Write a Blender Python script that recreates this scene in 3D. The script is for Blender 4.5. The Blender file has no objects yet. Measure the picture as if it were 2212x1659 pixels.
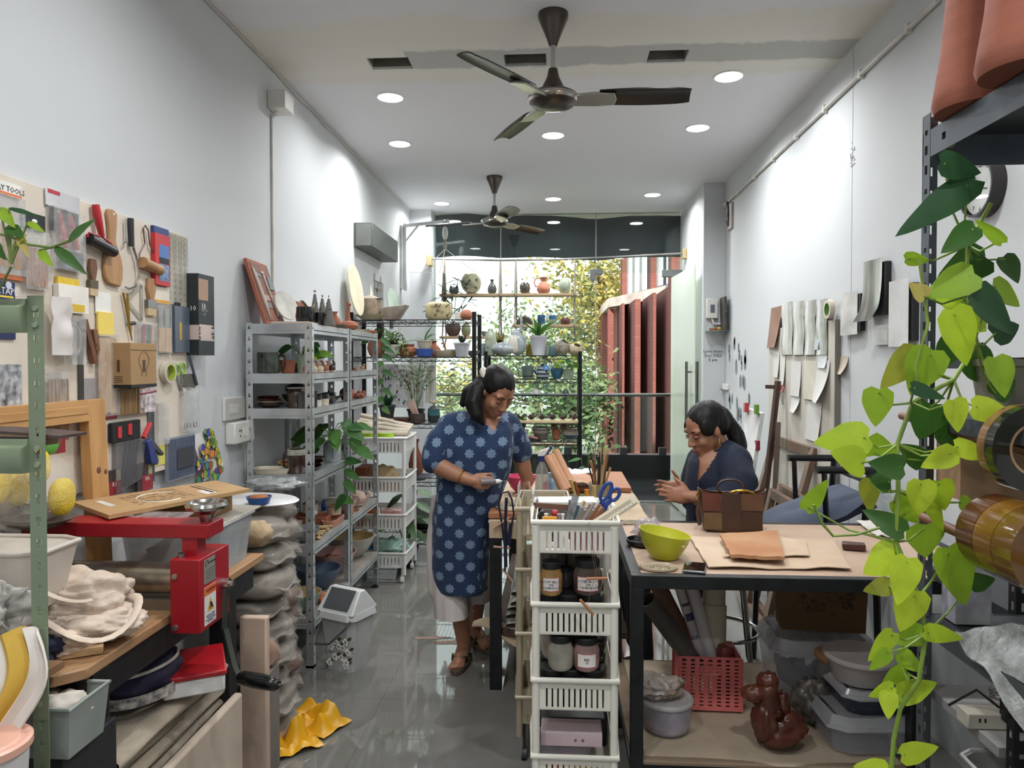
import bpy,bmesh,math,random
import numpy as np
from mathutils import Vector as V,Matrix as MX,Euler,noise as NZ
pi=math.pi;sin=math.sin;cos=math.cos
SC=bpy.context.scene;COL=SC.collection
F=1540.0;VPX,VPY=1203.0,781.0;H=1.55
PITCH=math.radians(1.2);SH=-(829.5-F*math.tan(PITCH)-VPY)/2212.0
CV=829.5+SH*2212.0
CV=VPY+F*math.tan(PITCH);SH=(CV-829.5)/2212.0
YAW=math.atan((VPX-1106)*cos(PITCH)/F)
cd=bpy.data.cameras.new('camera');cam=bpy.data.objects.new('camera',cd);COL.objects.link(cam)
cd.sensor_fit='HORIZONTAL';cd.sensor_width=36;cd.lens=36*F/2212;cd.shift_y=SH;cd.clip_start=.05;cd.clip_end=300
cam.location=(0,0,H);cam.rotation_euler=(pi/2-PITCH,0,YAW);SC.camera=cam
_R=Euler((pi/2-PITCH,0,YAW)).to_matrix()
def ray(u,v):return _R@V(((u-1106)/F,(CV-v)/F,-1))
def WY(u,v,y):d=ray(u,v);return V((0,0,H))+d*(y/d.y)
def WX(u,v,x):d=ray(u,v);return V((0,0,H))+d*(x/d.x)
def WZ(u,v,z):d=ray(u,v);return V((0,0,H))+d*((z-H)/d.z)
vs=SC.view_settings;vs.view_transform='Standard';vs.look='None';vs.gamma=1;vs.use_curve_mapping=False
vs.exposure=0.12
SC.cycles.max_bounces=7;SC.cycles.diffuse_bounces=4;SC.cycles.glossy_bounces=3;SC.cycles.transmission_bounces=4
SC.cycles.transparent_max_bounces=12;SC.cycles.sample_clamp_indirect=6;SC.cycles.use_denoising=True
wd=bpy.data.worlds.new('sky');SC.world=wd;wd.use_nodes=True
wn=wd.node_tree;bg=wn.nodes['Background']
sk=wn.nodes.new('ShaderNodeTexSky');sk.sky_type='HOSEK_WILKIE';sk.turbidity=7;sk.sun_direction=(.03,-.75,.66)
hs=wn.nodes.new('ShaderNodeHueSaturation');hs.inputs['Saturation'].default_value=.25;hs.inputs['Value'].default_value=1
mxw=wn.nodes.new('ShaderNodeMixRGB');mxw.inputs[0].default_value=.75;mxw.inputs[2].default_value=(.95,.98,1,1)
wn.links.new(sk.outputs[0],hs.inputs['Color']);wn.links.new(hs.outputs[0],mxw.inputs[1]);wn.links.new(mxw.outputs[0],bg.inputs['Color'])
bg.inputs['Strength'].default_value=3.0
sd=bpy.data.lights.new('sun','SUN');sd.energy=14.0;sd.angle=.02;sd.color=(1,.93,.82)
so=bpy.data.objects.new('sun',sd);COL.objects.link(so);so.location=(0,20,20)
so.rotation_euler=V((-.03,.75,-.66)).to_track_quat('-Z','Y').to_euler()
def lin(h):
 r=[]
 for i in(0,2,4):
  c=int(h[i:i+2],16)/255;r.append(c/12.92 if c<=.04045 else((c+.055)/1.055)**2.4)
 return(r[0],r[1],r[2],1)
_M={}
def nd(nt,t,**kw):
 n=nt.nodes.new('ShaderNode'+t)
 for k,v in kw.items():
  if hasattr(n,k):setattr(n,k,v)
 return n
def m(hx,rough=.55,metal=0,var=.1,sc=7,bump=0,bsc=60,alpha=1,coat=0,trans=0,sheen=0,emit=0,vcol=False,spec=.5,stretch=None,hx2=None,sss=0):
 key=(hx,rough,metal,var,sc,bump,bsc,alpha,coat,trans,sheen,emit,vcol,spec,stretch,hx2,sss)
 if key in _M:return _M[key]
 M=bpy.data.materials.new('mat_%d'%len(_M));M.use_nodes=True;nt=M.node_tree;L=nt.links.new
 b=nt.nodes['Principled BSDF'];I=b.inputs
 I['Roughness'].default_value=rough;I['Metallic'].default_value=metal;I['Alpha'].default_value=alpha
 I['Coat Weight'].default_value=coat;I['Transmission Weight'].default_value=trans;I['Sheen Weight'].default_value=sheen
 I['Specular IOR Level'].default_value=spec
 if sss:I['Subsurface Weight'].default_value=sss;I['Subsurface Radius'].default_value=(.01,.004,.002)
 tc=nd(nt,'TexCoord');src=tc.outputs['Object']
 if stretch:
  mp=nd(nt,'Mapping');mp.inputs['Scale'].default_value=stretch;L(src,mp.inputs[0]);src=mp.outputs[0]
 base=None
 if vcol:
  a=nd(nt,'Attribute');a.attribute_name='Col';base=a.outputs['Color']
 if var or hx2:
  n=nd(nt,'TexNoise');n.inputs['Scale'].default_value=sc;n.inputs['Detail'].default_value=4;L(src,n.inputs['Vector'])
  mx=nd(nt,'MixRGB');rp=nd(nt,'ValToRGB');rp.color_ramp.elements[0].position=.3;rp.color_ramp.elements[1].position=.7
  L(n.outputs['Fac'],rp.inputs[0]);L(rp.outputs[0],mx.inputs[0])
  c=lin(hx)
  if base:
   mul=nd(nt,'MixRGB',blend_type='MULTIPLY');mul.inputs[0].default_value=1;L(base,mul.inputs[1])
   mx.inputs[1].default_value=(1-var,)*3+(1,);mx.inputs[2].default_value=(1,1,1,1)
   L(mx.outputs[0],mul.inputs[2]);L(mul.outputs[0],I['Base Color'])
  else:
   mx.inputs[1].default_value=lin(hx2)if hx2 else tuple(x*(1-var*1.5)for x in c[:3])+(1,)
   mx.inputs[2].default_value=c if hx2 else tuple(min(1,x*(1+var))for x in c[:3])+(1,)
   L(mx.outputs[0],I['Base Color'])
 elif base:L(base,I['Base Color'])
 else:I['Base Color'].default_value=lin(hx)
 if emit:
  I['Emission Color'].default_value=lin(hx);I['Emission Strength'].default_value=emit
 if bump:
  n2=nd(nt,'TexNoise');n2.inputs['Scale'].default_value=bsc;n2.inputs['Detail'].default_value=3;L(src,n2.inputs['Vector'])
  bp=nd(nt,'Bump');bp.inputs['Strength'].default_value=bump;bp.inputs['Distance'].default_value=.01;L(n2.outputs['Fac'],bp.inputs['Height']);L(bp.outputs[0],I['Normal'])
 _M[key]=M;return M
def glass(tint='ffffff',refl=1.0,base=.04):
 key=('glass',tint,refl,base)
 if key in _M:return _M[key]
 M=bpy.data.materials.new('glass');M.use_nodes=True;nt=M.node_tree;nt.nodes.clear();L=nt.links.new
 o=nd(nt,'OutputMaterial');mx=nd(nt,'MixShader');t=nd(nt,'BsdfTransparent');g=nd(nt,'BsdfGlossy');g.inputs['Roughness'].default_value=.0
 t.inputs[0].default_value=lin(tint)
 lw=nd(nt,'LayerWeight');p=nd(nt,'Math',operation='POWER');p.inputs[1].default_value=5;L(lw.outputs['Facing'],p.inputs[0])
 ma=nd(nt,'Math',operation='MULTIPLY_ADD');ma.inputs[1].default_value=refl*(1-base);ma.inputs[2].default_value=base;L(p.outputs[0],ma.inputs[0])
 L(ma.outputs[0],mx.inputs[0]);L(t.outputs[0],mx.inputs[1]);L(g.outputs[0],mx.inputs[2]);L(mx.outputs[0],o.inputs[0])
 _M[key]=M;return M
def wood(hx,hx2,rough=.5,axis=0,sc=4):
 s=[sc*3]*3;s[axis]=sc*.35
 return m(hx,rough,var=.1,sc=3.0,stretch=tuple(s),hx2=hx2)
def leafmat(var=.2,sc=25,tr=.4,rough=.4):
 M=m('ffffff',rough,var=var,sc=sc,vcol=True,spec=.4);M=M.copy();nt=M.node_tree;b=nt.nodes['Principled BSDF'];src=b.inputs['Base Color'].links[0].from_socket
 t=nd(nt,'BsdfTranslucent');x=nd(nt,'MixShader');x.inputs[0].default_value=tr;nt.links.new(src,t.inputs[0]);nt.links.new(b.outputs[0],x.inputs[1]);nt.links.new(t.outputs[0],x.inputs[2]);nt.links.new(x.outputs[0],nt.nodes['Material Output'].inputs[0]);return M
VC=lambda rough=.5,var=.12,sc=20,**k:m('ffffff',rough,var=var,sc=sc,vcol=True,**k)
def rot(rx=0,ry=0,rz=0,at=(0,0,0),s=1):
 return MX.Translation(V(at))@Euler((rx,ry,rz)).to_matrix().to_4x4()@MX.Diagonal((s,s,s,1)if not hasattr(s,'__len__')else(*s,1))
def frame(d,up=(0,0,1)):
 z=V(d).normalized();x=V(up).cross(z)
 if x.length<1e-4:x=V((1,0,0)).cross(z)
 x.normalize();return x,z.cross(x),z
class G:
 def __init__(s):s.org=False;s.v=[];s.f=[];s.c=[];s.col=(1,1,1,1);s.usecol=False
 def C(s,hx):s.col=lin(hx);s.usecol=True;return s
 def add(s,vs_,fs,M=None):
  o=len(s.v)
  s.v+=[tuple(M@V(p))for p in vs_]if M else[tuple(p)for p in vs_]
  for f in fs:s.f.append([i+o for i in f]);s.c.append(s.col)
  return s
 def box(s,c,d,M=None,rz=0):
  x,y,z=(k/2 for k in d)
  P=[(-x,-y,-z),(x,-y,-z),(x,y,-z),(-x,y,-z),(-x,-y,z),(x,-y,z),(x,y,z),(-x,y,z)]
  T_=MX.Translation(V(c))@MX.Rotation(rz,4,'Z')
  return s.add(P,[(0,3,2,1),(4,5,6,7),(0,1,5,4),(1,2,6,5),(2,3,7,6),(3,0,4,7)],M@T_ if M else T_)
 def bx(s,x0,x1,y0,y1,z0,z1,M=None):return s.box(((x0+x1)/2,(y0+y1)/2,(z0+z1)/2),(x1-x0,y1-y0,z1-z0),M)
 def beam(s,a,b,w,h,up=(0,0,1)):
  a=V(a);b=V(b);x,y,z=frame(b-a,up);P=[]
  for c in(a,b):
   for i,j in((-1,-1),(1,-1),(1,1),(-1,1)):P.append(c+x*(i*w/2)+y*(j*h/2))
  return s.add(P,[(3,2,1,0),(4,5,6,7),(0,1,5,4),(1,2,6,5),(2,3,7,6),(3,0,4,7)])
 def tube(s,pts,r,n=8,closed=False,caps=True,M=None,flat=1):
  pts=[V(p)for p in pts];N=len(pts);rs=r if hasattr(r,'__len__')else[r]*N
  P=[];up=V((0.123,.21,1)).normalized();px=None
  for i,p in enumerate(pts):
   if closed:t=pts[(i+1)%N]-pts[i-1]
   else:t=pts[min(i+1,N-1)]-pts[max(i-1,0)]
   if t.length<1e-9:t=V((0,0,1))
   t.normalize()
   if px is None:
    x=up.cross(t)
    if x.length<.05:x=V((1,0,0)).cross(t)
   else:x=px-t*px.dot(t)
   x.normalize();px=x;y=t.cross(x)
   for k in range(n):a=2*pi*k/n;P.append(p+(x*cos(a)+y*sin(a)*flat)*rs[i])
  fs=[]
  for i in range(N if closed else N-1):
   j=(i+1)%N
   for k in range(n):k2=(k+1)%n;fs.append((i*n+k,i*n+k2,j*n+k2,j*n+k))
  if caps and not closed:fs+=[tuple(range(n-1,-1,-1)),tuple((N-1)*n+k for k in range(n))]
  return s.add(P,fs,M)
 def cyl(s,a,b,r,r2=None,n=14,M=None):return s.tube([a,b],[r,r if r2 is None else r2],n,M=M)
 def lathe(s,prof,n=24,M=None,arc=2*pi,sq=1,fn=None):
  P=[];fs=[];K=len(prof);full=arc>6.28;nn=n if full else n+1
  for r,z in prof:
   for k in range(nn):
    a=arc*k/n;rr=max(r,1e-5)
    if fn:rr*=fn(a,z)
    P.append((rr*cos(a),rr*sin(a)*sq,z))
  for i in range(K-1):
   for k in range(n):k2=(k+1)%nn;fs.append((i*nn+k,i*nn+k2,(i+1)*nn+k2,(i+1)*nn+k))
  return s.add(P,fs,M)
 def surf(s,nu,nv,fn,M=None,thick=0,closed=False):
  P=[V(fn(i/(nu-1),j/(nv-1)))for j in range(nv)for i in range(nu)]
  fs=[(j*nu+i,j*nu+i+1,(j+1)*nu+i+1,(j+1)*nu+i)for j in range(nv-1)for i in range(nu-1)]
  if thick:
   nr=[V((0,0,0))for _ in P]
   for f in fs:
    k=(P[f[2]]-P[f[0]]).cross(P[f[3]]-P[f[1]])
    for i in f:nr[i]+=k
   Q=[p-(n_.normalized()if n_.length>0 else V((0,0,1)))*thick for p,n_ in zip(P,nr)]
   o=len(P);fs2=[tuple(i+o for i in reversed(f))for f in fs];e=[]
   for i in range(nu-1):e+=[(i+1,i,i+o,i+1+o),((nv-1)*nu+i,(nv-1)*nu+i+1,(nv-1)*nu+i+1+o,(nv-1)*nu+i+o)]
   for j in range(nv-1):e+=[(j*nu,(j+1)*nu,(j+1)*nu+o,j*nu+o),((j+1)*nu+nu-1,j*nu+nu-1,j*nu+nu-1+o,(j+1)*nu+nu-1+o)]
   return s.add(P+Q,fs+fs2+e,M)
  return s.add(P,fs,M)
 def prism(s,poly,z0,z1,M=None):
  n=len(poly);P=[(x,y,z0)for x,y in poly]+[(x,y,z1)for x,y in poly]
  return s.add(P,[tuple(range(n-1,-1,-1)),tuple(range(n,2*n))]+[(i,(i+1)%n,n+(i+1)%n,n+i)for i in range(n)],M)
 def blob(s,c,r,amp=0,fr=3,n=16,seed=0,pw=1,M=None,flat=None,fine=0):
  P=[];fs=[];nl=n;nk=n*2;s.org=True
  sp=lambda q:math.copysign(abs(q)**pw,q)
  for i in range(nl+1):
   th=pi*i/nl
   for k in range(nk):
    ph=2*pi*k/nk;d=V((sp(sin(th))*sp(cos(ph)),sp(sin(th))*sp(sin(ph)),sp(cos(th))))
    w=1+amp*NZ.noise(d*fr+V((seed*7.1,seed*3.3,0)))
    if fine:w+=fine*(abs(NZ.noise(V((d.x*fr*1.2+seed*2.1,d.y*fr*2.2,d.z*fr*4.0+seed))))-.15)
    q=V((d.x*r[0]*w,d.y*r[1]*w,d.z*r[2]*w))
    if flat is not None and q.z<flat:q.z=flat
    P.append(V(c)+q)
  for i in range(nl):
   for k in range(nk):k2=(k+1)%nk;fs.append((i*nk+k,(i+1)*nk+k,(i+1)*nk+k2,i*nk+k2))
  return s.add(P,fs,M)
 def leaf(s,base,tip,up,w,fold=.15,droop=.15,heart=.5,n=7,M=None):
  b=V(base);t=V(tip);ax=t-b;Ln=ax.length;ax.normalize();u=V(up);u=(u-ax*u.dot(ax)).normalized();sd_=ax.cross(u)
  def wd_(q):
   if heart:return(max(0,(1-q))**.75)*(heart*min(1,q/.18+.55)+(1-heart)*min(1,q*2.6))*1.15 if q<1 else 0
   return sin(pi*min(1,q*.94+.06))**.8
  P=[];fs=[]
  for i in range(n+1):
   q=i/n
   for j in(-2,-1,0,1,2):
    back=-.10*Ln*heart*(abs(j)/2)*(1-q)if q<.3 else 0
    x=j/2*wd_(q)*w/2
    P.append(b+ax*(q*Ln+back)+sd_*x+u*(fold*abs(x)-droop*Ln*q*q))
  for i in range(n):
   for j in range(4):fs.append((i*5+j,i*5+j+1,(i+1)*5+j+1,(i+1)*5+j))
  return s.add(P,fs,M)
 def mesh(s,name,mat,ang=40,flat=False,uvbox=False):
  me=bpy.data.meshes.new(name);me.from_pydata([tuple(p)for p in s.v],[],s.f)
  if mat:me.materials.append(mat)
  if s.usecol:
   ca=me.color_attributes.new('Col','FLOAT_COLOR','CORNER');k=0;arr=[]
   for p,c in zip(me.polygons,s.c):arr+=list(c)*p.loop_total
   ca.data.foreach_set('color',arr)
  me.validate()
  if not flat:
   me.polygons.foreach_set('use_smooth',[True]*len(me.polygons));me.set_sharp_from_angle(angle=math.radians(180 if s.org else ang))
  me.update();return me
def link(name,me,parent=None,loc=(0,0,0),rz=0,bev=0):
 o=bpy.data.objects.new(name,me);COL.objects.link(o)
 if parent is not None:o.parent=parent
 o.location=loc;o.rotation_euler=(0,0,rz)if not hasattr(rz,'__len__')else rz
 if bev and me:
  b=o.modifiers.new('bevel','BEVEL');b.width=bev;b.segments=2;b.limit_method='ANGLE';b.angle_limit=.6
 return o
def tag(o,label,cat,group=None):
 o['label']=label;o['category']=cat
 if group:o['group']=group
 return o
def T(name,label,cat,loc=(0,0,0),rz=0,group=None):
 o=link(name,None,None,loc,rz);o.empty_display_size=.05;return tag(o,label,cat,group)
def P(parent,name,g,mat,loc=(0,0,0),rz=0,bev=0,ang=40,label=None,kind=None):
 o=link(name,g.mesh(name,mat,ang),parent,loc,rz,bev)
 if label:o['label']=label
 if kind:o['kind']=kind
 return o
def S(name,label,cat,g,mat,loc=(0,0,0),rz=0,group=None,bev=0,ang=40):
 return tag(link(name,g.mesh(name,mat,ang),None,loc,rz,bev),label,cat,group)
def ST(name,g,mat,bev=0,ang=30,parent=None):
 o=link(name,g.mesh(name,mat,ang),parent,bev=bev)
 if parent is None:o['kind']='structure'
 return o
def dup(root,loc,rz=None,label=None,group=None,scale=None):
 r=root.copy();COL.objects.link(r);r.location=loc
 if rz is not None:r.rotation_euler=(0,0,rz)if not hasattr(rz,'__len__')else rz
 if label:r['label']=label
 if group:r['group']=group
 if scale:r.scale=(scale,)*3 if not hasattr(scale,'__len__')else scale
 for ch in list(root.children):
  c=ch.copy();COL.objects.link(c);c.parent=r
  for g in ch.children:d=g.copy();COL.objects.link(d);d.parent=c
 return r
def remesh(o,vox,smooth=2,it=6):
 a=o.modifiers.new('r','REMESH');a.mode='VOXEL';a.voxel_size=vox
 b=o.modifiers.new('s','SMOOTH');b.factor=.5;b.iterations=it
 dg=bpy.context.evaluated_depsgraph_get();dg.update();me=bpy.data.meshes.new_from_object(o.evaluated_get(dg))
 for mt in o.data.materials:
  if mt and mt.name not in[x.name for x in me.materials if x]:me.materials.append(mt)
 o.modifiers.clear();o.data=me;me.polygons.foreach_set('use_smooth',[True]*len(me.polygons));return o
def text(parent,body,size,loc,rot_,mat,ext=.0004,align='CENTER',name='lettering',sx=1):
 c=bpy.data.curves.new(name,'FONT');c.body=body;c.size=size;c.extrude=ext;c.align_x=align;c.align_y='CENTER';c.resolution_u=1
 t_=bpy.data.objects.new('t',c);COL.objects.link(t_);dg=bpy.context.evaluated_depsgraph_get();dg.update()
 me=bpy.data.meshes.new_from_object(t_.evaluated_get(dg));bpy.data.objects.remove(t_);bpy.data.curves.remove(c)
 me.materials.clear();me.materials.append(mat);o=link(name,me,parent,loc,rot_);o.scale=(sx,1,1);return o
BLK=m('17181a',.45,var=.15);WHT=m('e8e6e0',.5,var=.05);INK=m('1a1a1e',.6,var=0)
CHR=m('b8b4ae',.18,1,var=.1,sc=12);STL=m('9a9a98',.35,1,var=.12)
def vessel(prof,t=.004,n=24,g=None,M=None,fn=None,inner=True):
 g=g or G();p=[(0,prof[0][1])]+list(prof)
 if inner:p+=[(max(r-t,.001),z)for r,z in reversed(prof[1:])]+[(max(prof[0][0]-t,.001),prof[0][1]+t),(0,prof[0][1]+t)]
 else:p+=[(0,prof[-1][1])]
 return g.lathe(p,n,M,fn=fn)
def perf(g,w,t,z0,z1,holes,M=None):
 """flat bar w wide (local x 0..w), t thick (local y 0..t), z0..z1 with rectangular holes (za, zb, half width)"""
 z=z0;c=w/2
 for za,zb,hw in sorted(holes):
  if za<z or zb>z1:continue
  g.bx(0,w,0,t,z,za,M);g.bx(0,c-hw,0,t,za,zb,M);g.bx(c+hw,w,0,t,za,zb,M);z=zb
 g.bx(0,w,0,t,z,z1,M);return g
RL=(pi/2,0,pi/2);RR=(pi/2,0,-pi/2)
def wallthing(name,label,cat,u0,v0,u1,v1,x,group=None):
 """thing hung on a side wall plane x; local x runs right in the picture, y up, z out of the wall; origin bottom left"""
 um,vm=(u0+u1)/2,(v0+v1)/2;c=WX(um,vm,x);ya=WX(u0,vm,x).y;yb=WX(u1,vm,x).y;w=abs(yb-ya);h=(v1-v0)*c.y/F*1.0
 t=T(name,label,cat,(x,ya,c.z-h/2),RL if x<0 else RR,group);t['_']=0;del t['_']
 return t,w,h
XL,XR,ZC,YB,YG=-1.60,1.55,3.20,7.70,7.87
def wallmat(hx):
 M=m(hx,.75,var=.02,sc=1.3,bump=.05,bsc=35);return M
WALL=wallmat('cacccd')
ST('wall_left',G().bx(XL-.12,XL,-2.2,8.0,0,ZC),WALL)
ST('wall_right',G().bx(XR,XR+.12,-2.2,8.0,0,ZC),WALL)
ST('wall_back',G().bx(XL-.12,XR+.12,-2.32,-2.2,0,ZC),WALL)
ST('wall_back_pilaster',G().bx(XL,-1.365,YB,8.0,0,ZC),WALL)
ST('wall_right_pilaster',G().bx(1.355,XR,6.72,8.0,0,ZC),WALL)
def floormat():
 M=bpy.data.materials.new('floor');M.use_nodes=True;nt=M.node_tree;L=nt.links.new;b=nt.nodes['Principled BSDF']
 tc=nd(nt,'TexCoord');n=nd(nt,'TexNoise');n.inputs['Scale'].default_value=1.6;n.inputs['Detail'].default_value=6;L(tc.outputs['Object'],n.inputs['Vector'])
 rp=nd(nt,'ValToRGB');rp.color_ramp.elements[0].color=lin('6a6863');rp.color_ramp.elements[1].color=lin('817f79');rp.color_ramp.elements[0].position=.35;rp.color_ramp.elements[1].position=.7
 L(n.outputs['Fac'],rp.inputs[0])
 br=nd(nt,'TexBrick');br.offset=0;br.inputs['Scale'].default_value=1;br.inputs['Brick Width'].default_value=.8;br.inputs['Row Height'].default_value=.8;br.inputs['Mortar Size'].default_value=.0012
 br.inputs['Color1'].default_value=(1,1,1,1);br.inputs['Color2'].default_value=(1,1,1,1);br.inputs['Mortar'].default_value=(.55,.55,.55,1);L(tc.outputs['Object'],br.inputs['Vector'])
 mu=nd(nt,'MixRGB',blend_type='MULTIPLY');mu.inputs[0].default_value=1;L(rp.outputs[0],mu.inputs[1]);L(br.outputs[0],mu.inputs[2]);L(mu.outputs[0],b.inputs['Base Color'])
 n3=nd(nt,'TexNoise');n3.inputs['Scale'].default_value=5;n3.inputs['Detail'].default_value=5;L(tc.outputs['Object'],n3.inputs['Vector'])
 r2=nd(nt,'ValToRGB');r2.color_ramp.elements[0].position=.4;r2.color_ramp.elements[0].color=(.02,)*3+(1,);r2.color_ramp.elements[1].color=(.10,)*3+(1,);L(n3.outputs['Fac'],r2.inputs[0]);L(r2.outputs[0],b.inputs['Roughness'])
 b.inputs['Specular IOR Level'].default_value=.75;return M
ST('floor',G().bx(XL-.12,XR+.12,-2.3,8.0,-.1,0),floormat())
def ceilmat():
 M=bpy.data.materials.new('ceiling');M.use_nodes=True;nt=M.node_tree;L=nt.links.new;b=nt.nodes['Principled BSDF'];b.inputs['Roughness'].default_value=.8
 tc=nd(nt,'TexCoord');sp=nd(nt,'SeparateXYZ');L(tc.outputs['Object'],sp.inputs[0])
 n=nd(nt,'TexNoise');n.inputs['Scale'].default_value=4.5;n.inputs['Detail'].default_value=9;n.inputs['Roughness'].default_value=.75;L(tc.outputs['Object'],n.inputs['Vector'])
 def band(lo,hi,amp,soft):
  a=nd(nt,'Math',operation='MULTIPLY_ADD');a.inputs[1].default_value=amp;L(n.outputs['Fac'],a.inputs[0]);L(sp.outputs[1],a.inputs[2])
  c=(lo+hi)/2+amp*.5;d=nd(nt,'Math',operation='SUBTRACT');d.inputs[1].default_value=c;L(a.outputs[0],d.inputs[0])
  ab=nd(nt,'Math',operation='ABSOLUTE');L(d.outputs[0],ab.inputs[0])
  mr=nd(nt,'MapRange');mr.inputs['From Min'].default_value=(hi-lo)/2-soft;mr.inputs['From Max'].default_value=(hi-lo)/2+soft;mr.inputs['To Min'].default_value=1;mr.inputs['To Max'].default_value=0;L(ab.outputs[0],mr.inputs[0]);return mr.outputs[0]
 def mix(fac,c1,c2):
  x=nd(nt,'MixRGB');L(fac,x.inputs[0])
  if isinstance(c1,str):x.inputs[1].default_value=lin(c1)
  else:L(c1,x.inputs[1])
  x.inputs[2].default_value=lin(c2);return x.outputs[0]
 c=mix(band(3.45,4.2,.45,.03),'e4e3e6','e2dfd7');c=mix(band(3.72,4.12,.02,.006),c,'e4e1d9')
 c2=band(3.79,4.02,.16,.012);rp=nd(nt,'Math',operation='GREATER_THAN');rp.inputs[1].default_value=-.82;L(sp.outputs[0],rp.inputs[0])
 mu=nd(nt,'Math',operation='MULTIPLY');L(c2,mu.inputs[0]);L(rp.outputs[0],mu.inputs[1])
 c=mix(mu.outputs[0],c,'bcbcb8');L(c,b.inputs['Base Color']);return M
g=G();holes=[(-1.04,-.81),(-.29,-.06),(.49,.70)]
ys=[-2.2,3.86,4.01,8.0];xs=[XL-.12]+[q for h in holes for q in h]+[XR+.12]
for j in range(3):
 for i in range(len(xs)-1):
  if j==1 and i%2==1:continue
  g.bx(xs[i],xs[i+1],ys[j],ys[j+1],ZC,ZC+.015)
ST('ceiling',g,ceilmat())
ST('ceiling_slab',G().bx(XL-.2,XR+.2,-2.3,8.1,ZC+.22,ZC+.34),m('5c5751',.8))
for i,(a,b)in enumerate(holes):
 g=G()
 for x in(a,b):g.bx(x-.004,x+.004,3.85,4.02,ZC+.0151,ZC+.11)
 g.bx(a,b,4.012,4.02,ZC+.0151,ZC+.11);g.bx(a,b,3.85,3.858,ZC+.0151,ZC+.11)
 ST('ceiling_cutout',g,m('7a746c',.8,var=.2))
pm=m('2c2f33',.5)
ST('window_1',G().bx(-1.365,.42,YG,YG+.01,.02,3.18),glass('f4fbf8',1,.05))
ST('window_2',G().bx(.43,1.355,YG,YG+.01,2.52,3.18),glass('f4fbf8',1,.05))
g=G();k=14
def blind(u,v):return(-1.36+2.71*u,YG+.07+.012*sin(u*31)+.008*sin(u*57+v*3),2.70+.02*sin(u*6+.6)+.012*sin(u*17)+(.47-.02*u)*v)
ST('trim_1',G().surf(40,8,blind,thick=.006),m('191d23',.8,var=.12,sc=3))
g=G().bx(-1.365,1.355,YG-.012,YG+.022,0,.02)
for x in(-.62,.425):g.bx(x-.004,x+.004,YG-.003,YG+.013,.02,3.18)
ST('trim_2',g,m('9fa8a8',.3,.6))
g=G()
for a in((.36,2.44,.42,2.56),(.42,2.50,.50,2.56),(1.14,2.47,1.36,2.545)):g.bx(a[0],a[2],YG-.02,YG+.03,a[1],a[3])
ST('trim_3',g,m('7c8080',.35,.8),bev=.003)
d=T('door_1','frosted glass door standing open against the right pilaster','door',(1.237,YG-.02,.02));d['kind']='structure'
g=G().bx(0,.012,-1.02,0,0,2.44)
def doormat_():
 M=m('fafff8',.12,var=0,alpha=1,trans=.0);return M
dm=bpy.data.materials.new('filmed_glass');dm.use_nodes=True;nt=dm.node_tree;b_=nt.nodes['Principled BSDF']
b_.inputs['Base Color'].default_value=lin('eef2ea');b_.inputs['Roughness'].default_value=.08
tl=nd(nt,'BsdfTranslucent');tl.inputs[0].default_value=lin('f6fbf2');mxs=nd(nt,'MixShader');mxs.inputs[0].default_value=.7
nt.links.new(b_.outputs[0],mxs.inputs[1]);nt.links.new(tl.outputs[0],mxs.inputs[2]);nt.links.new(mxs.outputs[0],nt.nodes['Material Output'].inputs[0])
P(d,'glass_leaf',g,dm,rz=.055)
for s_ in(-1,1):
 g=G();x=.006+s_*.05
 g.cyl((x,-.90,.92),(x,-.90,1.53),.016,n=12)
 for z in(1.02,1.43):g.cyl((.006,-.90,z),(x,-.90,z),.010,n=8)
 P(d,'handle',g,m('8f8e8a',.25,1,var=.05),rz=.055)
dl=m('ffffff',.5,var=0,emit=9)
rim=m('e8e8e8',.4,var=0)
def downlight(x,y,label,i):
 t=T('downlight',label,'ceiling light',(x,y,ZC),0,'round recessed ceiling lights')
 if i==0:
  P(t,'rim',G().lathe([(.078,0),(.09,0),(.09,-.004),(.085,-.007),(.078,-.006)],32),rim)
  P(t,'diffuser',G().lathe([(0,-.004),(.0785,-.004),(.0785,-.002),(0,-.002)],32),dl)
 else:
  for c in LAMP0.children:q=c.copy();COL.objects.link(q);q.parent=t
 ld=bpy.data.lights.new('lamp','AREA');ld.shape='DISK';ld.size=.15;ld.energy=7.4;ld.spread=2.8;ld.color=(.96,.985,1)
 lo=bpy.data.objects.new('lamp',ld);COL.objects.link(lo);lo.parent=t;lo.location=(0,0,-.012);return t
LP=[(-1.04,4.43,'ceiling light left of the near fan, just behind the torn plaster band'),(.99,4.23,'ceiling light right of the near fan, largest in view'),(-1.19,5.37,'ceiling light at the left of the middle row, nearest the left wall'),(-.03,5.24,'ceiling light in the centre of the middle row, below the near fan'),(.99,5.14,'ceiling light at the right of the middle row'),(-1.20,7.41,'ceiling light at the left of the row by the window blind'),(-.04,7.28,'ceiling light in the centre of the row by the window blind'),(.94,7.16,'ceiling light at the right of the row by the window blind'),(-.6,2.2,'ceiling light above the slab roller, out of view'),(.6,2.2,'ceiling light above the right worktable, out of view'),(-.7,.7,'ceiling light left of the camera, out of view'),(.7,.7,'ceiling light right of the camera, out of view'),(-.95,-.9,'rear left ceiling light, out of view behind the camera'),(.95,-.9,'rear right ceiling light, out of view behind the camera')]
for i,(x,y,l)in enumerate(LP):
 t=downlight(x,y,l,i)
 if i==0:LAMP0=t
ST('ground_outside',G().bx(-40,40,10.2,80,-3.6,-3.5),m('8a8778',.9,var=.2,sc=.6))
ST('floor_balcony',G().bx(-4,6,8.0,9.85,-.12,-.015),m('3a3c3f',.12,var=.3,sc=2.5,hx2='26282b'))
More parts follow.
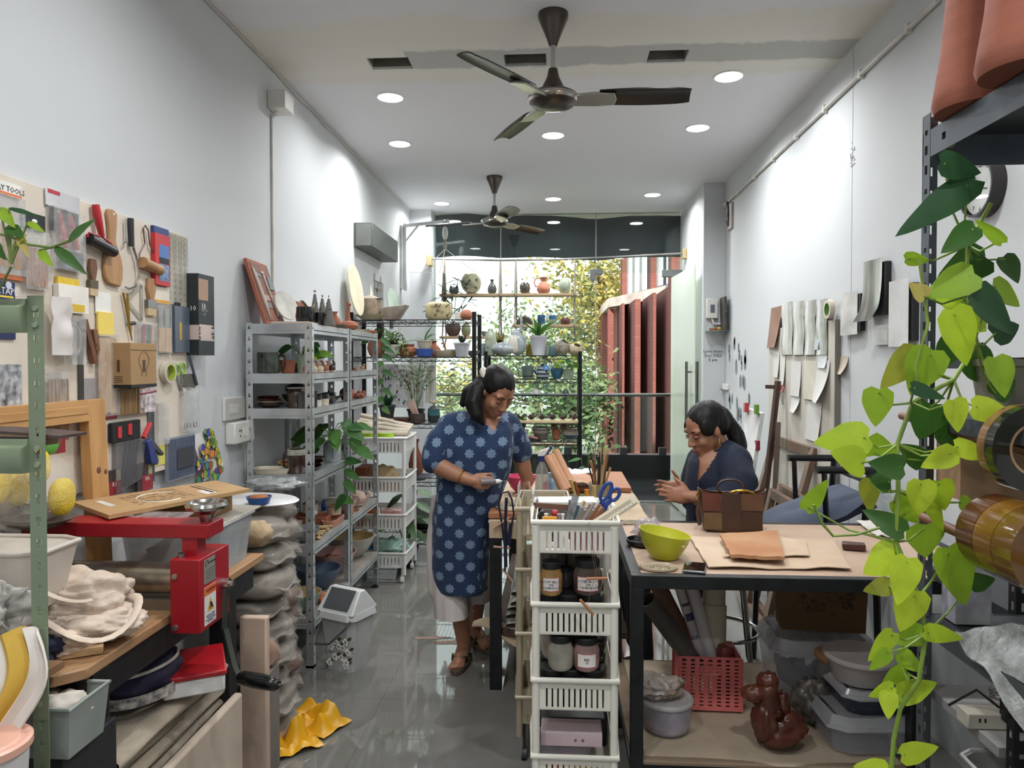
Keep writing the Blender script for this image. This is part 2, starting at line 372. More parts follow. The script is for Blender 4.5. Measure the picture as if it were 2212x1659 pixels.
ST('wall_sunblock_right',G().bx(XR+.125,14,7.9,8.05,-3.6,10),m('c9c4bb',.8));ST('wall_sunblock_left',G().bx(-14,XL-.125,7.9,8.05,-3.6,10),m('c9c4bb',.8));ST('wall_sunblock_top',G().bx(XL-.125,XR+.125,8.06,8.2,3.31,10),m('c9c4bb',.8))  # unseen walls added beside and above the room to keep sun off the balcony
ST('roof_balcony',G().bx(-4,6,8.06,9.9,3.2,3.3),m('d8d4cc',.8))
ST('trim_4',G().bx(-4,6,9.6,9.8,-.05,.30),m('1d1f1f',.35,var=.25,sc=90,hx2='2a2c2c'))
rl=T('balcony_railing','frameless glass balcony railing with a steel top rail','railing',(0,9.7,.30))
g=G();[P(rl,'glass_panel',G().bx(x+.01,x+1.19,-.006,.006,.03,.78),glass('eef5f2',1,.07))for x in(-3.0,-1.8,-.6,.6,1.8)]
P(rl,'top_rail',G().cyl((-3,0,.80),(3,0,.80),.024,n=10),m('8b8b88',.3,1))
for x in(-2.2,-1.0,.15,.9,1.42,2.2):P(rl,'clamp',G().bx(x-.05,x+.05,-.03,.03,.0,.09),m('3c3d3d',.4))
def brickmat(a,b_,mort,s=1):
 M=bpy.data.materials.new('brick');M.use_nodes=True;nt=M.node_tree;L=nt.links.new;b=nt.nodes['Principled BSDF'];b.inputs['Roughness'].default_value=.9
 tc=nd(nt,'TexCoord');mp=nd(nt,'Mapping');mp.inputs['Rotation'].default_value=(pi/2,0,0);g2=nd(nt,'Combine'+'XYZ');sp=nd(nt,'SeparateXYZ');L(tc.outputs['Object'],sp.inputs[0])
 ad=nd(nt,'Math',operation='ADD');L(sp.outputs[0],ad.inputs[0]);L(sp.outputs[1],ad.inputs[1]);L(ad.outputs[0],g2.inputs[0]);L(sp.outputs[2],g2.inputs[1])
 br=nd(nt,'TexBrick');br.inputs['Scale'].default_value=s;br.inputs['Brick Width'].default_value=.3;br.inputs['Row Height'].default_value=.11;br.inputs['Mortar Size'].default_value=.008
 br.inputs['Color1'].default_value=lin(a);br.inputs['Color2'].default_value=lin(b_);br.inputs['Mortar'].default_value=lin(mort);L(g2.outputs[0],br.inputs['Vector']);L(br.outputs[0],b.inputs['Base Color']);return M
BR=brickmat('5e342e','663b34','54302b')
bt=T('brick_building','red brick building with deep vertical fins and a concrete ledge beyond the balcony','building',(0,0,-3.5))
def E(u,v,y):q=WY(u,v,y);return q
fins=[(1313,1325,24.0),(1343.5,1348.5,22.6),(1371,1383,21.4),(1410,1416.5,20.2),(1452,1466,19.0)]
g=G();ledge=G();tops=[667,655,646,632,612]
for(u0,u1,y),tv in zip(fins,tops):
 a=E(u0,900,y);b=E(u1,900,y);zt=E(u0,tv,y).z
 g.bx(a.x,b.x,y,y+(.4 if y>23 else 3.2),0,zt+3.5)
P(bt,'fin',g,BR)
g=G();ya,yb=24.0,19.0
q0=E(1313,664,24.0);q1=E(1466,608,19.0)
P(bt,'brick_wall',G().add([(q0.x,27,0),(q1.x+3,22.6,0),(q1.x+3,22.6,q1.z+3.5),(q0.x,27,q0.z+3.5),(q0.x,28,0),(q1.x+3,24,0),(q1.x+3,24,q1.z+3.5),(q0.x,28,q0.z+3.5)],[(0,1,2,3),(7,6,5,4),(3,2,6,7),(0,3,7,4),(1,5,6,2)]),BR)
P(bt,'ledge',G().add([(q0.x,24.0,q0.z+3.5),(q1.x+3,18.0,q1.z+3.5+.1),(q1.x+3,24,q1.z+3.5+.1),(q0.x,29,q0.z+3.5),(q0.x,24.0,q0.z+3.8),(q1.x+3,18.0,q1.z+3.5+.55),(q1.x+3,24,q1.z+4.05),(q0.x,29,q0.z+3.8)],[(0,1,5,4),(3,2,1,0),(4,5,6,7),(0,4,7,3),(1,2,6,5),(2,3,7,6)]),m('a89f98',.9,var=.2,sc=2))
g=G();
for(u0,u1,y)in((1344,1354,25.5),(1406,1418,23.0),(1450,1470,21.0)):
 a=E(u0,600,y);b=E(u1,600,y);g.bx(a.x,b.x,y,y+.6,q0.z+3.6,12.5)
P(bt,'pier',g,BR)
g=G();a=E(1354,600,25.6);b=E(1475,600,21.2);n_=7
for i in range(n_+1):
 t_=i/n_;x=a.x+(b.x-a.x)*t_;y=a.y+(b.y-a.y)*t_;g.bx(x-.03,x+.03,y,y+.08,q0.z+3.7,12.4)
for z in(7.4,9.2,11.0):g.beam((a.x,a.y,z),(b.x,b.y,z),.05,.07)
P(bt,'window_bars',g,m('54585c',.5))
P(bt,'glazing',G().beam((a.x,a.y+.25,8.6),(b.x,b.y+.25,8.6),.03,7.4),m('e9f0f4',.15,var=.03))
bn=T('standing_banner','black standing banner with white letters just outside the door','banner',(1.505,9.0,0))
P(bn,'panel',G().bx(-.085,.2,-.01,.01,.05,1.50),m('1d1f22',.6));P(bn,'foot',G().bx(-.1,.2,-.12,.12,-.015,.05),BLK)
wl=m('cfcfcb',.6,var=0)
text(bn,'O',.13,(0,-.0115,1.36),(pi/2,0,0),wl);text(bn,'PI\nS\nSI',.085,(.0,-.0115,.82),(pi/2,0,0),wl)
LEAF=leafmat(.2,3,.45,.6)
def tree(label,x,y,z0,h,r,cols,n,seed,trunk):
 rr=random.Random(seed);t=T('tree',label,'tree',(x,y,z0),0,'trees beyond the balcony')
 tg=G();br=[]
 tg.tube([(0,0,0),(.15,0,h*.25),(-.1,.1,h*.5),(.1,0,h*.8)],[trunk,trunk*.8,trunk*.6,trunk*.2],8)
 for i in range(16):
  a=rr.uniform(0,2*pi);z=h*rr.uniform(.3,.75);e=(r*.8*cos(a),r*.8*sin(a),z+h*rr.uniform(.05,.25))
  tg.tube([(0,0,z),(e[0]*.5,e[1]*.5,z+(e[2]-z)*.35),e],[trunk*.32,trunk*.2,trunk*.05],5);br.append(e)
 P(t,'trunk',tg,m('6d5f4f',.9,var=.25))
 fg=G()
 for i in range(n):
  e=br[rr.randrange(len(br))]if rr.random()<.75 else(0,0,h*.7)
  c=V(e)+V((rr.gauss(0,r*.26),rr.gauss(0,r*.26),rr.gauss(0,h*.10)))
  fg.C(rr.choice(cols));s_=rr.uniform(.09,.19);a=V((rr.gauss(0,1),rr.gauss(0,1),rr.gauss(0,.6))).normalized();b=a.cross(V((rr.gauss(0,1),rr.gauss(0,1),rr.gauss(0,1)))).normalized()
  fg.add([c-a*s_,c+b*s_*.45,c+a*s_,c-b*s_*.45],[(0,1,2,3)])
 P(t,'foliage',fg,LEAF,ang=180)
YG_=['9c9350','8c8c52','ab9b52','78804a','b8a85c'];GR_=['71845c','7f9168','647a54','8f9c76','566c4c']
tree('yellow-green tree against the brick building',1.9,30,-3.5,11.0,2.6,YG_,5000,1,.3)
tree('pale green tree behind the tall bromeliad shelf',-.9,33,-3.5,7.4,2.4,GR_,3600,2,.22)
tree('low green tree seen below the hanging planks',0.55,22.5,-3.5,5.0,1.1,GR_,2200,3,.16)
tree('distant light green tree behind the railing at left',-5.5,36,-3.5,5.4,2.2,GR_+YG_,1800,4,.2)
XB=-1.572
t=T('pegboard','cream tool board screwed to the left wall, crowded with hanging tools','board',(XL,1.44,1.115))
P(t,'panel',G().bx(.0005,.028,0,1.5,0,.968),m('d9cdbd',.7,var=.06,sc=5),bev=.002)
def U(g,w,h,a0,b0,a1,b1,z0,z1):return g.bx(a0*w,a1*w,(1-b1)*h,(1-b0)*h,z0,z1)
def simple(name,label,cat,rect,parts,x=XB,group=None,tilt=0):
 t,w,h=wallthing(name,label,cat,*rect,x,group)
 for(pn,mat,*bx)in parts:
  g=G()
  for k in range(0,len(bx),6):U(g,w,h,*bx[k:k+6])
  P(t,pn,g,mat,bev=.0008)
 return t,w,h
CLR=m('d8d8d6',.12,var=.2,sc=30,alpha=.32,bump=.6,bsc=50);WD=wood('b58a5e','9b7048',axis=1);WD2=wood('d8b58a','c79f70',axis=1);DKW=wood('7a5138','62402c',axis=1)
RED=m('a8222a',.35);STICKS=wood('a87a5c','8e6248',axis=1)
def sticks(t,name,w,h,a0,a1,b0,b1,n,r,mat,z=.008,jit=.02,seed=1):
 rr=random.Random(seed)
 for i in range(n):
  a=a0+(a1-a0)*(i+.5)/n;P(t,name,G().cyl((a*w+rr.uniform(-jit,jit)*w,(1-b1+rr.uniform(0,.03))*h,z+rr.uniform(0,.004)),(a*w+rr.uniform(-jit,jit)*w,(1-b0)*h,z+rr.uniform(0,.004)),r,n=6),mat)
t,w,h=simple('pottery_tool_kit','clear packet of wooden pottery tools under a white TOOLS header card','tool pack',(-45,385,42,606),[('header_card',WHT,0,0,1,.14,.004,.008),('orange_stripe',m('d97a4a',.5),.2,.105,1,.14,.0081,.0088),('orange_base',m('d97a4a',.5),0,.955,1,1,.002,.010),('bag',CLR,0,.14,1,.955,.0045,.02)])
text(t,'POTTERY TOOLS',.022,(w*.5,h*.93,.0085),(0,0,0),INK)
sticks(t,'wooden_tool',w,h,.3,.95,.45,.9,5,.006,WD,z=.012)
t,w,h=simple('tape_card','navy DUCTAPE card hanging behind the green rack beam','tape',(-55,602,29,735),[('card',m('1f2a56',.5),0,0,1,1,.002,.006),('yellow_band',m('e2c83c',.5),.35,.245,.95,.28,.006,.0066)])
text(t,'DUCTAPE',.028,(w*.62,h*.83,.0066),(0,0,0),WHT)
P(t,'round_emblem',G().lathe([(0,.0075),(.011,.0075),(.011,.006)],16,MX.Translation((w*.82,h*.94,0))),m('c9cbd8',.5))
t,w,h=simple('stick_pack','pack of thick wooden sticks under a black header card','craft pack',(42,458,96,630),[('header_card',m('22252a',.5),0,0,.95,.22,.004,.008),('bag',CLR,0,.22,1,1,.0035,.02)])
sticks(t,'stick',w,h,.08,.95,.45,.97,6,.007,STICKS,z=.011)
P(t,'bow',G().blob((w*.5,h*.9,.009),(.012,.006,.002),n=6),WHT)
t,w,h=simple('brush_pack','shiny packet of red handled black brushes under a silver header','brush pack',(95,413,168,588),[('header_card',m('d9d7da',.2,.3),0,0,1,.22,.004,.008),('red_flash',m('b02a3a',.4),.05,.01,.4,.06,.008,.0088),('bag',CLR,.05,.22,1,1,.003,.028)])
for i,a in enumerate((.3,.62)):P(t,'red_handle',G().tube([(w*a,h*.72,.014),(w*(a+.08),h*.5,.016),(w*(a+.2),h*.3,.016)],[.009,.012,.010],8),RED)
for a in(.16,.48,.8):P(t,'brush_head',G().box((w*a,h*.62,.013),(.018,.07,.012)),BLK)
P(t,'bristles',G().bx(w*.3,w*.95,h*.03,h*.26,.006,.024),m('4a5058',.6,bump=.4))
t,w,h=wallthing('brayer','red handled brayer with a black rubber roller hanging beside the wooden paddle','roller',170,440,230,550,XB)
P(t,'handle',G().tube([(w*.42,h*.98,.018),(w*.45,h*.8,.02),(w*.52,h*.55,.022),(w*.6,h*.36,.022)],[.0125,.014,.0115,.009],12),RED)
P(t,'frame',G().tube([(w*.6,h*.36,.022),(w*.9,h*.27,.025),(w*.97,h*.14,.026)],.004,6).tube([(w*.6,h*.36,.022),(w*.1,h*.36,.025),(w*.03,h*.26,.026)],.004,6),RED)
P(t,'roller',G().cyl((w*.05,h*.24,.03),(w*.95,h*.1,.03),.019,n=18),m('1c1b1b',.35))
t,w,h=wallthing('wooden_paddle','plain wooden beating paddle with a narrow handle','paddle',217,450,257,620,XB)
pf=[(.25,.99),(.5,1),(.72,.95),(.68,.8),(.62,.6),(.72,.5),(.92,.38),(1,.25),(.97,.1),(.85,.0),(.2,.02),(.05,.1),(0,.22),(.06,.36),(.22,.5),(.3,.62),(.27,.8),(.2,.93)]
P(t,'blade',G().prism([(a*w,b*h)for a,b in reversed(pf)],.002,.016),WD,bev=.004)
P(t,'hang_hole',G().lathe([(0,.0166),(.004,.0166),(.004,.016)],10,MX.Translation((w*.5,h*.94,0))),WHT)
t,w,h=wallthing('loop_cutter','curved wire clay cutter with a black handle','tool',262,467,293,630,XB)
P(t,'grip',G().tube([(w*.45,h*.98,.012),(w*.45,h*.6,.014)],[.011,.010],10),m('22252c',.4));P(t,'side_strip',G().tube([(w*.1,h*.95,.014),(w*.12,h*.65,.014),(-w*.1,h*.6,.014)],.004,6),CHR)
P(t,'wire',G().tube([(w*.6,h*.6,.012),(w*.85,h*.42,.014),(w*.95,h*.22,.014),(w*.7,h*.06,.014),(w*.25,h*.01,.014),(0,h*.03,.014)],[.005,.004,.004,.004,.004,.003],6),CHR)
t,w,h=wallthing('texture_roller','wire framed wooden texture roller left of the red pencil pack','roller',293,487,336,588,XB)
P(t,'wire_frame',G().tube([(w*.02,h*.2,.012),(w*.05,h*.35,.012),(w*.3,h*.6,.012),(w*.22,h*.9,.012),(w*.33,h*.99,.012),(w*.48,h*.9,.012),(w*.55,h*.6,.012),(w*.85,h*.35,.012),(w*.95,h*.15,.014)],.0028,6),m('6b5f5c',.35,.8))
P(t,'wooden_roller',G().cyl((w*.08,h*.16,.02),(w*.95,h*.07,.02),.021,n=16),WD)
t,w,h=simple('pencil_pack','red box of colour pencils with a blue top','pencil pack',(325,490,357,619),[('carton',m('c22b33',.35),0,.12,1,1,.002,.02),('blue_top',m('2d3f7c',.35),0,0,1,.12,.002,.016),('blue_window',m('4e74b4',.4),.25,.3,.92,.52,.02,.0206),('print',VC(.4),.25,.52,.92,.62,.02,.0206),('picture',m('8ba6c8',.4,sc=60,var=.5,hx2='31507a'),.25,.63,.92,.92,.02,.0206)])
t,w,h=simple('knife_pack','clear pack of two wooden handled knives under an orange and white card','tool pack',(333,618,363,765),[('header_card',m('e6dccb',.5),-.15,0,1,.24,.004,.007),('yellow_edge',m('e0a03c',.5),-.15,.2,1,.25,.007,.0076),('bag',CLR,0,.25,1,1,.0035,.018),('handle',WD2,.08,.62,.48,.98,.006,.017),('handle',WD2,.54,.62,.95,.98,.006,.017),('blade',STL,.15,.3,.42,.62,.01,.012,.6,.3,.9,.62,.01,.012)])
t,w,h=wallthing('circle_template','clear plastic circle template at the top corner of the board','template',357,505,405,662,XB)
P(t,'sheet',G().bx(0,w,0,h,.002,.0035),m('c9c4b6',.15,var=.1,alpha=.55));g=G();rr=random.Random(3)
for j in range(11):
 for i in range(4):r=.012-.0007*j;g.lathe([(r,.0035),(r+.0011,.0035),(r+.0011,.0045),(r,.0045)],14,MX.Translation((w*(.14+.24*i),h*(.94-.085*j),0)))
P(t,'ring_cutouts',g,m('8f897b',.3))
t,w,h=wallthing('brush_box','dark upright carton lettered 10 BRUSH SET at the edge of the board','box',402,592,437,770,XB)
P(t,'carton',G().bx(0,w,0,h,.0,.055),m('2b3133',.45,var=.08),bev=.001);P(t,'window',G().bx(w*.0,w*.6,h*.68,h*.94,.055,.0556),m('b08a72',.4))
for zz,nn in((.0556,26),):
 g=G();rr=random.Random(5)
 for i in range(nn):b=h*(.18+.2*i/nn);a0=rr.uniform(0,.15);g.bx(w*a0,w*rr.uniform(.75,1),b,b+h*.007,.055,.0556)
 P(t,'brush_stroke',g,m('cdb9b0',.6))
text(t,'10',.038,(w*.3,h*.60,.0557),(0,0,0),WHT);text(t,'BRUSH\nSET',.017,(w*.38,h*.53,.0557),(0,0,0),m('9a9a98'))
text(t,'10',.03,(-.0006,h*.57,.03),(0,-pi/2,0),WHT);P(t,'pink_stroke',G().bx(-.0006,0,h*.19,h*.37,.0,.055),m('cdb9b0',.6))
def flatbrush(label,rect,hm=WD,fm=STL,bm=m('cbb48e',.8,bump=.3),x=XB):
 t,w,h=wallthing('paint_brush',label,'brush',*rect,x)
 P(t,'handle',G().prism([(w*.3,h*.4),(w*.7,h*.4),(w*.95,h*.75),(w*.8,h),(w*.25,h),(w*.1,h*.75)],.004,.016),hm,bev=.002)
 P(t,'ferrule',G().bx(w*.05,w*.95,h*.2,h*.42,.003,.017),fm);P(t,'bristles',G().bx(w*.08,w*.92,0,h*.2,.004,.016),bm);return t
flatbrush('narrow wooden brush hanging below the red brayer',(184,558,203,640),DKW,m('6b6252',.5,.6))
flatbrush('stubby brush with a wooden handle below the texture roller',(310,600,331,683))
t,w,h=wallthing('brass_compass','brass drawing compass above the bulb carton','compass',258,632,284,737,XB)
P(t,'legs',G().tube([(w*.1,h,.01),(w*.4,h*.55,.012),(w*.5,h*.35,.012)],.004,6).tube([(w*.4,h,.012),(w*.5,h*.6,.012),(w*.5,h*.35,.012),(w*.8,0,.01)],[.004,.004,.005,.002],6),m('a8873f',.3,.9))
P(t,'knob',G().cyl((w*.6,h*.36,.008),(w*1.0,h*.38,.012),.007,n=10),m('3a3b40',.4))
t,w,h=wallthing('set_square','clear plastic set square half hidden beside the brass compass','set square',272,612,304,692,XB)
g=G();A,B_,C_=(0,h*.5),(w,h),(w,0)
for p,q in((A,B_),(B_,C_),(C_,A)):g.beam((*p,.003),(*q,.003),.018,.002,(0,0,1))
P(t,'frame',g,m('b8b2a4',.2,alpha=.6))
simple('cotton_packet','white packet with yellow bands hanging above the wooden clamp','packet',(113,600,178,680),[('packet',m('e9e2da',.3,bump=.3,bsc=25),0,.2,1,.97,.003,.022),('yellow_top',m('d9b62c',.25,bump=.4),.05,0,.75,.22,.003,.014),('yellow_band',m('d9b62c',.3),.3,.72,.85,.93,.022,.0228)])
t,w,h=simple('note_pad','yellow sticky note pad under a white slip of paper','note pad',(203,630,238,728),[('white_slip',WHT,0,0,.95,.5,.004,.006),('yellow_pad',m('ecd168',.7,var=.03),.03,.45,1,1,.006,.014)])
t,w,h=wallthing('paper_bag','crumpled white paper bag hanging right of the green post','bag',92,640,137,770,XB)
P(t,'bag',G().surf(10,12,lambda a,b:(w*a,h*b,.03+.012*NZ.noise(V((a*3,b*4,1)))+.02*sin(pi*a)),thick=.003),m('d4cdc9',.7,var=.06))
t,w,h=wallthing('wooden_clamp','dark wooden hinge clamp hanging on the board left of the skewers','clamp',168,690,202,788,XB)
P(t,'long_jaw',G().beam((w*.15,h,.012),(w*.8,h*.02,.012),.022,.018,(0,0,1)),DKW,bev=.002);P(t,'short_jaw',G().beam((w*.72,h*.8,.014),(w*.9,h*.3,.014),.02,.018,(0,0,1)),DKW,bev=.002);P(t,'rivet',G().lathe([(0,.026),(.004,.026),(.004,.02)],8,MX.Translation((w*.8,h*.45,0))),STL)
simple('steel_strip','dark steel strip hanging behind the wooden clamp','strip',(166,692,178,875),[('bar',m('5c5a58',.4,.8),0,0,1,1,.002,.005)])
simple('ruler','long steel ruler hanging right of the bead packet','ruler',(317,700,331,1048),[('bar',m('74767a',.35,.8),0,0,1,1,.002,.004),('tick_marks',INK,*sum([[.6 if k%5 else .35,.02+.019*k,.98,.0225+.019*k,.004,.0045]for k in range(50)],[]))])
t,w,h=wallthing('skewer_bundle','bundle of long pale bamboo skewers in a clear sleeve','skewers',204,722,246,902,XB)
sticks(t,'skewer',w,h,.05,.95,.03,.98,16,.0032,WD2,z=.01,jit=.03);P(t,'sleeve',G().bx(0,w,h*.0,h*1.02,.003,.022),CLR)
P(t,'red_card',G().bx(-w*.1,w*1.1,-h*.05,h*.02,.002,.004),m('8a2234',.5))
t,w,h=wallthing('bulb_carton','brown cardboard bulb carton with a printed bulb outline','carton',232,740,290,838,XB)
KR=m('a5845c',.75,var=.06);P(t,'carton',G().bx(0,w,0,h,.001,.085),KR,bev=.001);P(t,'black_band',G().bx(-.0006,w+.0006,h*.0,h*.07,.0,.0858),BLK)
g=G();k=.0858
def outline(cx,cy,s_):return[(cx+s_*x,cy+s_*y,k)for x,y in((-.3,-.9),(-.3,-.4),(-.7,.2),(-.7,.6),(-.4,1),(0,1.15),(.4,1),(.7,.6),(.7,.2),(.3,-.4),(.3,-.9))]
g.tube(outline(w*.5,h*.5,h*.28),.0008,4);g.bx(w*.45,w*.55,h*.35,h*.62,.085,.0858);g.bx(0,w,h*.84,h*.85,.085,.0858);P(t,'printed_bulb',g,m('4a3826'))
g=G().bx(-.0006,0,h*.35,h*.62,.035,.045);
for i in range(4):g.bx(-.0006,0,h*(.12+.04*i),h*(.135+.04*i),.025,.055)
P(t,'printed_bars',g,m('4a3826'))
t,w,h=wallthing('straw_brush','flat straw brush hanging below the bulb carton','brush',250,838,296,897,XB);sticks(t,'bristle',w,h,.02,.98,0,.98,18,.004,wood('a08056','86683f',axis=1),z=.014,jit=.02,seed=4)
t,w,h=simple('bead_pack','maroon card packet of clips and beads left of the steel ruler','packet',(290,781,322,893),[('card',m('7d2436',.45,var=.3,sc=40),0,0,1,.5,.003,.007),('bag',m('cfc4c6',.2,var=.5,sc=50,bump=.4),0,.5,1.1,1,.003,.02)])
for i in range(3):P(t,'bead',G().cyl((w*.05,h*(.62-.12*i),.016),(w*1.15,h*(.66-.12*i),.016),.007,n=8),m('a26a70',.25,.5))
t,w,h=simple('paint_tool_bag','clear bag of thin coloured brushes above the bead packet','brush pack',(290,695,331,790),[('bag',CLR,0,0,1,1,.003,.02)])
for a,hx in((.3,'b03038'),(.5,'2c4660'),(.75,'d8c080'),(.38,'4f8a58'),(.62,'7c3a44')):P(t,'brush',G().cyl((w*a,h*.05,.011),(w*(a+.06),h*.95,.011),.005,n=6),m(hx,.4))
t,w,h=simple('clear_brush_case','grey see-through case of brushes beside the dark brush carton','brush case',(364,652,400,763),[('case',m('5f6a78',.25,alpha=.75),.1,.08,1,1,.004,.02),('black_back',BLK,0,.05,.35,.98,.002,.006),('hook_loop',BLK,.3,0,.6,.08,.004,.01),('yellow_brush',m('b89a3a',.4),.35,.4,.5,.75,.02,.0215)])
t,w,h=wallthing('tape_roll','roll of masking tape with a green core on the board','tape',338,780,373,829,XB)
r_=h/2;MT=MX.Translation((w*.5,r_,0));P(t,'tape',G().lathe([(r_*.74,.003),(r_,.003),(r_,.026),(r_*.74,.026)],28,MT),m('c9bfae',.6));P(t,'core',G().lathe([(r_*.66,.003),(r_*.74,.003),(r_*.74,.0265),(r_*.66,.0265),(r_*.66,.003)],28,MT),m('9db13a',.5))
def scissors(label,t,w,h,hm):
 P(t,'handle',G().tube([(w*.25+.22*w*cos(a),h*.78+.16*h*sin(a),.008)for a in np.linspace(0,2*pi,13)[:-1]],.004,6,closed=True),hm)
 P(t,'handle',G().tube([(w*.75+.2*w*cos(a),h*.82+.17*h*sin(a),.008)for a in np.linspace(0,2*pi,13)[:-1]],.004,6,closed=True),hm)
 P(t,'blades',G().beam((w*.3,h*.62,.008),(w*.75,0,.008),.012,.003,(0,0,1)).beam((w*.7,h*.64,.006),(w*.65,.02*h,.006),.011,.003,(0,0,1)),STL)
t,w,h=wallthing('scissors','lime green handled scissors hanging beside the masking tape','scissors',371,783,398,856,XB);scissors('',t,w,h,m('7fb040',.4))
t,w,h=wallthing('palette_knife','broad scraper with a dark blade right of the green scissors','scraper',388,768,425,840,XB)
P(t,'blade',G().prism([(0,h*.1),(w*.75,0),(w,h*.12),(w*.7,h*.45),(w*.2,h*.45)],.004,.007),m('7a746a',.4,.6));P(t,'handle',G().cyl((w*.85,h*.1,.012),(w*.4,h*1.0,.012),.006,n=8),m('4b5866',.4))
t,w,h=simple('ring_bag','clear zip bag of metal rings below the scraper','bag',(386,842,424,932),[('bag',CLR,0,0,1,1,.003,.014)])
for i in range(4):P(t,'ring',G().tube([(w*(.3+.15*i)+.012*cos(a),h*.14+.012*sin(a),.008+.002*i)for a in np.linspace(0,6.28,12)[:-1]],.002,5,closed=True),STL)
t,w,h=simple('clear_bag','limp empty clear bag hanging right of the ruler','bag',(332,868,356,962),[('bag',CLR,0,0,1,1,.003,.02)])
t,w,h=wallthing('pen_pouch','see-through pouch with a black flap and red capped pens','pen pouch',232,906,306,1062,XB)
P(t,'flap',G().bx(0,w*.82,h*.72,h,.003,.02),m('1d1c1f',.8),bev=.003);P(t,'pocket',G().prism([(w*.1,0),(w*.85,h*.12),(w,h*.72),(w*.1,h*.72)],.003,.018),m('77757a',.2,alpha=.45))
for i in range(4):P(t,'pen',G().cyl((w*(.3+.1*i),h*.06,.01),(w*(.45+.12*i),h*.7,.012),.005,n=6),m('222226',.4))
for a,b in((.13,.8),(.43,.82)):P(t,'red_pen',G().bx(w*a,w*(a+.1),h*(b-.02),h*(b+.14),.02,.024),m('c8343a',.4))
P(t,'marker',G().cyl((w*.9,h*.72,.02),(w*1.12,h*.92,.02),.009,n=8),m('c8343a',.4))
t,w,h=wallthing('staple_tool','dark blue hand stapler hanging over the steel ruler','stapler',303,944,342,1006,XB)
P(t,'body',G().prism([(0,h*.9),(w*.2,h),(w*.62,h*.15),(w*.55,0),(w*.2,h*.1)],.005,.03),m('2f3c78',.4),bev=.003);P(t,'arm',G().prism([(w*.2,h),(w*.35,h*.95),(w,h*.35),(w*.9,h*.28),(w*.4,h*.6)],.008,.026),m('43454f',.45),bev=.003)
simple('sticky_note','single yellow sticky note on the lower edge of the board','note',(330,961,355,1006),[('sheet',m('e4dd72',.7,var=.04),0,0,1,1,.001,.003)])
t,w,h=wallthing('pen_set','flat clear pack of fine pens with a dark label on the wall below the board','pen set',356,940,416,1035,XB)
P(t,'pack',G().bx(0,w,0,h,.0,.012),m('a9afbb',.2,alpha=.55));g=G()
for i in range(13):g.cyl((w*(.05+.075*i),h*.04,.013),(w*(.05+.075*i),h*.96,.013),.0042,n=6)
P(t,'pens',g,m('5a6378',.4));P(t,'label',G().bx(w*.28,w*.88,h*.25,h*.72,.018,.0192),m('3a3b42',.5))
t,w,h=wallthing('doodle_paper','curled white paper triangle covered in bright coloured cells','drawing',414,922,480,1040,XB+.004)
P(t,'sheet',G().add([(0,h*.9,.004),(w*.55,h,.012),(w*1.0,h*.22,.008),(w*.35,0,.004)],[(0,3,2,1),(0,1,2,3)]),m('e2dcd8',.7,var=.05));g=G();gl=G();rr=random.Random(8)
pal=['c8b53a','3f7d48','b8484a','6a4f9a','d8884a','3d8a8a','3b59a8','c99ac0','86b04a','e0c850']
for i in range(70):
 s_=rr.random();q_=rr.random();cx=w*(.15+.38*s_**.8+(.3*(q_-.2))*(1-s_*.2));cy=h*(.96-.85*q_)if False else h*(.9*s_+.04);cx=w*(.42+.02*s_+(q_-.5)*(.72*(1-s_)+.26));r=w*rr.uniform(.05,.085)
 zz=.0135+i*.00006;g.C(rr.choice(pal));a0=rr.random()*6;pts=[(cx+r*(.8+.3*rr.random())*cos(a0+k*pi/3),cy+r*(.8+.3*rr.random())*sin(a0+k*pi/3),zz)for k in range(6)];g.add(pts,[tuple(range(6))]);gl.tube(pts,.0011,4,closed=True)
P(t,'coloured_cells',g,VC(.6,0));P(t,'ink_lines',gl,INK)
for lab,rect in(('black and red brush packet standing below the pen pouch',(213,1015,256,1072)),('red brush packet leaning beside the steel ruler',(290,998,324,1062))):
 t,w,h=simple('bristle_packet',lab,'packet',rect,[('card',m('3d2c30',.4),0,0,1,1,.002,.012),('red_label',m('9c1f2c',.4),.3,.45,.95,.98,.012,.0128),('pattern',m('c9bb95',.5,sc=90,var=.4,hx2='7a8a5a'),.7,.02,.95,.45,.012,.0128)]);text(t,'KA',.02,(w*.62,h*.42,.0132),(0,0,0),m('d8dcd0'))
simple('plastic_sleeve','grey translucent plastic sleeve hanging behind the pine frame','sleeve',(178,812,206,1050),[('sheet',m('b9b4b6',.25,alpha=.6),0,0,1,1,.002,.004)])
t,w,h=simple('reed_bundle','bundle of brown reeds in a plastic wrap behind the pine frame','reeds',(95,800,138,960),[('wrap',CLR,0,0,1,.5,.003,.02)]);sticks(t,'reed',w,h,.05,.95,.1,1,9,.006,wood('9a7f62','7e664c',axis=1),z=.013)
t,w,h=simple('spare_clear_bag','rounded clear bag of wire hanging left of the wooden clamp','bag',(136,680,168,790),[('bag',CLR,0,0,1,1,.003,.03)]);P(t,'wire_coil',G().tube([(w*.5+w*.4*cos(a),h*.5+h*.3*sin(a),.015)for a in np.linspace(0,6.28,20)[:-1]],.004,6,closed=True),m('8a8580',.4))
simple('printed_slip','crumpled black and white printed packet hanging left of the green post','packet',(-20,785,33,880),[('packet',m('c5c6c9',.4,var=.6,sc=45,hx2='3c3d42'),0,0,1,1,.004,.02)])
SWM=m('dedbd4',.35,var=.04)
t,w,h=wallthing('switch_plate','clear covered switch plate above the white switch box on the left wall','switch',480,857,527,906,XL+.001)
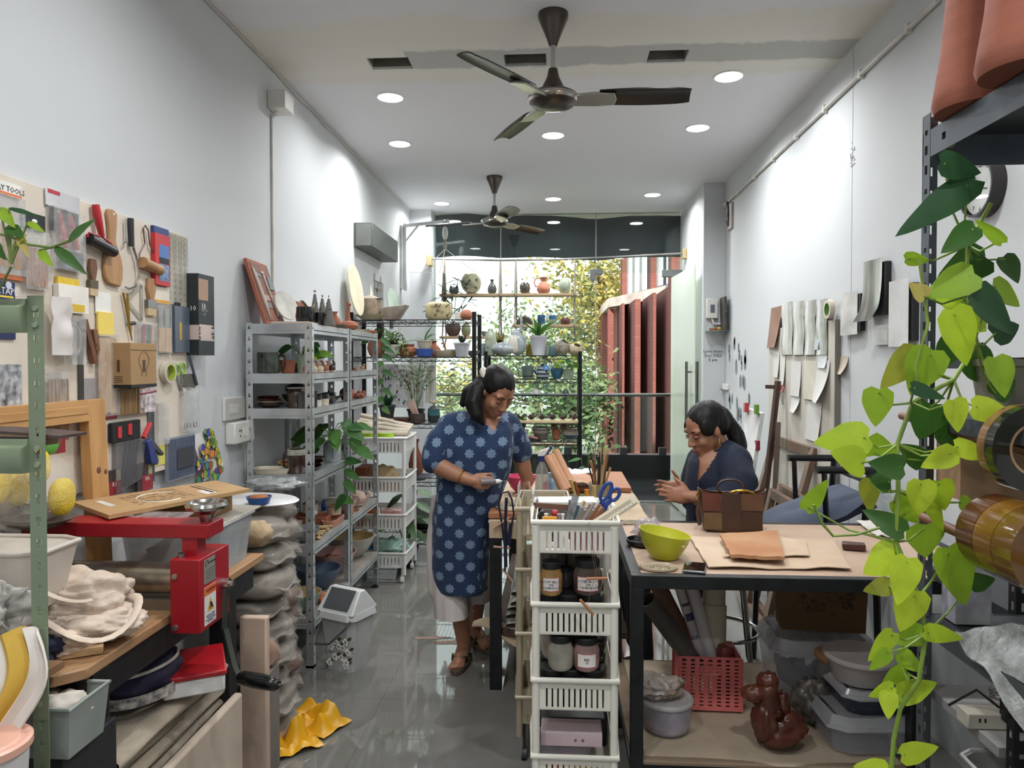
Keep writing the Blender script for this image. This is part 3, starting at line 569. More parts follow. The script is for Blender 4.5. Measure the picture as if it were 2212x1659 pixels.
P(t,'plate',G().bx(0,w,0,h,0,.012),SWM,bev=.002);P(t,'cover',G().bx(w*.04,w*.96,h*.04,h*.96,.012,.03),m('e6e4de',.1,var=0,alpha=.35));P(t,'switches',G().bx(w*.2,w*.3,h*.3,h*.7,.012,.018).bx(w*.33,w*.43,h*.3,h*.7,.012,.018).bx(w*.46,w*.56,h*.3,h*.7,.012,.018),WHT)
t,w,h=wallthing('switch_box','raised white switch and socket box beside the first steel rack','switch',486,909,530,956,XL+.001)
P(t,'box',G().bx(0,w,0,h,0,.05),SWM,bev=.006);g=G()
for a in(.42,.55):g.bx(w*a,w*(a+.08),h*.3,h*.7,.05,.054)
P(t,'switches',g,WHT,bev=.001);P(t,'socket_holes',G().bx(w*.2,w*.24,h*.55,h*.65,.05,.0505).bx(w*.28,w*.32,h*.55,h*.65,.05,.0505).bx(w*.24,w*.28,h*.3,h*.4,.05,.0505).bx(w*.75,w*.79,h*.55,h*.65,.05,.0505).bx(w*.85,w*.89,h*.55,h*.65,.05,.0505),BLK)
t,w,h=wallthing('junction_box','small white alarm box high on the left wall with a thin cable down','junction box',577,203,598,242,XL+.001)
P(t,'box',G().bx(0,w,0,h,0,.10),SWM,bev=.004);a=WX(584,245,XL);b=WX(590,700,XL)
P(t,'cable',G().tube([(w*.4,0,.03),(w*.35,-.03,.006),(w*.36,b.z-a.z,.006)],.006,6),m('d2cdc4',.5))
g=G();pts=[]
for k in range(24):y=1.9+5.7*k/23;pts.append((XL+.01,y,ZC-.012-.02*abs(sin(k*1.7))*(k>8)))
S('ceiling_cable','thin sagging cable clipped along the top of the left wall','cable',G().tube(pts,.005,5),m('c9c4bb',.6))
t=T('wall_light_box','dark grey metal box lamp fixed high on the left wall','wall lamp',(XL,5.55,2.455))
P(t,'housing',G().bx(.001,.15,0,.9,0,.19),m('5d605c',.5,.3,var=.08),bev=.004);P(t,'end_cap',G().bx(.02,.14,-.004,0,.01,.18),m('6c6f6a',.5))
SAGE=m('7d8a70',.42,var=.05)
rk=T('green_rack','sage green slotted steel rack standing nearest the camera on the left','rack',(-1.088,1.45,0))
hol=[]
for i in range(34):z=1.655-.0485*i;hol+=[(z-.011,z,.0062),(z-.022,z-.0112,.0032)]
g=G();perf(g,.034,.002,0,1.69,hol,MX.Translation((-.034,0,0)));
P(rk,'post',g,SAGE);g=G();perf(g,.03,.002,0,1.69,hol,MX.Translation((-.034,0,0))@MX.Rotation(pi/2,4,'Z'));P(rk,'post_flange',g,SAGE)
P(rk,'splice_plate',G().bx(-.035,.001,-.002,0,.78,.98),SAGE,bev=.001)
for zt in(1.683,1.385,.87):
 prof=[(.0,0),(.004,0),(.006,-.012),(.022,-.018),(.026,-.03),(.026,-.055),(.018,-.072),(0,-.072)]
 pr=[(-x,z)for x,z in prof];n=len(pr)
 g=G();g.add([(-.036,y,zt+z)for y,z in pr]+[(-.54,y,zt+z)for y,z in pr],[tuple(range(n-1,-1,-1)),tuple(range(n,2*n))]+[(i,(i+1)%n,n+(i+1)%n,n+i)for i in range(n)]);P(rk,'beam',g,SAGE)
 P(rk,'rivet',G().cyl((-.017,-.004,zt-.02),(-.017,0,zt-.02),.006,n=10).cyl((-.017,-.004,zt-.055),(-.017,0,zt-.055),.006,n=10),m('93a086',.35))
g=G();perf(g,.034,.002,0,1.69,hol,MX.Translation((-.54,0,0)));P(rk,'post',g,SAGE)
for y in(.3,):
 g=G();perf(g,.034,.002,0,1.69,hol[:0],MX.Translation((-.54,y,0)));P(rk,'post',g,SAGE)
for zt in(1.383,.868):P(rk,'shelf_board',G().bx(-.54,-.036,.0,.10,zt-.018,zt-.002),wood('8c6a4c','76563a'))
S('leather_mould','dark brown curved slab lying on the middle shelf of the green rack','slab',G().surf(12,6,lambda a,b:(-1.50+.44*a,1.455+.09*b,1.387+.012*sin(pi*a)+.004),thick=.006),m('4c3a34',.6,bump=.3))
S('newspaper','crumpled printed newspaper pushed behind the green post','newspaper',G().blob((-1.36,1.53,.95),(.15,.06,.11),amp=.5,fr=1.9,n=40,seed=4,fine=.4,flat=-.08),m('cdc8be',.8,var=.35,sc=38,hx2='8a8783'))
S('striped_cloth','white cloth with yellow and orange bands hanging over the lowest shelf of the green rack','cloth',(lambda g:[g.C(c).surf(6,14,lambda a,b,k=k:(-1.40+.045*(k+a)+.03*sin(b*4),1.435-.05*b+.012*sin(k*2+a*5),.965-.2*b+.02*sin((k+a)*1.3)),thick=.004)for k,c in enumerate(('e2ddd4','e2ddd4','e6e0d8','cf8a3c','e6e0d8','d8b04a','e0d8cf'))]and g)(G()),VC(.8,.08))
t=T('pink_lid_tub','round tub with a pale pink lid at the bottom left corner','tub',(-1.135,1.33,.681));P(t,'body',vessel([(.072,0),(.078,.10)]),m('d9d4d0',.4));P(t,'lid',G().lathe([(0,.118),(.062,.118),(.066,.114),(.078,.116),(.084,.112),(.084,.098),(.079,.098),(0,.1)],36),m('dba793',.35,var=.04));
S('crate','dark wooden crate under the pink lidded tub','crate',G().bx(-1.225,-1.045,1.25,1.41,0,.68),m('4a3c32',.8),bev=.004)
t=T('grey_tray','shallow grey plastic tray holding pale cloth beside the green post','tray',(-1.125,1.545,.675))
g=G();P(t,'tray',G().add([(-.10,-.06,0),(.055,-.06,0),(.055,.06,0),(-.10,.06,0),(-.115,-.07,.115),(.065,-.07,.115),(.065,.07,.115),(-.115,.07,.115)],[(3,2,1,0),(0,1,5,4),(1,2,6,5),(2,3,7,6),(3,0,4,7)]),m('8f948e',.45))
g=G().tube([(-.115,-.07,.115),(.065,-.07,.115),(.065,.07,.115),(-.115,.07,.115)],.005,6,closed=True);P(t,'rim',g,m('9aa09a',.4))
S('folded_rag','pale rag lying in the grey tray','rag',G().blob((-1.145,1.555,.745),(.07,.06,.045),amp=.4,n=14,seed=9,fine=.2),m('cfc6ba',.85,bump=.3))
S('tool_chest','black steel stand under the grey tray','stand',G().bx(-1.22,-1.085,1.49,1.68,0,.674),m('26272a',.5,bump=.2,bsc=15),bev=.004)
TB=wood('b08a66','9f7853',axis=1);BKM=m('1b1b1d',.45,var=.3,sc=9,bump=.15,bsc=20);RD=m('9c1723',.35,var=.06,sc=3)
t=T('slab_roller_table','brown topped table on black legs carrying the red slab roller','table',(-1.1,1.545,0))
P(t,'table_top',G().prism([(-.46,0),(-.05,0),(0,.05),(0,1.06),(-.46,1.06)],.803,.83),TB,bev=.004)
P(t,'apron',G().bx(-.05,-.015,.06,1.0,.72,.802).bx(-.46,-.02,.98,1.0,.72,.802).bx(-.46,-.05,.06,.08,.72,.802),BKM)
for y in(.78,.08):P(t,'leg',G().bx(-.075,-.005,y,y+.06,0,.801),BKM,bev=.003)
for y in(.78,.08):P(t,'leg',G().bx(-.455,-.40,y,y+.06,0,.801),BKM)
P(t,'lower_shelf',G().bx(-.455,-.08,.08,.85,.30,.33),m('2a2624',.7))
t=T('slab_roller','red slab roller with chrome handwheels, steel roller and a hand crank','slab roller',(-1.0,1.935,.83))
P(t,'bridge',G().bx(-.555,.006,.033,.130,.213,.254),RD,bev=.003);P(t,'gearbox',G().bx(-.087,0,-.005,.175,-.047,.163),RD,bev=.003);P(t,'neck',G().bx(-.075,-.03,.04,.09,.163,.213),RD)
g=G()
for y,z in((.0,.115),(.0,-.03)):g.lathe([(0,.006),(.008,.005),(.009,0)],10,MX.Translation((-.072,-.005,z))@MX.Rotation(pi/2,4,'X'))
P(t,'bolts',g,m('b5b2aa',.3,.9));P(t,'bolt_cap',G().cyl((-.065,.02,.163),(-.065,.02,.175),.01,n=10),STL)
def wheel(x):
 P(t,'handwheel',G().lathe([(.018,0),(.02,.01),(.024,.022),(.045,.034),(.056,.038),(.06,.047),(.056,.056),(.048,.056),(.040,.048),(.02,.04),(0,.042)],32,MX.Translation((x,.082,.254))),CHR)
wheel(-.022);wheel(-.53)
P(t,'roller',G().cyl((-.54,.08,.085),(-.085,.08,.085),.045,n=28),m('a8a296',.3,.85,var=.25,sc=20));P(t,'lower_roller',G().bx(-.54,-.085,.045,.12,.0,.03),m('8d8778',.4,.6))
g=G().bx(-.0,.0008,.02,.085,.085,.155);P(t,'rating_plate',g,m('a9a69a',.4,.4,var=.1),label='small grey rating plate');
pl=P(t,'warning_label',G().bx(-.0,.0008,.02,.088,-.035,.075),m('e0ddd8',.4),label='white and orange WARNING sticker')
P(pl,'orange_band',G().bx(.0008,.0012,.02,.088,.05,.075),m('d8642c',.4));text(pl,'WARNING',.0125,(.0013,.058,.0625),RL,INK);P(pl,'triangle',G().add([(.0012,.036,.002),(.0012,.074,.002),(.0012,.055,.042)],[(0,1,2)]).add([(.0013,.027,.055),(.0013,.035,.055),(.0013,.031,.066)],[(0,1,2)]),m('d9a928',.4));P(pl,'pictogram',G().tube([(.0016,.05,.008),(.0016,.055,.018),(.0016,.052,.026),(.0016,.06,.02),(.0016,.064,.009)],.0024,5),INK)
text(pl,'Pinch Point - Rollers\nKeep hands clear\nDo not operate without\nguard in place',.0058,(.0013,.054,-.018),RL,m('3a3f6a'));g=G()
for i in range(6):g.bx(.0008,.0012,.026,.079,.09+.0065*i,.092+.0065*i)
g.tube([(.001,.034+.009*cos(a),.143+.009*sin(a))for a in np.linspace(0,5.6,12)],.0016,4);text(t,'CLAY MACHINES',.0065,(.0013,.064,.141),RL,INK);P(t,'plate_print',g,m('4b4650'))
P(t,'crank_arm',G().beam((.012,.13,.055),(.02,.10,-.07),.022,.008,(1,0,0)).tube([(.022,.10,-.07),(.06,.075,-.17),(.085,.06,-.20)],.009,8),m('3d4038',.45,.5));P(t,'crank_hub',G().cyl((.0,.13,.055),(.022,.13,.055),.016,n=14).cyl((.022,.13,.055),(.035,.13,.055),.008,n=8),CHR)
P(t,'crank_grip',G().tube([(.08,.06,-.196),(.095,.058,-.197),(.135,.052,-.20),(.175,.046,-.203),(.20,.042,-.205),(.207,.041,-.206)],[.015,.0205,.022,.021,.0185,.012],16),m('0f0f10',.18));P(t,'grip_bolt',G().cyl((.207,.041,-.206),(.214,.04,-.2065),.005,n=8),CHR)
S('plastic_wrap','sheet of clear plastic film draped over the red bridge of the slab roller','film',G().surf(18,10,lambda a,b:(-1.345+.23*a+.02*sin(b*5),2.010+.10*min(1,b*2)-.002*0+(0 if b<.5 else 0)if b>.5 else 2.0125,(1.0865+.003*abs(sin(a*22+b*6)))if b>.5 else 1.045+.042*b*2*.98+.0),thick=.0008),m('d9c8c8',.15,alpha=.28,bump=.8,bsc=30,var=.3,sc=30))
CANV=m('d3c0ae',.85,var=.09,sc=14,bump=.25,bsc=90)
t=T('canvas_bag','crumpled cream canvas tote bag heaped on the slab roller table','bag',(-1.195,1.72,.83))
g=G().blob((-.04,.06,.09),(.115,.10,.085),amp=.3,fr=1.5,n=44,seed=2,fine=.26).blob((.0,.02,.05),(.125,.09,.05),amp=.35,fr=1.6,n=44,seed=6,fine=.26,flat=-.049).blob((-.03,-.05,.035),(.08,.06,.034),amp=.35,fr=1.8,n=34,seed=3,fine=.26,flat=-.034)
P(t,'body',g,CANV);ring=lambda c,rx,ry,z0,n=18,a0=0,a1=6.28,w=.0:[(c[0]+rx*cos(a),c[1]+ry*sin(a),z0+w*sin(a*2))for a in np.linspace(a0,a1,n)]
P(t,'strap',G().tube(ring((.015,.0),.115,.10,.075,22,-2.6,1.6,.03),.011,8,flat=.35),CANV);P(t,'strap',G().tube(ring((-.03,.02),.10,.09,.15,22,2.2,5.6,.02),.012,8,flat=.3),CANV)
S('navy_cloth','small bunched navy cloth under the cream canvas bag','cloth',G().blob((-1.235,1.60,.868),(.055,.045,.036),amp=.4,n=18,seed=8,fine=.4,flat=-.036),m('1c2038',.85,bump=.3))
t=T('white_tub','cloudy white plastic tub behind the green post','tub',(-1.405,1.68,.945));
rr_=lambda w,d,z:[(x*w,y*d,z)for x,y in((-1,-.7),(-.7,-1),(.7,-1),(1,-.7),(1,.7),(.7,1),(-.7,1),(-1,.7))]
def rbox(g,w0,d0,w1,d1,z0,z1,t_=.003,base=True):
 a=rr_(w0,d0,z0);b=rr_(w1,d1,z1);c=rr_(w1-t_,d1-t_,z1);e=rr_(w0-t_,d0-t_,z0+t_);fs=[]
 for k in range(8):k2=(k+1)%8;fs+=[(k,k2,8+k2,8+k),(8+k,8+k2,16+k2,16+k),(16+k,16+k2,24+k2,24+k)]
 fs+=[tuple(range(7,-1,-1)),tuple(range(24,32))];return g.add(a+b+c+e,fs)
P(t,'tub',rbox(G(),.15,.07,.185,.085,0,.15),m('d8cec2',.35,alpha=.92,var=.06));P(t,'lid',G().add([(x*1,y*1,.147)for x,y,z in rr_(.184,.084,0)],[tuple(range(8))]),m('d6cdc3',.4));P(t,'rim',G().tube([V(p)for p in rr_(.187,.087,.15)],.006,8,closed=True),m('ded5ca',.35))
S('tool_box','dark wooden box holding up the white tub','box',G().bx(-1.56,-1.27,1.60,1.76,.8305,.944),m('3a2d26',.7),bev=.003)
S('wood_offcut','short pale wooden stick resting on the table corner by the newspaper','stick',G().box((-1.16,1.655,.842),(.10,.02,.02),rz=.5),WD2,bev=.002)
t=T('pine_frame','empty pine frame leaning upright against the tool board behind the red bridge','frame',(-1.515,1.52,.8305),(0,-.04,0))
PN=wood('c79a63','b3834d',axis=2);PNH=wood('c79a63','b3834d',axis=1)
P(t,'stile',G().bx(-.018,.018,.705,.79,0,.595),PN,bev=.002);P(t,'stile',G().bx(-.018,.018,.0,.07,0,.595),PN,bev=.002)
P(t,'rail',G().bx(-.018,.018,.07,.705,.525,.595).bx(.018,.021,.08,.70,.55,.575),PNH,bev=.002);P(t,'knot',G().lathe([(0,.0186),(.011,.0186),(.012,.018)],12,MX.Translation((0,.74,.36))@MX.Rotation(pi/2,4,'Y')).lathe([(0,.0186),(.008,.0186),(.009,.018)],12,MX.Translation((0,.775,.35))@MX.Rotation(pi/2,4,'Y')),m('6e432c'))
YEL=m('dcbf2e',.8,var=.08,sc=60,bump=.5,bsc=160)
for i,(x,y,z,r,lab)in enumerate(((-1.50,1.80,1.225,.062,'large round yellow sponge in the bag left of the green post'),(-1.45,1.90,1.255,.05,'yellow sponge showing right behind the green post'),(-1.40,1.93,1.167,.052,'lowest yellow sponge at the right of the sponge bag'),(-1.53,1.93,1.19,.05,'yellow sponge at the back of the sponge bag'))):
 S('sponge',lab,'sponge',G().blob((0,0,0),(r*.55,r,r),n=12,pw=.8),YEL,(x,y,z),.3,'round yellow sponges')
t=T('sponge_bag','clear bag with a red and green card holding yellow sponges','bag',(-1.46,1.88,1.105));P(t,'bag',G().blob((0,0,.09),(.10,.15,.10),amp=.15,n=16,seed=5),m('e6e2dc',.1,alpha=.16,bump=.8,bsc=30));P(t,'card',G().bx(-.004,0,.02,.15,.175,.225),m('8f1f30',.5));P(t,'green_splash',G().blob((0,.08,.2),(.006,.045,.022),amp=.4,n=8),m('5a9a3c',.5))
S('box_riser','small steel dish under the bag of sponges','dish',G().lathe([(0,0),(.05,0),(.09,.02),(.092,.022),(0,.012)],24),m('6c6a66',.4,.7),(-1.46,1.92,1.084))
CB=m('cdd3d6',.12,alpha=.38,var=.15,sc=6)
t=T('clear_bin','clear plastic bin with grey scraps behind the red bridge','bin',(-1.29,2.42,.8305));P(t,'body',rbox(G(),.155,.155,.175,.175,0,.17),CB);P(t,'rim',G().tube([V(p)for p in rr_(.178,.178,.17)],.006,8,closed=True),m('cfd0cf',.2,alpha=.7));P(t,'contents',G().blob((0,0,.05),(.14,.14,.05),amp=.2,n=14,flat=-.048),m('6d7175',.7,bump=.4))
P(t,'lid',G().bx(-.182,.182,-.182,.182,.172,.18),m('c3bcae',.3,alpha=.8),bev=.003)
S('cardboard_box','flat brown cardboard box under the printed MDF board','box',G().bx(-1.42,-1.18,2.30,2.52,1.0115,1.088),m('86683f',.8,var=.08),bev=.002)
A_,B_,C_,D_=[WZ(u,v,1.102)for u,v in((155,1083),(235,1112),(540,1055),(466,1037))]
t=T('mdf_board','long tan MDF board with printed text lying across the box behind the roller','board',(0,0,1.0885));MD=m('b38f63',.65,var=.06,sc=5)
q=[V((p.x,p.y,0))for p in(A_,B_,C_,D_)];P(t,'board',G().add(q+[p+V((0,0,.0125))for p in q],[(3,2,1,0),(4,5,6,7),(0,1,5,4),(1,2,6,5),(2,3,7,6),(3,0,4,7)]),MD)
lp=lambda a,b,z=.0128:q[0]+(q[3]-q[0])*a+(q[1]-q[0])*b+(q[2]-q[3]-q[1]+q[0])*(a*b)+V((0,0,z))
g=G();rr=random.Random(2)
def strip(a0,b0,a1,b1):g.add([lp(a0,b0),lp(a1,b0),lp(a1,b1),lp(a0,b1)],[(0,3,2,1)])
for i in range(14):
 for k in range(10):
  if rr.random()<.7:a=.24+.04*k;strip(a,.15+.05*i,a+.03,.17+.05*i)
strip(.75,.16,.77,.8);strip(.79,.16,.80,.8);P(t,'printed_text',g,m('5c482f'))
g=G();strip(.70,.55,.78,.85);P(t,'sticker',g,m('d8d4cc'));g=G();strip(.1,.2,.14,.6);P(t,'sticker',g,m('d8d4cc'));g=G().tube([lp(.45+.16*cos(a),.55+.3*sin(a))for a in np.linspace(1.2,5.6,24)],.0025,4);P(t,'chalk_arc',g,m('d9cdb8'))
CN=m('a99c8a',.9,var=.12,sc=10,bump=.25,bsc=110)
def fold_stack(name,label,x0,x1,y0,y1,z,n,th,seed,mat,cat='cloth'):
 t=T(name,label,cat,((x0+x1)/2,(y0+y1)/2,z));rr=random.Random(seed);w,d=(x1-x0)/2,(y1-y0)/2
 for i in range(n):
  dx,dy=rr.uniform(-.02,.02),rr.uniform(-.03,.03);ww=w*rr.uniform(.85,1)
  def f(a,b):
   an=2*pi*a;e=abs(cos(an))**.35*math.copysign(1,cos(an));s_=abs(sin(an))**.8*math.copysign(1,sin(an));y=d*(2*b-1)
   return(dx+ww*e+.008*NZ.noise(V((a*5,b*3,i+seed))),dy+y,th*(i+.5)+th*.5*s_+.008*NZ.noise(V((b*4,e*2,i))))
  P(t,'fold',G().surf(28,10,f),mat)
 return t
fold_stack('canvas_stack','stack of folded grey canvas on the lower shelf of the slab roller table',-1.50,-1.10,1.75,2.35,.331,5,.042,1,CN)
t=T('red_lid_box','white plastic box with a bright red lid on the folded canvas','box',(-1.125,2.13,.556),.5);P(t,'body',G().bx(-.085,.085,-.11,.11,0,.05),m('d9d6d2',.4),bev=.006);P(t,'lid',G().bx(-.09,.09,-.115,.115,.05,.066),m('a5161f',.3),bev=.005)
t=T('patterned_pouch','navy and white patterned cloth bag beside the red lidded box','bag',(-1.245,2.02,.572));P(t,'body',G().blob((0,0,.062),(.12,.14,.062),amp=.15,n=20,flat=-.06,seed=3,fine=.1),m('26223c',.8,bump=.2));P(t,'white_seam',G().tube([(.12*cos(a)*.92,.14*sin(a)*.9,.062+.035*abs(cos(a*.5)))for a in np.linspace(-2.4,1.2,20)],.005,6),m('cfc6b8',.8));P(t,'zigzag_band',G().surf(24,4,lambda a,b:(.128*cos(-1.9+2.6*a),.148*sin(-1.9+2.6*a),.012+.03*b),thick=.002),m('c9c2b6',.8,var=.5,sc=50,hx2='2a2540'))
S('green_sheets','sagging olive plastic sheets on the floor under the slab roller table','sheets',G().surf(10,14,lambda a,b:(-1.42+.32*a,1.70+.62*b,.20+.06*sin(pi*b)*a+.05*b),thick=.03),m('5d5a49',.6,var=.15))
t=T('plaster_batt','thick stained plaster slab standing on edge beneath the slab roller table','slab',(-1.085,1.80,0));P(t,'slab',G().bx(0,.03,0,.52,0,.437),m('bfae9c',.85,var=.12,sc=4,bump=.2,bsc=20),bev=.01)
PLA=m('c3a995',.85,var=.13,sc=5,bump=.15,bsc=25)
S('plaster_board','tall pinkish plaster board standing beside the black table leg','board',G().bx(-1.15,-1.05,2.50,2.535,0,.622),PLA,bev=.005)
def claybag(x,y,z,lab,col,rz,s=(.19,.13,.06),grp='bagged clay stacked by the steel rack',seed=0,name='clay_bag'):
 t=T(name,lab,'clay bag',(x,y,z),rz,grp)
 P(t,'clay',G().blob((0,0,s[2]*.93),(s[0]*.95,s[1]*.95,s[2]*.93),amp=.10,fr=2,n=14,seed=seed,pw=.62),m(col,.8,var=.12))
 P(t,'bag',G().blob((0,0,s[2]),s,amp=.12,fr=2.4,n=20,seed=seed,pw=.62,fine=.10).surf(8,4,lambda a,b:(s[0]*(.85+.2*b),s[1]*(a*2-1)*(.7-.15*b),s[2]*(1.0-.25*b)+.006*sin(a*9+b*3)),thick=.001),m('cfc8be',.1,var=.35,sc=16,alpha=.24,bump=1,bsc=14));return t
GC,BC='837b70','6e4f44'
rows=[('lowest',.0),('second',.105),('third',.205),('fourth',.305),('fifth',.405),('sixth',.505),('seventh',.605),('eighth',.705),('topmost',.805)]
for i,(w_,z)in enumerate(rows):
 claybag(-1.265+.02*sin(i*2.3),2.84+.03*cos(i*1.7),z,f'{w_} grey clay bag counted up the front stack beside the plaster board' if i<8 else 'topmost grey clay bag of the front stack, under the blue dish',GC if i!=5 else '6a6258',.25*sin(i*1.3)-.35,seed=i,s=(.175,.135,.0535))
bk=[('lowest',GC,0),('second',BC,.11),('third',GC,.22),('fourth',BC,.32),('fifth',BC,.42),('sixth',GC,.52),('seventh',GC,.62),('eighth',GC,.72),('topmost',GC,.82)]
for i,(w_,c,z)in enumerate(bk):
 claybag(-1.36+.015*sin(i*2.1),3.19+.02*cos(i*2),z,f'{w_} {"brown" if c == BC else "grey"} clay bag of the rear stack against the steel rack post',c,.5+.2*sin(i),(.165,.12,.053)if i<8 else(.17,.13,.055),seed=20+i)
claybag(-1.115,2.60,.40,'small terracotta coloured clay bag on the plaster board end of the front stack','9a6a52',.6,(.07,.05,.05),seed=44)
S('clay_crate','low grey crate between plaster board and the front clay stack','crate',G().bx(-1.17,-1.06,2.55,2.65,0,.398),m('7a736c',.8),bev=.004)
S('oval_platter','white oval plastic platter lying on top of the clay bags','platter',G().lathe([(0,0),(.12,0),(.135,.008),(.13,.013),(0,.011)],32,MX.Diagonal((1.5,1,1,1))),m('d6d6d4',.4),(-1.30,3.0,.945),-.3)
t=T('blue_dish','small blue dish of orange scraps on the white platter','dish',(-1.235,2.88,.962));P(t,'dish',vessel([(.04,0),(.052,.028)]),m('2d5ba0',.4));P(t,'scraps',G().blob((0,0,.024),(.04,.04,.012),amp=.5,n=8),m('a8663c',.7))
S('cloth_pouch','beige tied cloth pouch with a dark stitched line behind the handwheel','pouch',G().blob((0,0,.048),(.06,.05,.048),amp=.25,n=14,seed=3,flat=-.047),m('b8a080',.85,bump=.25),(-1.165,2.70,.832))
S('clear_wrap','crumpled clear plastic lying on top of the clay bags by the rack','plastic',G().blob((0,0,.025),(.12,.08,.025),amp=.6,n=18,seed=11,fine=.5),m('c6c8c8',.12,alpha=.5,bump=1,bsc=25,var=.3,sc=20),(-1.33,3.28,.948))
def crumple(cx,cy,w,d,h,seed,rz=0):
 return lambda a,b:(cx+(w*(a-.5)*cos(rz)-d*(b-.5)*sin(rz)),cy+(w*(a-.5)*sin(rz)+d*(b-.5)*cos(rz)),.008+h*(abs(NZ.noise(V((a*2.2+seed,b*2.2,seed))))*1.7+.25*abs(NZ.noise(V((a*7,b*7,seed)))))*(min(1,5*a*(1-a)+.15))*(min(1,5*b*(1-b)+.2)))
YB_=m('d9a01c',.35,var=.12,sc=9,bump=.4,bsc=14)
g=G();q0=WZ(618,1612,0);q1=WZ(678,1562,0);g.surf(22,18,crumple(q0.x,q0.y,.24,.20,.11,3,.7),thick=.001).surf(24,16,crumple(q1.x,q1.y,.28,.17,.085,7,-.45),thick=.001)
t=T('yellow_bag','crumpled yellow plastic bag lying on the grey floor','bag',(0,0,0));P(t,'bag',g,YB_);P(t,'red_mark',G().surf(5,4,lambda a,b:(q0.x-.07+.03*a,q0.y-.085+.03*b,.045+.02*b),thick=.001),m('b01f24',.4))
t=T('swing_bin','white swing lid bin with printed blossoms and a dark handle','bin',(-1.065,3.55,0),-.42);WB=m('c3c4c2',.35,var=.05)
P(t,'body',rbox(G(),.085,.075,.115,.10,.0,.275),m('c0c1bf',.35,var=.12,sc=6,hx2='a3a5a5'));P(t,'collar',rbox(G(),.125,.112,.118,.105,.268,.30,.012),WB)
P(t,'lid',G().add([(-.115,-.10,.298),(.115,-.10,.298),(.115,.10,.298),(-.115,.10,.298),(-.10,-.02,.40),(.10,-.02,.40),(.10,.02,.40),(-.10,.02,.40)],[(0,1,5,4),(1,2,6,5),(2,3,7,6),(3,0,4,7),(4,5,6,7)]),WB,bev=.008)
for s_ in(-1,1):P(t,'flap',G().add([(-.08,s_*.093,.315),(.08,s_*.093,.315),(.08,s_*.024,.399),(-.08,s_*.024,.399)],[(0,1,2,3)if s_<0 else(3,2,1,0)]),m('4d4f50',.3))
P(t,'handle',G().tube([(-.12,-.02,.26),(-.135,-.08,.17),(-.10,-.125,.135),(0,-.135,.155),(.09,-.125,.24),(.11,-.105,.275)],.006,8),m('55585a',.4))
g=G();gl=G();rr=random.Random(4)
for i,(x,z)in enumerate(((-.03,.12),(.02,.13),(-.01,.07),(.03,.075),(.06,.055),(.045,.13),(-.05,.035),(.075,.11),(.065,.16),(.0,.15),(.055,.035))):
 zz=z;yy=-.075-.025*zz/.275-.0012
 for k in range(5):a=k*2*pi/5+rr.random();g.lathe([(0,.0008),(.009,.0008),(.0105,0)],8,MX.Translation((x+.0105*cos(a),yy,zz+.0105*sin(a)))@MX.Rotation(pi/2,4,'X'))
 gl.leaf((x+.012,yy-.0015,zz+.012),(x+.042,yy-.0015,zz+.03),(0,-1,0),.016,0,0,0,4);gl.lathe([(0,.0022),(.004,.002)],6,MX.Translation((x,yy,zz))@MX.Rotation(pi/2,4,'X'))
P(t,'blossoms',g,m('f4f2ea',.5));P(t,'printed_leaves',gl,m('4a4c3c',.5))
def ax(u,y,v=800):return WY(u,v,y).x
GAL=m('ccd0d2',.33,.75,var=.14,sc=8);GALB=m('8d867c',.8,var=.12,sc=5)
LV=[1.74,1.49,1.313,.976,.62,.25]
def steelrack(y0,y1,label):
 x0,x1=-1.565,-1.225;t=T('steel_rack',label,'rack',(x1,y0,0),0,'galvanised steel racks along the left wall');D=y1-y0;W=x1-x0
 hol=[]
 for k in range(30):
  z=.06+.057*k;hol+=[(z,z+.009,.0075),(z+.009,z+.02,.0028)]
 for(px,py,sx,sy)in((0,0,-1,1),(-W,0,1,1),(0,D,-1,-1),(-W,D,1,-1)):
  g=G();Ma=MX.Translation((px if sx>0 else px-.036,py if sy>0 else py-.0015,0));perf(g,.036,.0015,0,1.745,hol,Ma)
  Mb=MX.Translation((px+(.0015 if sx>0 else 0),py if sy>0 else py-.034,0))@MX.Rotation(pi/2,4,'Z');perf(g,.034,.0015,0,1.745,hol if py==0 else[],Mb);P(t,'post',g,GAL)
  P(t,'foot',G().bx(px-(.04 if sx<0 else 0),px+(.04 if sx>0 else 0),py-(.04 if sy<0 else 0),py+(.04 if sy>0 else 0),0,.012),BLK)
 for z in LV:
  g=G()
  for a in(0,1):
   x=0 if a else-W;g.bx(x-.003 if a else x,x if a else x+.003,.036,D-.036,z-.05,z).bx((x-.012)if a else x,x if a else x+.012,.036,D-.036,z-.034,z-.030)
   y=D if a else 0;g.bx(-W+.036,-.036,y-.003 if a else y,y if a else y+.003,z-.05,z).bx(-W+.036,-.036,y-.006 if a else y-.002,y+.002 if a else y+.006,z-.034,z-.029).bx(-W+.036,-.036,y-.006 if a else y-.002,y+.002 if a else y+.006,z-.05,z-.046)
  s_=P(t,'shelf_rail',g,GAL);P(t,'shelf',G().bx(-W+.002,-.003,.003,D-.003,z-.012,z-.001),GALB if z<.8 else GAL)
 return t
steelrack(3.50,4.145,'nearer of the two galvanised racks, beside the clay bags');steelrack(4.16,4.82,'farther of the two galvanised racks, beside the white trolley')
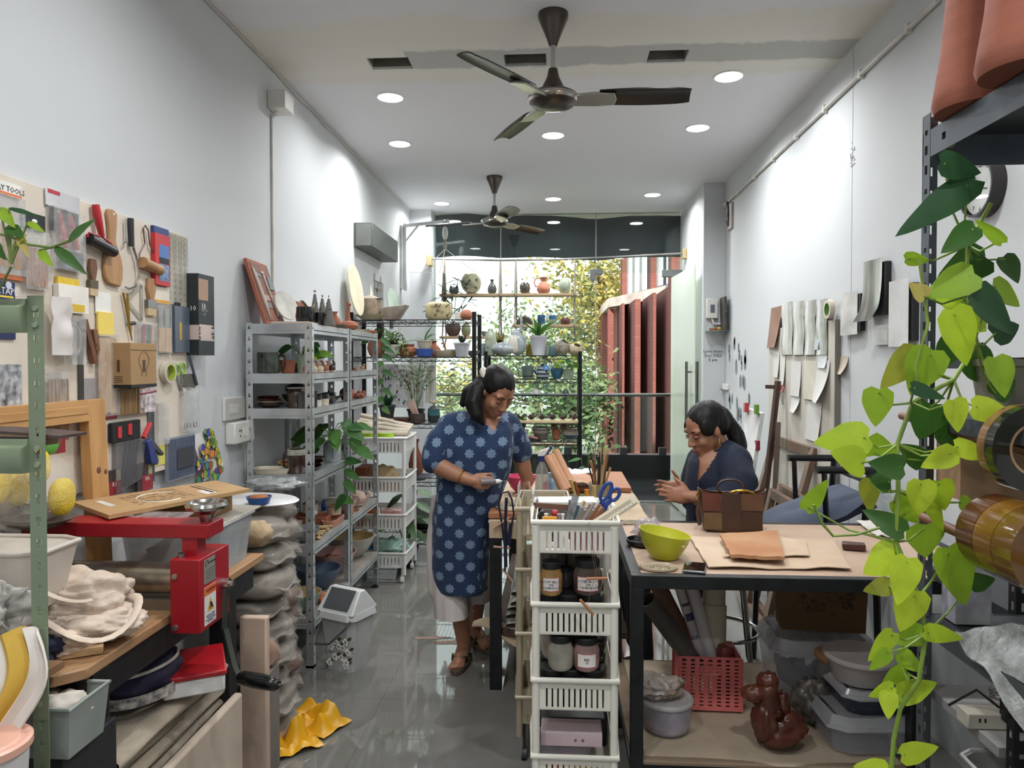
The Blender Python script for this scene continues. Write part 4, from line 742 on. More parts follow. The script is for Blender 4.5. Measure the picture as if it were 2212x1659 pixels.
TC=m('a2664c',.8,var=.13,sc=10);TC2=m('8c5038',.75,var=.15,sc=12);BGL=m('15161a',.12,var=.2,coat=.5);BRG=m('4a3026',.2,var=.3,sc=14,coat=.5,hx2='2a1d1a');CRM=m('cdbfa6',.5,var=.08);WGL=m('cfcdc6',.25,var=.06,coat=.3);CEL=m('9aa38c',.3,var=.15,sc=18,coat=.3);BLU=m('2c5878',.3,var=.25,sc=12,coat=.3);TEAL=m('3e6f78',.3,var=.2,coat=.3);DKB=m('3b2a26',.4,var=.2);PNK=m('c7a99c',.7,var=.08)
CREAMD=m('b7a583',.5,var=.12)
PR=dict(mug=[(.9,0),(1,.06),(1,.9),(.98,1)],bowl=[(.35,0),(.4,.06),(.7,.35),(.92,.75),(1,1)],cup=[(.7,0),(.85,.1),(1,1)],round=[(.55,0),(.8,.15),(1,.48),(.9,.8),(.6,.97),(.58,1)],bottle=[(.6,0),(.95,.15),(1,.35),(.75,.58),(.32,.78),(.3,.9),(.5,1)],jar=[(.85,0),(1,.1),(1,.8),(.8,.95),(.8,1)],egg=[(.5,0),(.85,.15),(1,.45),(.9,.72),(.55,.93),(.22,1)],plate=[(.55,0),(.6,.2),(.95,.8),(1,1)],pot=[(.72,0),(.96,.86),(1.05,.88),(1.05,1),(.97,1)],dish=[(.8,0),(.95,.3),(1,1)],urn=[(.5,0),(.75,.2),(1,.6),(.97,.85),(.85,.95),(.88,1)],tall=[(.8,0),(.95,.08),(1,.6),(.9,.82),(.5,.92),(.45,1)])
def pv(kind,r,h,t_=.004,n=22,M=None,g=None,fn=None):return vessel([(a*r,b*h)for a,b in PR[kind]],min(t_,r*.3),n,g,M,fn)
def handle(g,r,h,z0=.2,z1=.85,out=.5,a=0,th=.006):
 c,s_=cos(a),sin(a);q=[(r*.95,z0*h),(r*(1+out*.8),(z0+.05)*h),(r*(1+out),(z0+z1)/2*h),(r*(1+out*.8),(z1-.03)*h),(r*.95,z1*h)]
 return g.tube([(x*c,x*s_,z)for x,z in q],th,7)
def pot(name,label,cat,kind,x,y,z,r,h,mat,group=None,ha=None,hout=.5,rz=0,extra=None,fn=None,scale=None,hmat=None):
 o=T(name,label,cat,(x,y,z),rz,group)if(ha is not None or extra)else None
 if o is None:
  o=S(name,label,cat,pv(kind,r,h,fn=fn),mat,(x,y,z),rz,group)
 else:
  P(o,'body',pv(kind,r,h,fn=fn),mat)
  if ha is not None:P(o,'handle',handle(G(),r,h,out=hout,a=ha,th=r*.13),hmat or mat)
  if extra:extra(o,r,h)
 if scale:o.scale=scale
 return o
def lid(mat,knob=True):
 def f(o,r,h):
  P(o,'lid',G().lathe([(0,h+.10*r),(.0001,h+.4*r),(r*.16,h+.4*r),(r*.2,h+.28*r),(r*.12,h+.2*r),(r*.7,h+.12*r),(r*1.0,h+.02*r),(r*.98,h)]if knob else[(0,h*1.08),(r*.95,h*1.08),(r*1.0,h*1.06),(r*1.0,h),(0,h)],22),mat)
 return f
Z1,Z2,Z3,Z4,Z5,Z6=LV
t=T('relief_panel','terracotta relief plaque leaning on the wall at the near end of the rack top','plaque',(-1.465,3.53,Z1+.002),(0,-.30,.06));RP=m('8e5742',.7,var=.3,sc=9,hx2='6a5348')
P(t,'plaque',G().bx(-.02,0,0,.30,0,.35),m('9a5a44',.7,var=.12),bev=.004);P(t,'scene',G().bx(-.0,.003,.02,.28,.02,.33),RP)
P(t,'white_drips',G().tube([(.006,.03,.30),(.008,.04,.22),(.008,.05,.12),(.006,.06,.03)],[.006,.009,.011,.005],6).tube([(.006,.16,.28),(.008,.17,.2),(.007,.20,.05)],[.006,.006,.005],6).blob((.008,.15,.285),(.008,.022,.008),n=8),m('cdbcae',.5));P(t,'grey_patches',G().bx(.002,.008,.21,.28,.2,.27).bx(.002,.006,.06,.13,.26,.28).bx(.002,.006,.07,.16,.09,.12),m('74757a',.5));P(t,'pink_patches',G().bx(.002,.007,.09,.15,.13,.16).bx(.002,.007,.2,.27,.1,.17),m('b68f86',.5))
S('plaster_slab','thin pale plaster slab lying under the marbled plate on the rack top','slab',G().bx(-1.44,-1.25,3.515,3.78,Z1,Z1+.012),m('c9b5a4',.8,var=.08),bev=.003)
S('marbled_plate','white marbled arched plate standing against the wall beside the relief plaque','plate',G().lathe([(0,0),(.072,.0),(.08,.006),(.078,.012),(0,.008)],28,MX.Diagonal((1.05,1.25,1,1))),m('d3d0c6',.35,var=.3,sc=9,hx2='a8a69c'),(-1.475,3.80,Z1+.112),(0,1.25,-.25))
def leafx(o,r,h):P(o,'dried_leaf',G().surf(8,6,lambda a,b:(-.035+.08*a,-.02+.05*b,h+.012+.022*sin(a*5+b*2)),thick=.001),m('c2a778',.7))
pot('black_mug','glossy black mug holding a dried leaf on the rack top','mug','mug',ax(660,3.62),3.62,Z1,.046,.092,BGL,ha=2.6,extra=leafx)
pot('black_cup','small glossy black cup between the big black mug and the grey cones','cup','mug',ax(690,3.70),3.70,Z1,.026,.068,BGL,ha=0)
CONE=m('75726c',.7,var=.15,sc=20)
for i,(u,y,hh,lab)in enumerate(((681,3.74,.185,'tallest grey ceramic cone tree, nearest the black mug'),(697,3.80,.165,'middle grey ceramic cone tree on the rack top'),(711,3.72,.155,'right-hand grey ceramic cone tree on the rack top'))):
 t=T('cone_tree',lab,'ornament',(ax(u,y)+.0,y,Z1),i,'grey ceramic cone trees');P(t,'cone',G().lathe([(0,0),(.032,0),(.033,.01),(.006,hh*.92),(0,hh*.93)],18),CONE)
 P(t,'star',G().add([(.011*(1 if k%2==0 else .42)*sin(k*pi/5),0,hh+.0+.011*(1 if k%2==0 else .42)*cos(k*pi/5))for k in range(10)]+[(0,.003,hh),(0,-.003,hh)],[(k,(k+1)%10,10)for k in range(10)]+[((k+1)%10,k,11)for k in range(10)]),CONE)
 g=G()
 for k in range(7):a=k*2.4;z=hh*(.15+.1*k);r=.033*(1-z/hh)+.0035;g.lathe([(0,.0012),(.0045,.001),(.0045,0)],8,MX.Translation((r*cos(a),r*sin(a),z))@Euler((0,pi/2-.2,a)).to_matrix().to_4x4())
 P(t,'holes',g,INK)
S('terracotta_tile','terracotta tile leaning behind the grey cones','tile',G().bx(-.01,.01,-.07,.07,0,.15),TC2,(-1.44,4.0,Z1),(0,-.2,0),bev=.002)
def neck(o,r,h):P(o,'neck',G().tube([(0,0,h*.9),(0,0,h*1.5),(.004,0,h*2.6)],[.022,.014,.010],12),TC);P(o,'head',G().blob((.006,0,h*2.7),(.016,.011,.014),n=8).cyl((.0,.007,h*2.8),(-.003,.01,h*3.15),.003,n=6).cyl((.0,-.007,h*2.8),(-.003,-.01,h*3.15),.003,n=6),TC)
pot('giraffe_vase','terracotta vase with a long giraffe neck and head','vase','round',ax(752,4.40),4.40,Z1,.052,.062,TC,extra=neck)
pot('squat_vase','squat polished terracotta vase in front of the giraffe vase','vase','egg',ax(755,4.22),4.22,Z1,.056,.055,TC);pot('onion_vase','narrow necked terracotta vase beside the grey cones','vase','bottle',ax(724,4.08),4.08,Z1,.038,.10,TC)
pot('clay_disc','small dark grey clay disc between the terracotta vases','disc','dish',ax(736,3.95),3.95,Z1,.028,.018,m('5c5650',.6));pot('grey_saucer','pale saucer at the far end of the rack top','saucer','plate',ax(782,4.55),4.55,Z1,.05,.016,CRM);pot('terracotta_saucer','terracotta plant saucer at the far end of the rack top','saucer','dish',ax(800,4.70),4.70,Z1,.045,.018,TC)
pot('spotted_mug','large dark mottled glazed mug on the second shelf of the near rack','mug','mug',ax(580,3.61),3.61,Z2,.058,.108,m('2a2622',.12,var=.5,sc=22,coat=.5,hx2='4a5648'),ha=.2,hmat=BRG)
pot('square_planter','plain terracotta planter beside the dark mottled mug','planter','cup',ax(622,3.66),3.66,Z2,.040,.068,TC2);pot('brown_cup','dark brown cup behind the glass vase','cup','cup',ax(640,3.82),3.82,Z2,.033,.055,DKB)
PLG=leafmat(.18,25,.25)
def pleaves(g,c,specs,cols,rr):
 for(dx,dy,dz,L_,w)in specs:
  g.C(rr.choice(cols));b=V(c)+V((dx,dy,dz))*.55;tip=V(c)+V((dx,dy,dz))+V((0,0,-L_*.15));d=V((dx,dy,dz));up=V((-dx*.2,-abs(dy)*.3-.4,1))
  g.leaf(b,b+(tip-b).normalized()*L_,up,w,.12,.12)
DKG=['3f6a34','4b7a3a','35602e','58843f'];LTG=['8aa83a','a5bf42','6f9638','9db83c']
def vineplant(parent,c,n,spread,L_,cols,seed,drop=0,zr=(.0,.10)):
 rr=random.Random(seed);g=G();st=G()
 for i in range(n):
  a=rr.uniform(0,2*pi);r=spread*rr.uniform(.35,1);z=rr.uniform(*zr)-(drop*rr.random()if drop else 0);b=V(c)+V((r*cos(a),r*sin(a)*.8,z));d=V((cos(a),sin(a)*.8-.35,rr.uniform(-.9,.1))).normalized()
  st.tube([c,(V(c)+b)/2+V((0,0,.03)),b],.0018,4);g.C(rr.choice(cols));l=L_*rr.uniform(.7,1.15);g.leaf(b,b+d*l,V((0,-.7,.7))+d*.1,l*.72,.10,.15)
 P(parent,'stems',st,m('5d7a3c',.5));P(parent,'foliage',g,PLG,ang=180)
t=T('pothos_vase','pothos cuttings in a clear glass vase on the second shelf of the near rack','plant',(ax(652,3.72),3.72,Z2));P(t,'vase',vessel([(.02,0),(.022,.01),(.032,.10)],.003),m('b7c4a8',.05,alpha=.35,var=.05));vineplant(t,(0,0,.085),9,.10,.085,DKG+LTG,3,zr=(-.02,.07))
for i,(u,y,lab)in enumerate(((686,3.57,'nearest'),(693,3.67,'second'),(701,3.77,'third'),(715,3.86,'fourth'),(727,3.98,'fifth, darker'))):
 t=T('goose_figure',f'{lab} terracotta bird figure in the row on the second rack shelf','figurine',(-1.275,y,Z2),.3*i,'small terracotta bird figures');mm=TC if i<4 else DKB
 P(t,'body',G().blob((0,0,.022),(.022,.018,.02),n=9),CRM if i in(1,2)else mm);P(t,'neck',G().tube([(.012,0,.025),(.02,0,.045),(.014,0,.06),(.002,0,.062)],[.009,.007,.006,.004],8),mm);P(t,'base',G().blob((0,0,.005),(.024,.02,.006),n=8),PNK)
pot('thimble_cone','tiny terracotta cone on the second shelf of the far rack','ornament','egg',ax(768,4.45),4.45,Z2,.012,.025,TC)
t=T('tiny_duck','tiny pale clay duck on a saucer on the second shelf of the far rack','figurine',(ax(783,4.6),4.6,Z2));P(t,'saucer',G().lathe([(0,.004),(.045,.004),(.046,.008),(.03,.006),(0,.006)],18),CRM);P(t,'body',G().blob((0,0,.02),(.016,.013,.014),n=8).blob((.01,0,.038),(.008,.008,.008),n=6),m('b98e6c',.7))
for i,(r,z,mm)in enumerate(((.075,0,m('3a241e',.2,coat=.4)),(.07,.014,m('b8a79a',.3)),(.066,.026,m('5a2a24',.2,coat=.4)),(.06,.038,BRG))):pot('glazed_plate',['bottom white rimmed brown plate','pale plate second from bottom','red brown plate third up','topmost dark plate'][i]+' of the stack on the third rack shelf','plate','plate',ax(584,3.62)-.004*i,3.62,Z3+z,r,.02,mm,'plate stack on the third shelf')
pot('lidded_jar','tall brown glazed jar with a white lid on the third shelf','jar','jar',ax(640,3.62),3.62,Z3,.048,.098,m('4c382f',.15,var=.25,coat=.5,stretch=(1,1,.2),sc=40),extra=lid(WGL,False))
for i,(y,lab)in enumerate(((3.56,'nearest dark slate tile standing on the third shelf'),(3.60,'second dark slate tile standing on the third shelf'))):S('slate_tile',lab,'tile',G().bx(-.04,.04,-.006,.006,0,.085),m('43413f',.5),(-1.275,y,Z3),.25)
for i,(y,lab)in enumerate(((3.70,'white and black cup nearest the slate tiles'),(3.82,'black and cream cup beyond the white and black cup'))):
 t=T('two_tone_cup',lab,'cup',(-1.275,y,Z3),0,'two tone cups');P(t,'lower_body',G().lathe([(0,0),(.03,0),(.033,.035)],20),CRM if i else WGL);P(t,'upper_body',vessel([(.033,.035),(.033,.06)],.003),BGL)
pot('dark_bowl','wide dark brown bowl behind the two tone cups','bowl','bowl',-1.40,3.78,Z3,.09,.06,BRG);pot('bell_lid','dark bell shaped lid resting on the wide dark bowl','lid','egg',-1.41,3.78,Z3+.061,.06,.06,BGL)
def spout(mm):return lambda o,r,h:(P(o,'spout',G().tube([(r*.8,0,h*.45),(r*1.4,0,h*.7),(r*1.6,0,h*.95)],[r*.25,r*.16,r*.12],8),mm),lid(mm)(o,r,h))
pot('dark_teapot','dark green teapot at the far end of the near rack, third shelf','teapot','round',-1.30,4.0,Z3,.045,.055,m('33372e',.3,var=.3),extra=spout(m('33372e',.3,var=.3)),ha=pi/2)
pot('crown_pot','terracotta pot with a spiky crown rim on the far rack','pot','round',-1.28,4.28,Z3,.045,.075,TC2,fn=lambda a,z:1+.10*sin(a*9)*(z>.05))
t=T('dragon_figure','lumpy terracotta dragon figure on the third shelf of the far rack','figurine',(-1.275,4.53,Z3),1.45);P(t,'body',G().blob((0,0,.018),(.08,.022,.018),amp=.6,fr=5,n=18,seed=2).blob((.07,0,.03),(.022,.016,.018),amp=.3,n=8).blob((0,0,.035),(.02,.012,.014),amp=.5,n=8),TC2)
S('grey_arch','grey ceramic wedge behind the far rack, fourth shelf','ornament',G().prism([(-.06,0),(.06,0),(.03,.16),(-.0,.17)],-.02,.02,MX.Rotation(pi/2,4,'X')),m('8a8378',.7),(-1.36,4.55,Z4),.3,bev=.004)
S('carved_post','terracotta carved column on the fourth shelf of the far rack','ornament',pv('tall',.035,.15,fn=lambda a,z:1+.08*sin(z*160)),TC2,(-1.35,4.72,Z4))
S('cream_tray','rectangular cream tray on the fourth shelf beside the socket box','tray',rbox(G(),.085,.05,.10,.062,0,.026,.012),m('cfc3ae',.4),(ax(588,3.59),3.59,Z4));t=T('slab_dish','oblong dish with white and mustard stripes behind the cream tray','dish',(-1.42,3.78,Z4));P(t,'dish',pv('dish',.085,.03),m('8b4a34',.4));P(t,'rim',G().tube(ring((0,0),.083,.083,.03)[:-1],.006,6,closed=True),m('c7a05c',.4));t.scale=(1,1.3,1)
def two_h(o,r,h):P(o,'upper_glaze',pv('mug',r*1.02,h*.26,M=MX.Translation((0,0,h*.76))),m('a9a89a',.3,var=.3,sc=20));P(o,'handle',handle(G(),r,h,a=3.2,th=.007),BRG)
pot('tall_tankard','tall dark tankard with a pale glazed rim behind the rack post','mug','mug',ax(640,3.60),3.60,Z4,.047,.12,BRG,ha=0.1,extra=two_h)
for i,(y,z,r,lab)in enumerate(((3.70,0,.07,'lowest dark oval plate behind the big pothos'),(3.74,.018,.065,'middle dark oval plate behind the big pothos'),(3.78,.034,.06,'top dark oval plate behind the big pothos'))):pot('oval_plate',lab,'plate','plate',-1.31,y,Z4+z,r,.02,BRG,'dark oval plates',scale=(.9,1.4,1))
S('coppery_dome','brown domed dish behind the dark oval plates','dish',G().blob((0,0,.03),(.07,.08,.03),n=14),m('6e4a3c',.3),(-1.40,3.86,Z4+.001))
t=T('pothos_plant','bushy green pothos in a white jug spilling over the rack edge','plant',(-1.29,4.02,Z4));P(t,'jug',pv('jar',.05,.12),m('a8adb0',.4));P(t,'handle',handle(G(),.05,.12,a=-1.2,th=.006),m('8d9498',.4));vineplant(t,(.01,-.03,.15),22,.16,.13,['3f6b36','4c7a3c','35592f','5a8540','446f38'],12,zr=(-.09,.09))
g=G();g.tube([(0.02,0,.12),(.07,.02,.03),(.065,.05,-.10),(.06,.03,-.22)],.003,5);P(t,'trailing_stem',g,m('5b7a3e',.5));g=G();rr=random.Random(3)
for(x,y,z,dx,dz)in((.065,.05,-.06,.09,-.05),(.062,.045,-.12,.07,-.07),(.06,.03,-.2,-.05,-.09),(.06,.03,-.22,.06,-.02),(.07,.03,0,.10,.0)):g.C(rr.choice(DKG)).leaf((x,y,z),(x+dx,y-.03,z+dz),(0,-1,.4),.065,.1,.1)
P(t,'trailing_leaves',g,PLG,ang=180)
pot('brown_jar','shiny dark brown jar behind the pothos leaves on the far rack','jar','round',-1.29,4.35,Z4,.05,.075,BRG);t=T('clay_lumps','brown lump of dry clay on the fourth shelf of the far rack','clay',(-1.28,4.50,Z4));P(t,'lump',G().blob((0,0,.02),(.06,.07,.022),amp=.5,n=14),m('5c463a',.8))
pot('grey_bowl','pale grey bowl at the near end of the fifth rack shelf','bowl','bowl',-1.31,3.60,Z5,.085,.07,m('8d8f90',.5,var=.1));
for i,(y,z,a)in enumerate(((3.74,.004,.25),(3.80,.004,.2),(3.86,.004,.3),(3.77,.02,.35),(3.70,.004,.15))):S('split_stick',['nearest','second','third','topmost','front'][i]+' pale split bamboo stick lying on the fifth shelf','stick',G().box((0,0,.006),(.26,.022,.012)),m('b9a070',.6),(-1.375,y,Z5+z),a,'split bamboo sticks',bev=.002)
S('wooden_spoon','small wooden spoon at the front edge of the fifth shelf','spoon',G().tube([(0,0,.008),(0,.09,.008)],.005,6).blob((0,-.015,.008),(.014,.022,.007),n=8),m('b99a63',.6),(-1.25,3.66,Z5),.3)
t=T('terracotta_trough','terracotta trough holding a white piece on the fifth shelf','planter',(-1.40,4.0,Z5));P(t,'trough',rbox(G(),.09,.06,.10,.07,0,.05,.008),TC);P(t,'white_piece',G().blob((0,0,.058),(.03,.03,.02),n=8),WGL);S('pink_dish','flat pinkish oblong dish in front of the terracotta trough','dish',rbox(G(),.04,.09,.045,.1,0,.035,.006),m('b98672',.6),(-1.28,4.0,Z5))
pot('lidded_pot','cream pot with a brown domed lid on the fifth shelf','pot','jar',-1.30,4.08,Z5+.036,.042,.05,m('bba98f',.5),extra=lid(m('8a6a50',.6)));t=T('house_box','small clay house with a dark roof on the fifth shelf','ornament',(-1.43,4.05,Z5+.075));P(t,'walls',G().bx(-.035,.035,-.03,.03,-.024,.03),m('c4b6a6',.6));P(t,'roof',G().prism([(-.042,.03),(.042,.03),(0,.06)],-.034,.034,MX.Rotation(pi/2,4,'X')),m('5c5a50',.6))
def coil(x,y,z,r,label,rz):
 t=T('coil_teapot',label,'teapot',(x,y,z),rz,'pink coiled teapots');P(t,'body',G().lathe([(r*.55,0),(r*.8,r*.2)]+[(r*(.62+.38*sin(.35+k*.26))*(1.025 if k%2 else .985),r*(.25+.13*k))for k in range(10)]+[(r*.3,r*1.6),(0,r*1.62)],24),PNK);P(t,'spout',G().tube([(r*.8,0,r*.6),(r*1.25,0,r*1.0),(r*1.35,0,r*1.45)],[r*.3,r*.22,r*.17],10),PNK);P(t,'spiral',G().tube([(-r*.2+r*.6*(1-k/24)*cos(k*.7),-r*.92,r*.8+r*.5*(1-k/24)*sin(k*.7))for k in range(22)],.004,5),m('b8978a',.7))
coil(-1.31,4.30,Z5,.05,'nearer pink coiled snail teapot',.2);coil(-1.29,4.50,Z5,.062,'farther and larger pink coiled snail teapot',.3)
S('clay_arch','small pinkish clay arch in front of the coiled teapots','ornament',G().tube([(0,-.03,0),(0,-.03,.03),(0,-.015,.055),(0,.015,.055),(0,.03,.03),(0,.03,0)],.016,10),m('b5876e',.7),(-1.255,4.24,Z5));pot('terra_bit','flat terracotta saucer at the front edge of the fifth shelf','saucer','dish',-1.26,4.36,Z5,.03,.01,TC)
pot('blue_bottle','small bright blue bottle behind the coiled teapots','bottle','bottle',-1.45,4.35,Z5,.018,.07,m('22418a',.2))
pot('slate_bowl','wide slate blue bowl on the bottom rack shelf','bowl','bowl',-1.36,3.99,Z6,.125,.12,m('56677e',.55,var=.08));pot('pink_bowl','wide pink ribbed bowl holding rust coloured leaves','bowl','bowl',-1.37,4.30,Z6,.135,.13,m('c79f97',.6,var=.06),extra=lambda o,r,h:P(o,'leaves',G().blob((0,0,h*.62),(r*.55,r*.5,.02),amp=.7,n=12),m('8a4a28',.7,var=.4)),fn=lambda a,z:1+.012*sin(a*40));pot('white_bowl','large white bowl with a tan inside at the far end of the bottom shelf','bowl','bowl',-1.36,4.65,Z6,.15,.14,m('b9b6ae',.5),extra=lambda o,r,h:P(o,'inside_glaze',G().lathe([(0,h*.12),(r*.62,h*.36),(r*.86,h*.75),(r*.955,h*1.0)],24),m('a98e5c',.5)))
pot('mint_bowl','small pale green bowl with a tan inside at the near end of the bottom shelf','bowl','bowl',-1.32,3.62,Z6,.095,.10,m('93a39a',.5),extra=lambda o,r,h:P(o,'inside_glaze',G().lathe([(0,h*.14),(r*.60,h*.38),(r*.85,h*.78),(r*.95,h*1.0)],24),m('b29a66',.5)))
for i,(y,r)in enumerate(((3.74,.022),(3.80,.026),(3.68,.02))):S('clay_ball',['nearest','largest','front'][i]+' orange clay lump between the mint and slate bowls','clay',G().blob((0,0,r*.8),(r,r*1.2,r*.8),amp=.2,n=9,seed=i),m('a8603a',.7),(-1.26-.02*i,y,Z6),0,'orange clay lumps')
WIRE=m('141416',.4,.3)
def wirerack(x0,x1,y0,y1,levels,top,label,zbase=0):
 t=T('wire_rack',label,'rack',(x0,y0,0),0,'black wire racks by the window');W,D=x1-x0,y1-y0
 for x in(0,W):
  for y in(0,D):P(t,'post',G().cyl((x,y,0),(x,y,top),.017,n=10),WIRE)
 for z in levels:
  g=G()
  for y in(0,D):
   for zz in(z,z-.03):g.cyl((0,y,zz),(W,y,zz),.0035,n=5)
   n=int(W/.045);g.tube([(W*k/n,y,z if k%2 else z-.03)for k in range(n+1)],.0022,4)
  for x in(0,W):
   for zz in(z,z-.03):g.cyl((x,0,zz),(x,D,zz),.0035,n=5)
   n=int(D/.045);g.tube([(x,D*k/n,z if k%2 else z-.03)for k in range(n+1)],.0022,4)
  k=int(W/.03)
  for i in range(1,k):g.cyl((W*i/k,0,z),(W*i/k,D,z),.0019,n=4)
  P(t,'shelf',g,WIRE)
 return t
A1,A2,A3,A4,A5=1.870,1.583,1.068,.62,.17
wirerack(-1.585,-.63,5.42,5.79,(A1,A2,A3,A4,A5),1.93,'black wire rack in the back left corner, left of the window')
B1,B2,B3,B4=1.602,1.391,.835,.42
wirerack(-.63,.205,6.30,6.62,(B1,B2,1.0,B3,B4),1.64,'black wire rack in front of the window under the hanging planks')
sz=.0035
def on(u,y):return ax(u,y),y
S('oval_platter','tall cream oval platter leaning upright against the left wall','platter',G().lathe([(0,0),(.15,.0),(.16,.008),(.157,.014),(0,.008)],32,MX.Diagonal((1.25,.8,1,1))),m('d5cbb0',.5,var=.07,sc=6),(-1.525,5.32,A1+.22),(0,1.42,-.12))
pot('stone_plate','thick cream plate under the grey bark box','plate','plate',*on(805,5.57),A1+sz,.135,.045,m('b7ad8d',.6,var=.1));x,y=on(802,5.57)
t=T('bark_box','grey bark textured ceramic box with a papery lid on the cream plate','box',(x,y,A1+.05));P(t,'box',G().lathe([(0,0),(.088,0),(.088,.115),(.08,.125),(0,.125)],10),m('8b7a66',.8,var=.3,sc=22,bump=.5,bsc=40,hx2='6d6052'));P(t,'lid',G().add([(-.09,-.06,.126),(.09,-.06,.126),(.09,.06,.126),(-.09,.06,.126),(0,0,.16)],[(0,1,4),(1,2,4),(2,3,4),(3,0,4),(3,2,1,0)]),m('a09687',.8));P(t,'white_cone',G().lathe([(0,.135),(.018,.135),(.0,.25)],4),m('ddd6c4',.6))
S('sage_platter','pale sage oval platter standing beside the bark box','platter',G().lathe([(0,0),(.09,0),(.1,.008),(0,.012)],28,MX.Diagonal((1.3,.75,1,1))),m('9fb0a0',.35,coat=.3),(x+.145,5.69,A1+.145),(0,1.4,-.35))
S('rock_bowl','angular brown and grey stone bowl at the end of the cream plate','bowl',G().add([(-.09,-.05,0),(.03,-.05,0),(.03,.05,0),(-.09,.05,0),(-.09,-.06,.10),(.11,-.06,.12),(.11,.06,.12),(-.09,.06,.10)],[(3,2,1,0),(4,5,6,7),(0,1,5,4),(1,2,6,5),(2,3,7,6),(3,0,4,7)]),m('7a6558',.8,var=.35,sc=14,hx2='a39a90'),(ax(852,5.55),5.55,A1+sz),-.1,bev=.006)
t=T('wire_grid','black wire grid panel hung with a small photo on the left wall','grid',(XL+.006,6.15,A1+.05),RL);g=G()
for i in range(7):g.cyl((.0+.05*i,0,.004),(.05*i,.34,.004),.0025,n=5)
for j in range(6):g.cyl((0,.068*j,.004),(.3,.068*j,.004),.0025,n=5)
P(t,'grid',g,BLK);P(t,'photo',G().bx(.16,.25,.08,.2,.008,.01),m('77756e',.4,var=.5,sc=20));[P(t,'clip',G().bx(x,x+.02,.34,.40,.0,.01),WHT)for x in(.02,.24)];P(t,'medallion',G().lathe([(0,.012),(.02,.01),(.024,.006)],12,MX.Translation((.13,.27,0))),m('a58448',.4,.6))
S('dark_picture','small dark picture frame on the wall behind the sage platter','picture',G().bx(.0005,.014,0,.10,0,.24),m('33373a',.5),(XL,6.75,A1),bev=.002)
t=T('painted_vase','square cream pottery cushion painted with dark figures on the wire rack','pottery',(ax(948,5.55),5.55,A1+sz));P(t,'body',G().blob((0,0,.072),(.105,.04,.072),pw=.5,n=16),m('b3a67e',.5,var=.2,sc=12));g=G();rr=random.Random(2)
for i in range(16):a=rr.uniform(-.08,.08);z=rr.uniform(.02,.12);g.tube([(a,-.0405+abs(a)*.05,z),(a+rr.uniform(-.02,.02),-.0405+abs(a)*.05,z+rr.uniform(-.02,.02)),(a+rr.uniform(-.03,.03),-.040+abs(a)*.05,z+rr.uniform(-.01,.02))],.0028,4)
P(t,'painted_figures',g,m('4c4a3c',.5))
S('white_block','small white ceramic block between the painted cushion and the terracotta cone','block',G().bx(-.035,.035,-.03,.03,0,.07),WGL,(ax(993,5.62),5.62,A1+sz),bev=.003);pot('peach_cone','terracotta cone beside the rack post on the top shelf','ornament','egg',*on(1008,5.52),A1+sz,.05,.08,TC)
pot('ball_vase','round unglazed terracotta vase behind the steel rack end','vase','round',*on(814,5.59),A2+sz,.075,.14,m('9b6c55',.8));
def bushy(o,c,n,r,L_,cols,seed,zr=(0,.08)):
 rr=random.Random(seed);g=G()
 for i in range(n):a=rr.uniform(0,6.28);q=r*math.sqrt(rr.random());b=V(c)+V((q*cos(a),q*sin(a),rr.uniform(*zr)));g.C(rr.choice(cols));d=V((rr.gauss(0,1),rr.gauss(0,1),rr.gauss(0,.7))).normalized();g.leaf(b,b+d*L_,(0,-.5,1),L_*.6,.1,.1,.0,3)
 P(o,'foliage',g,PLG,ang=180)
x,y=on(848,5.52);t=T('ivy_pot','small leafed plant in a dark pot set inside a slotted white pot','plant',(x,y,A2+sz));P(t,'white_pot',pv('pot',.062,.095),WGL);P(t,'dark_pot',pv('pot',.052,.06,M=MX.Translation((0,0,.075))),BLK);bushy(t,(0,0,.14),130,.085,.028,['57763f','6c8a48','4a6a38'],5,(-.02,.05));bushy(t,(.08,-.02,.08),60,.05,.026,['6c8a48','7d9a52'],6,(-.06,.05));g=G()
for k in range(7):a=-2.6+.34*k;g.bx(-.003,.003,-.001,.001,0,.018,MX.Translation((.058*cos(a)*.86,.058*sin(a)*.86,.002))@MX.Rotation(a+pi/2,4,'Z'))
P(t,'slots',g,INK)
x,y=on(880,5.59);pot('long_teapot','long spouted terracotta teapot','teapot','round',x,y,A2+sz,.075,.085,TC,extra=lambda o,r,h:(P(o,'spout',G().tube([(-r*.8,0,h*.4),(-r*1.5,0,h*.7),(-r*1.8,0,h*1.0)],[.028,.02,.016],10),TC),P(o,'rim',G().lathe([(r*.62,h*.96),(r*.68,h*1.18),(r*.6,h*1.16),(r*.55,h*.97)],18),TC)),scale=(1.15,.9,1))
x,y=on(917,5.51);t=T('orchid_pot','small orchid in a banded cream pot standing in a bright blue bowl','plant',(x,y,A2+sz));P(t,'blue_bowl',pv('cup',.07,.062),m('3a5aa8',.35));P(t,'cream_pot',pv('pot',.06,.075,M=MX.Translation((0,0,.055))),m('c4bba8',.5));g=G()
for k,(dx,dy,dz)in enumerate(((.15,0,.05),(-.15,-.02,.04),(.03,-.02,.13),(.10,-.05,.1),(-.04,-.05,.05),(.05,.05,.09))):g.C(DKG[k%4]).leaf((0,0,.12),(dx,dy,.12+dz),(0,-.3,1),.03,.2,.35,0,8)
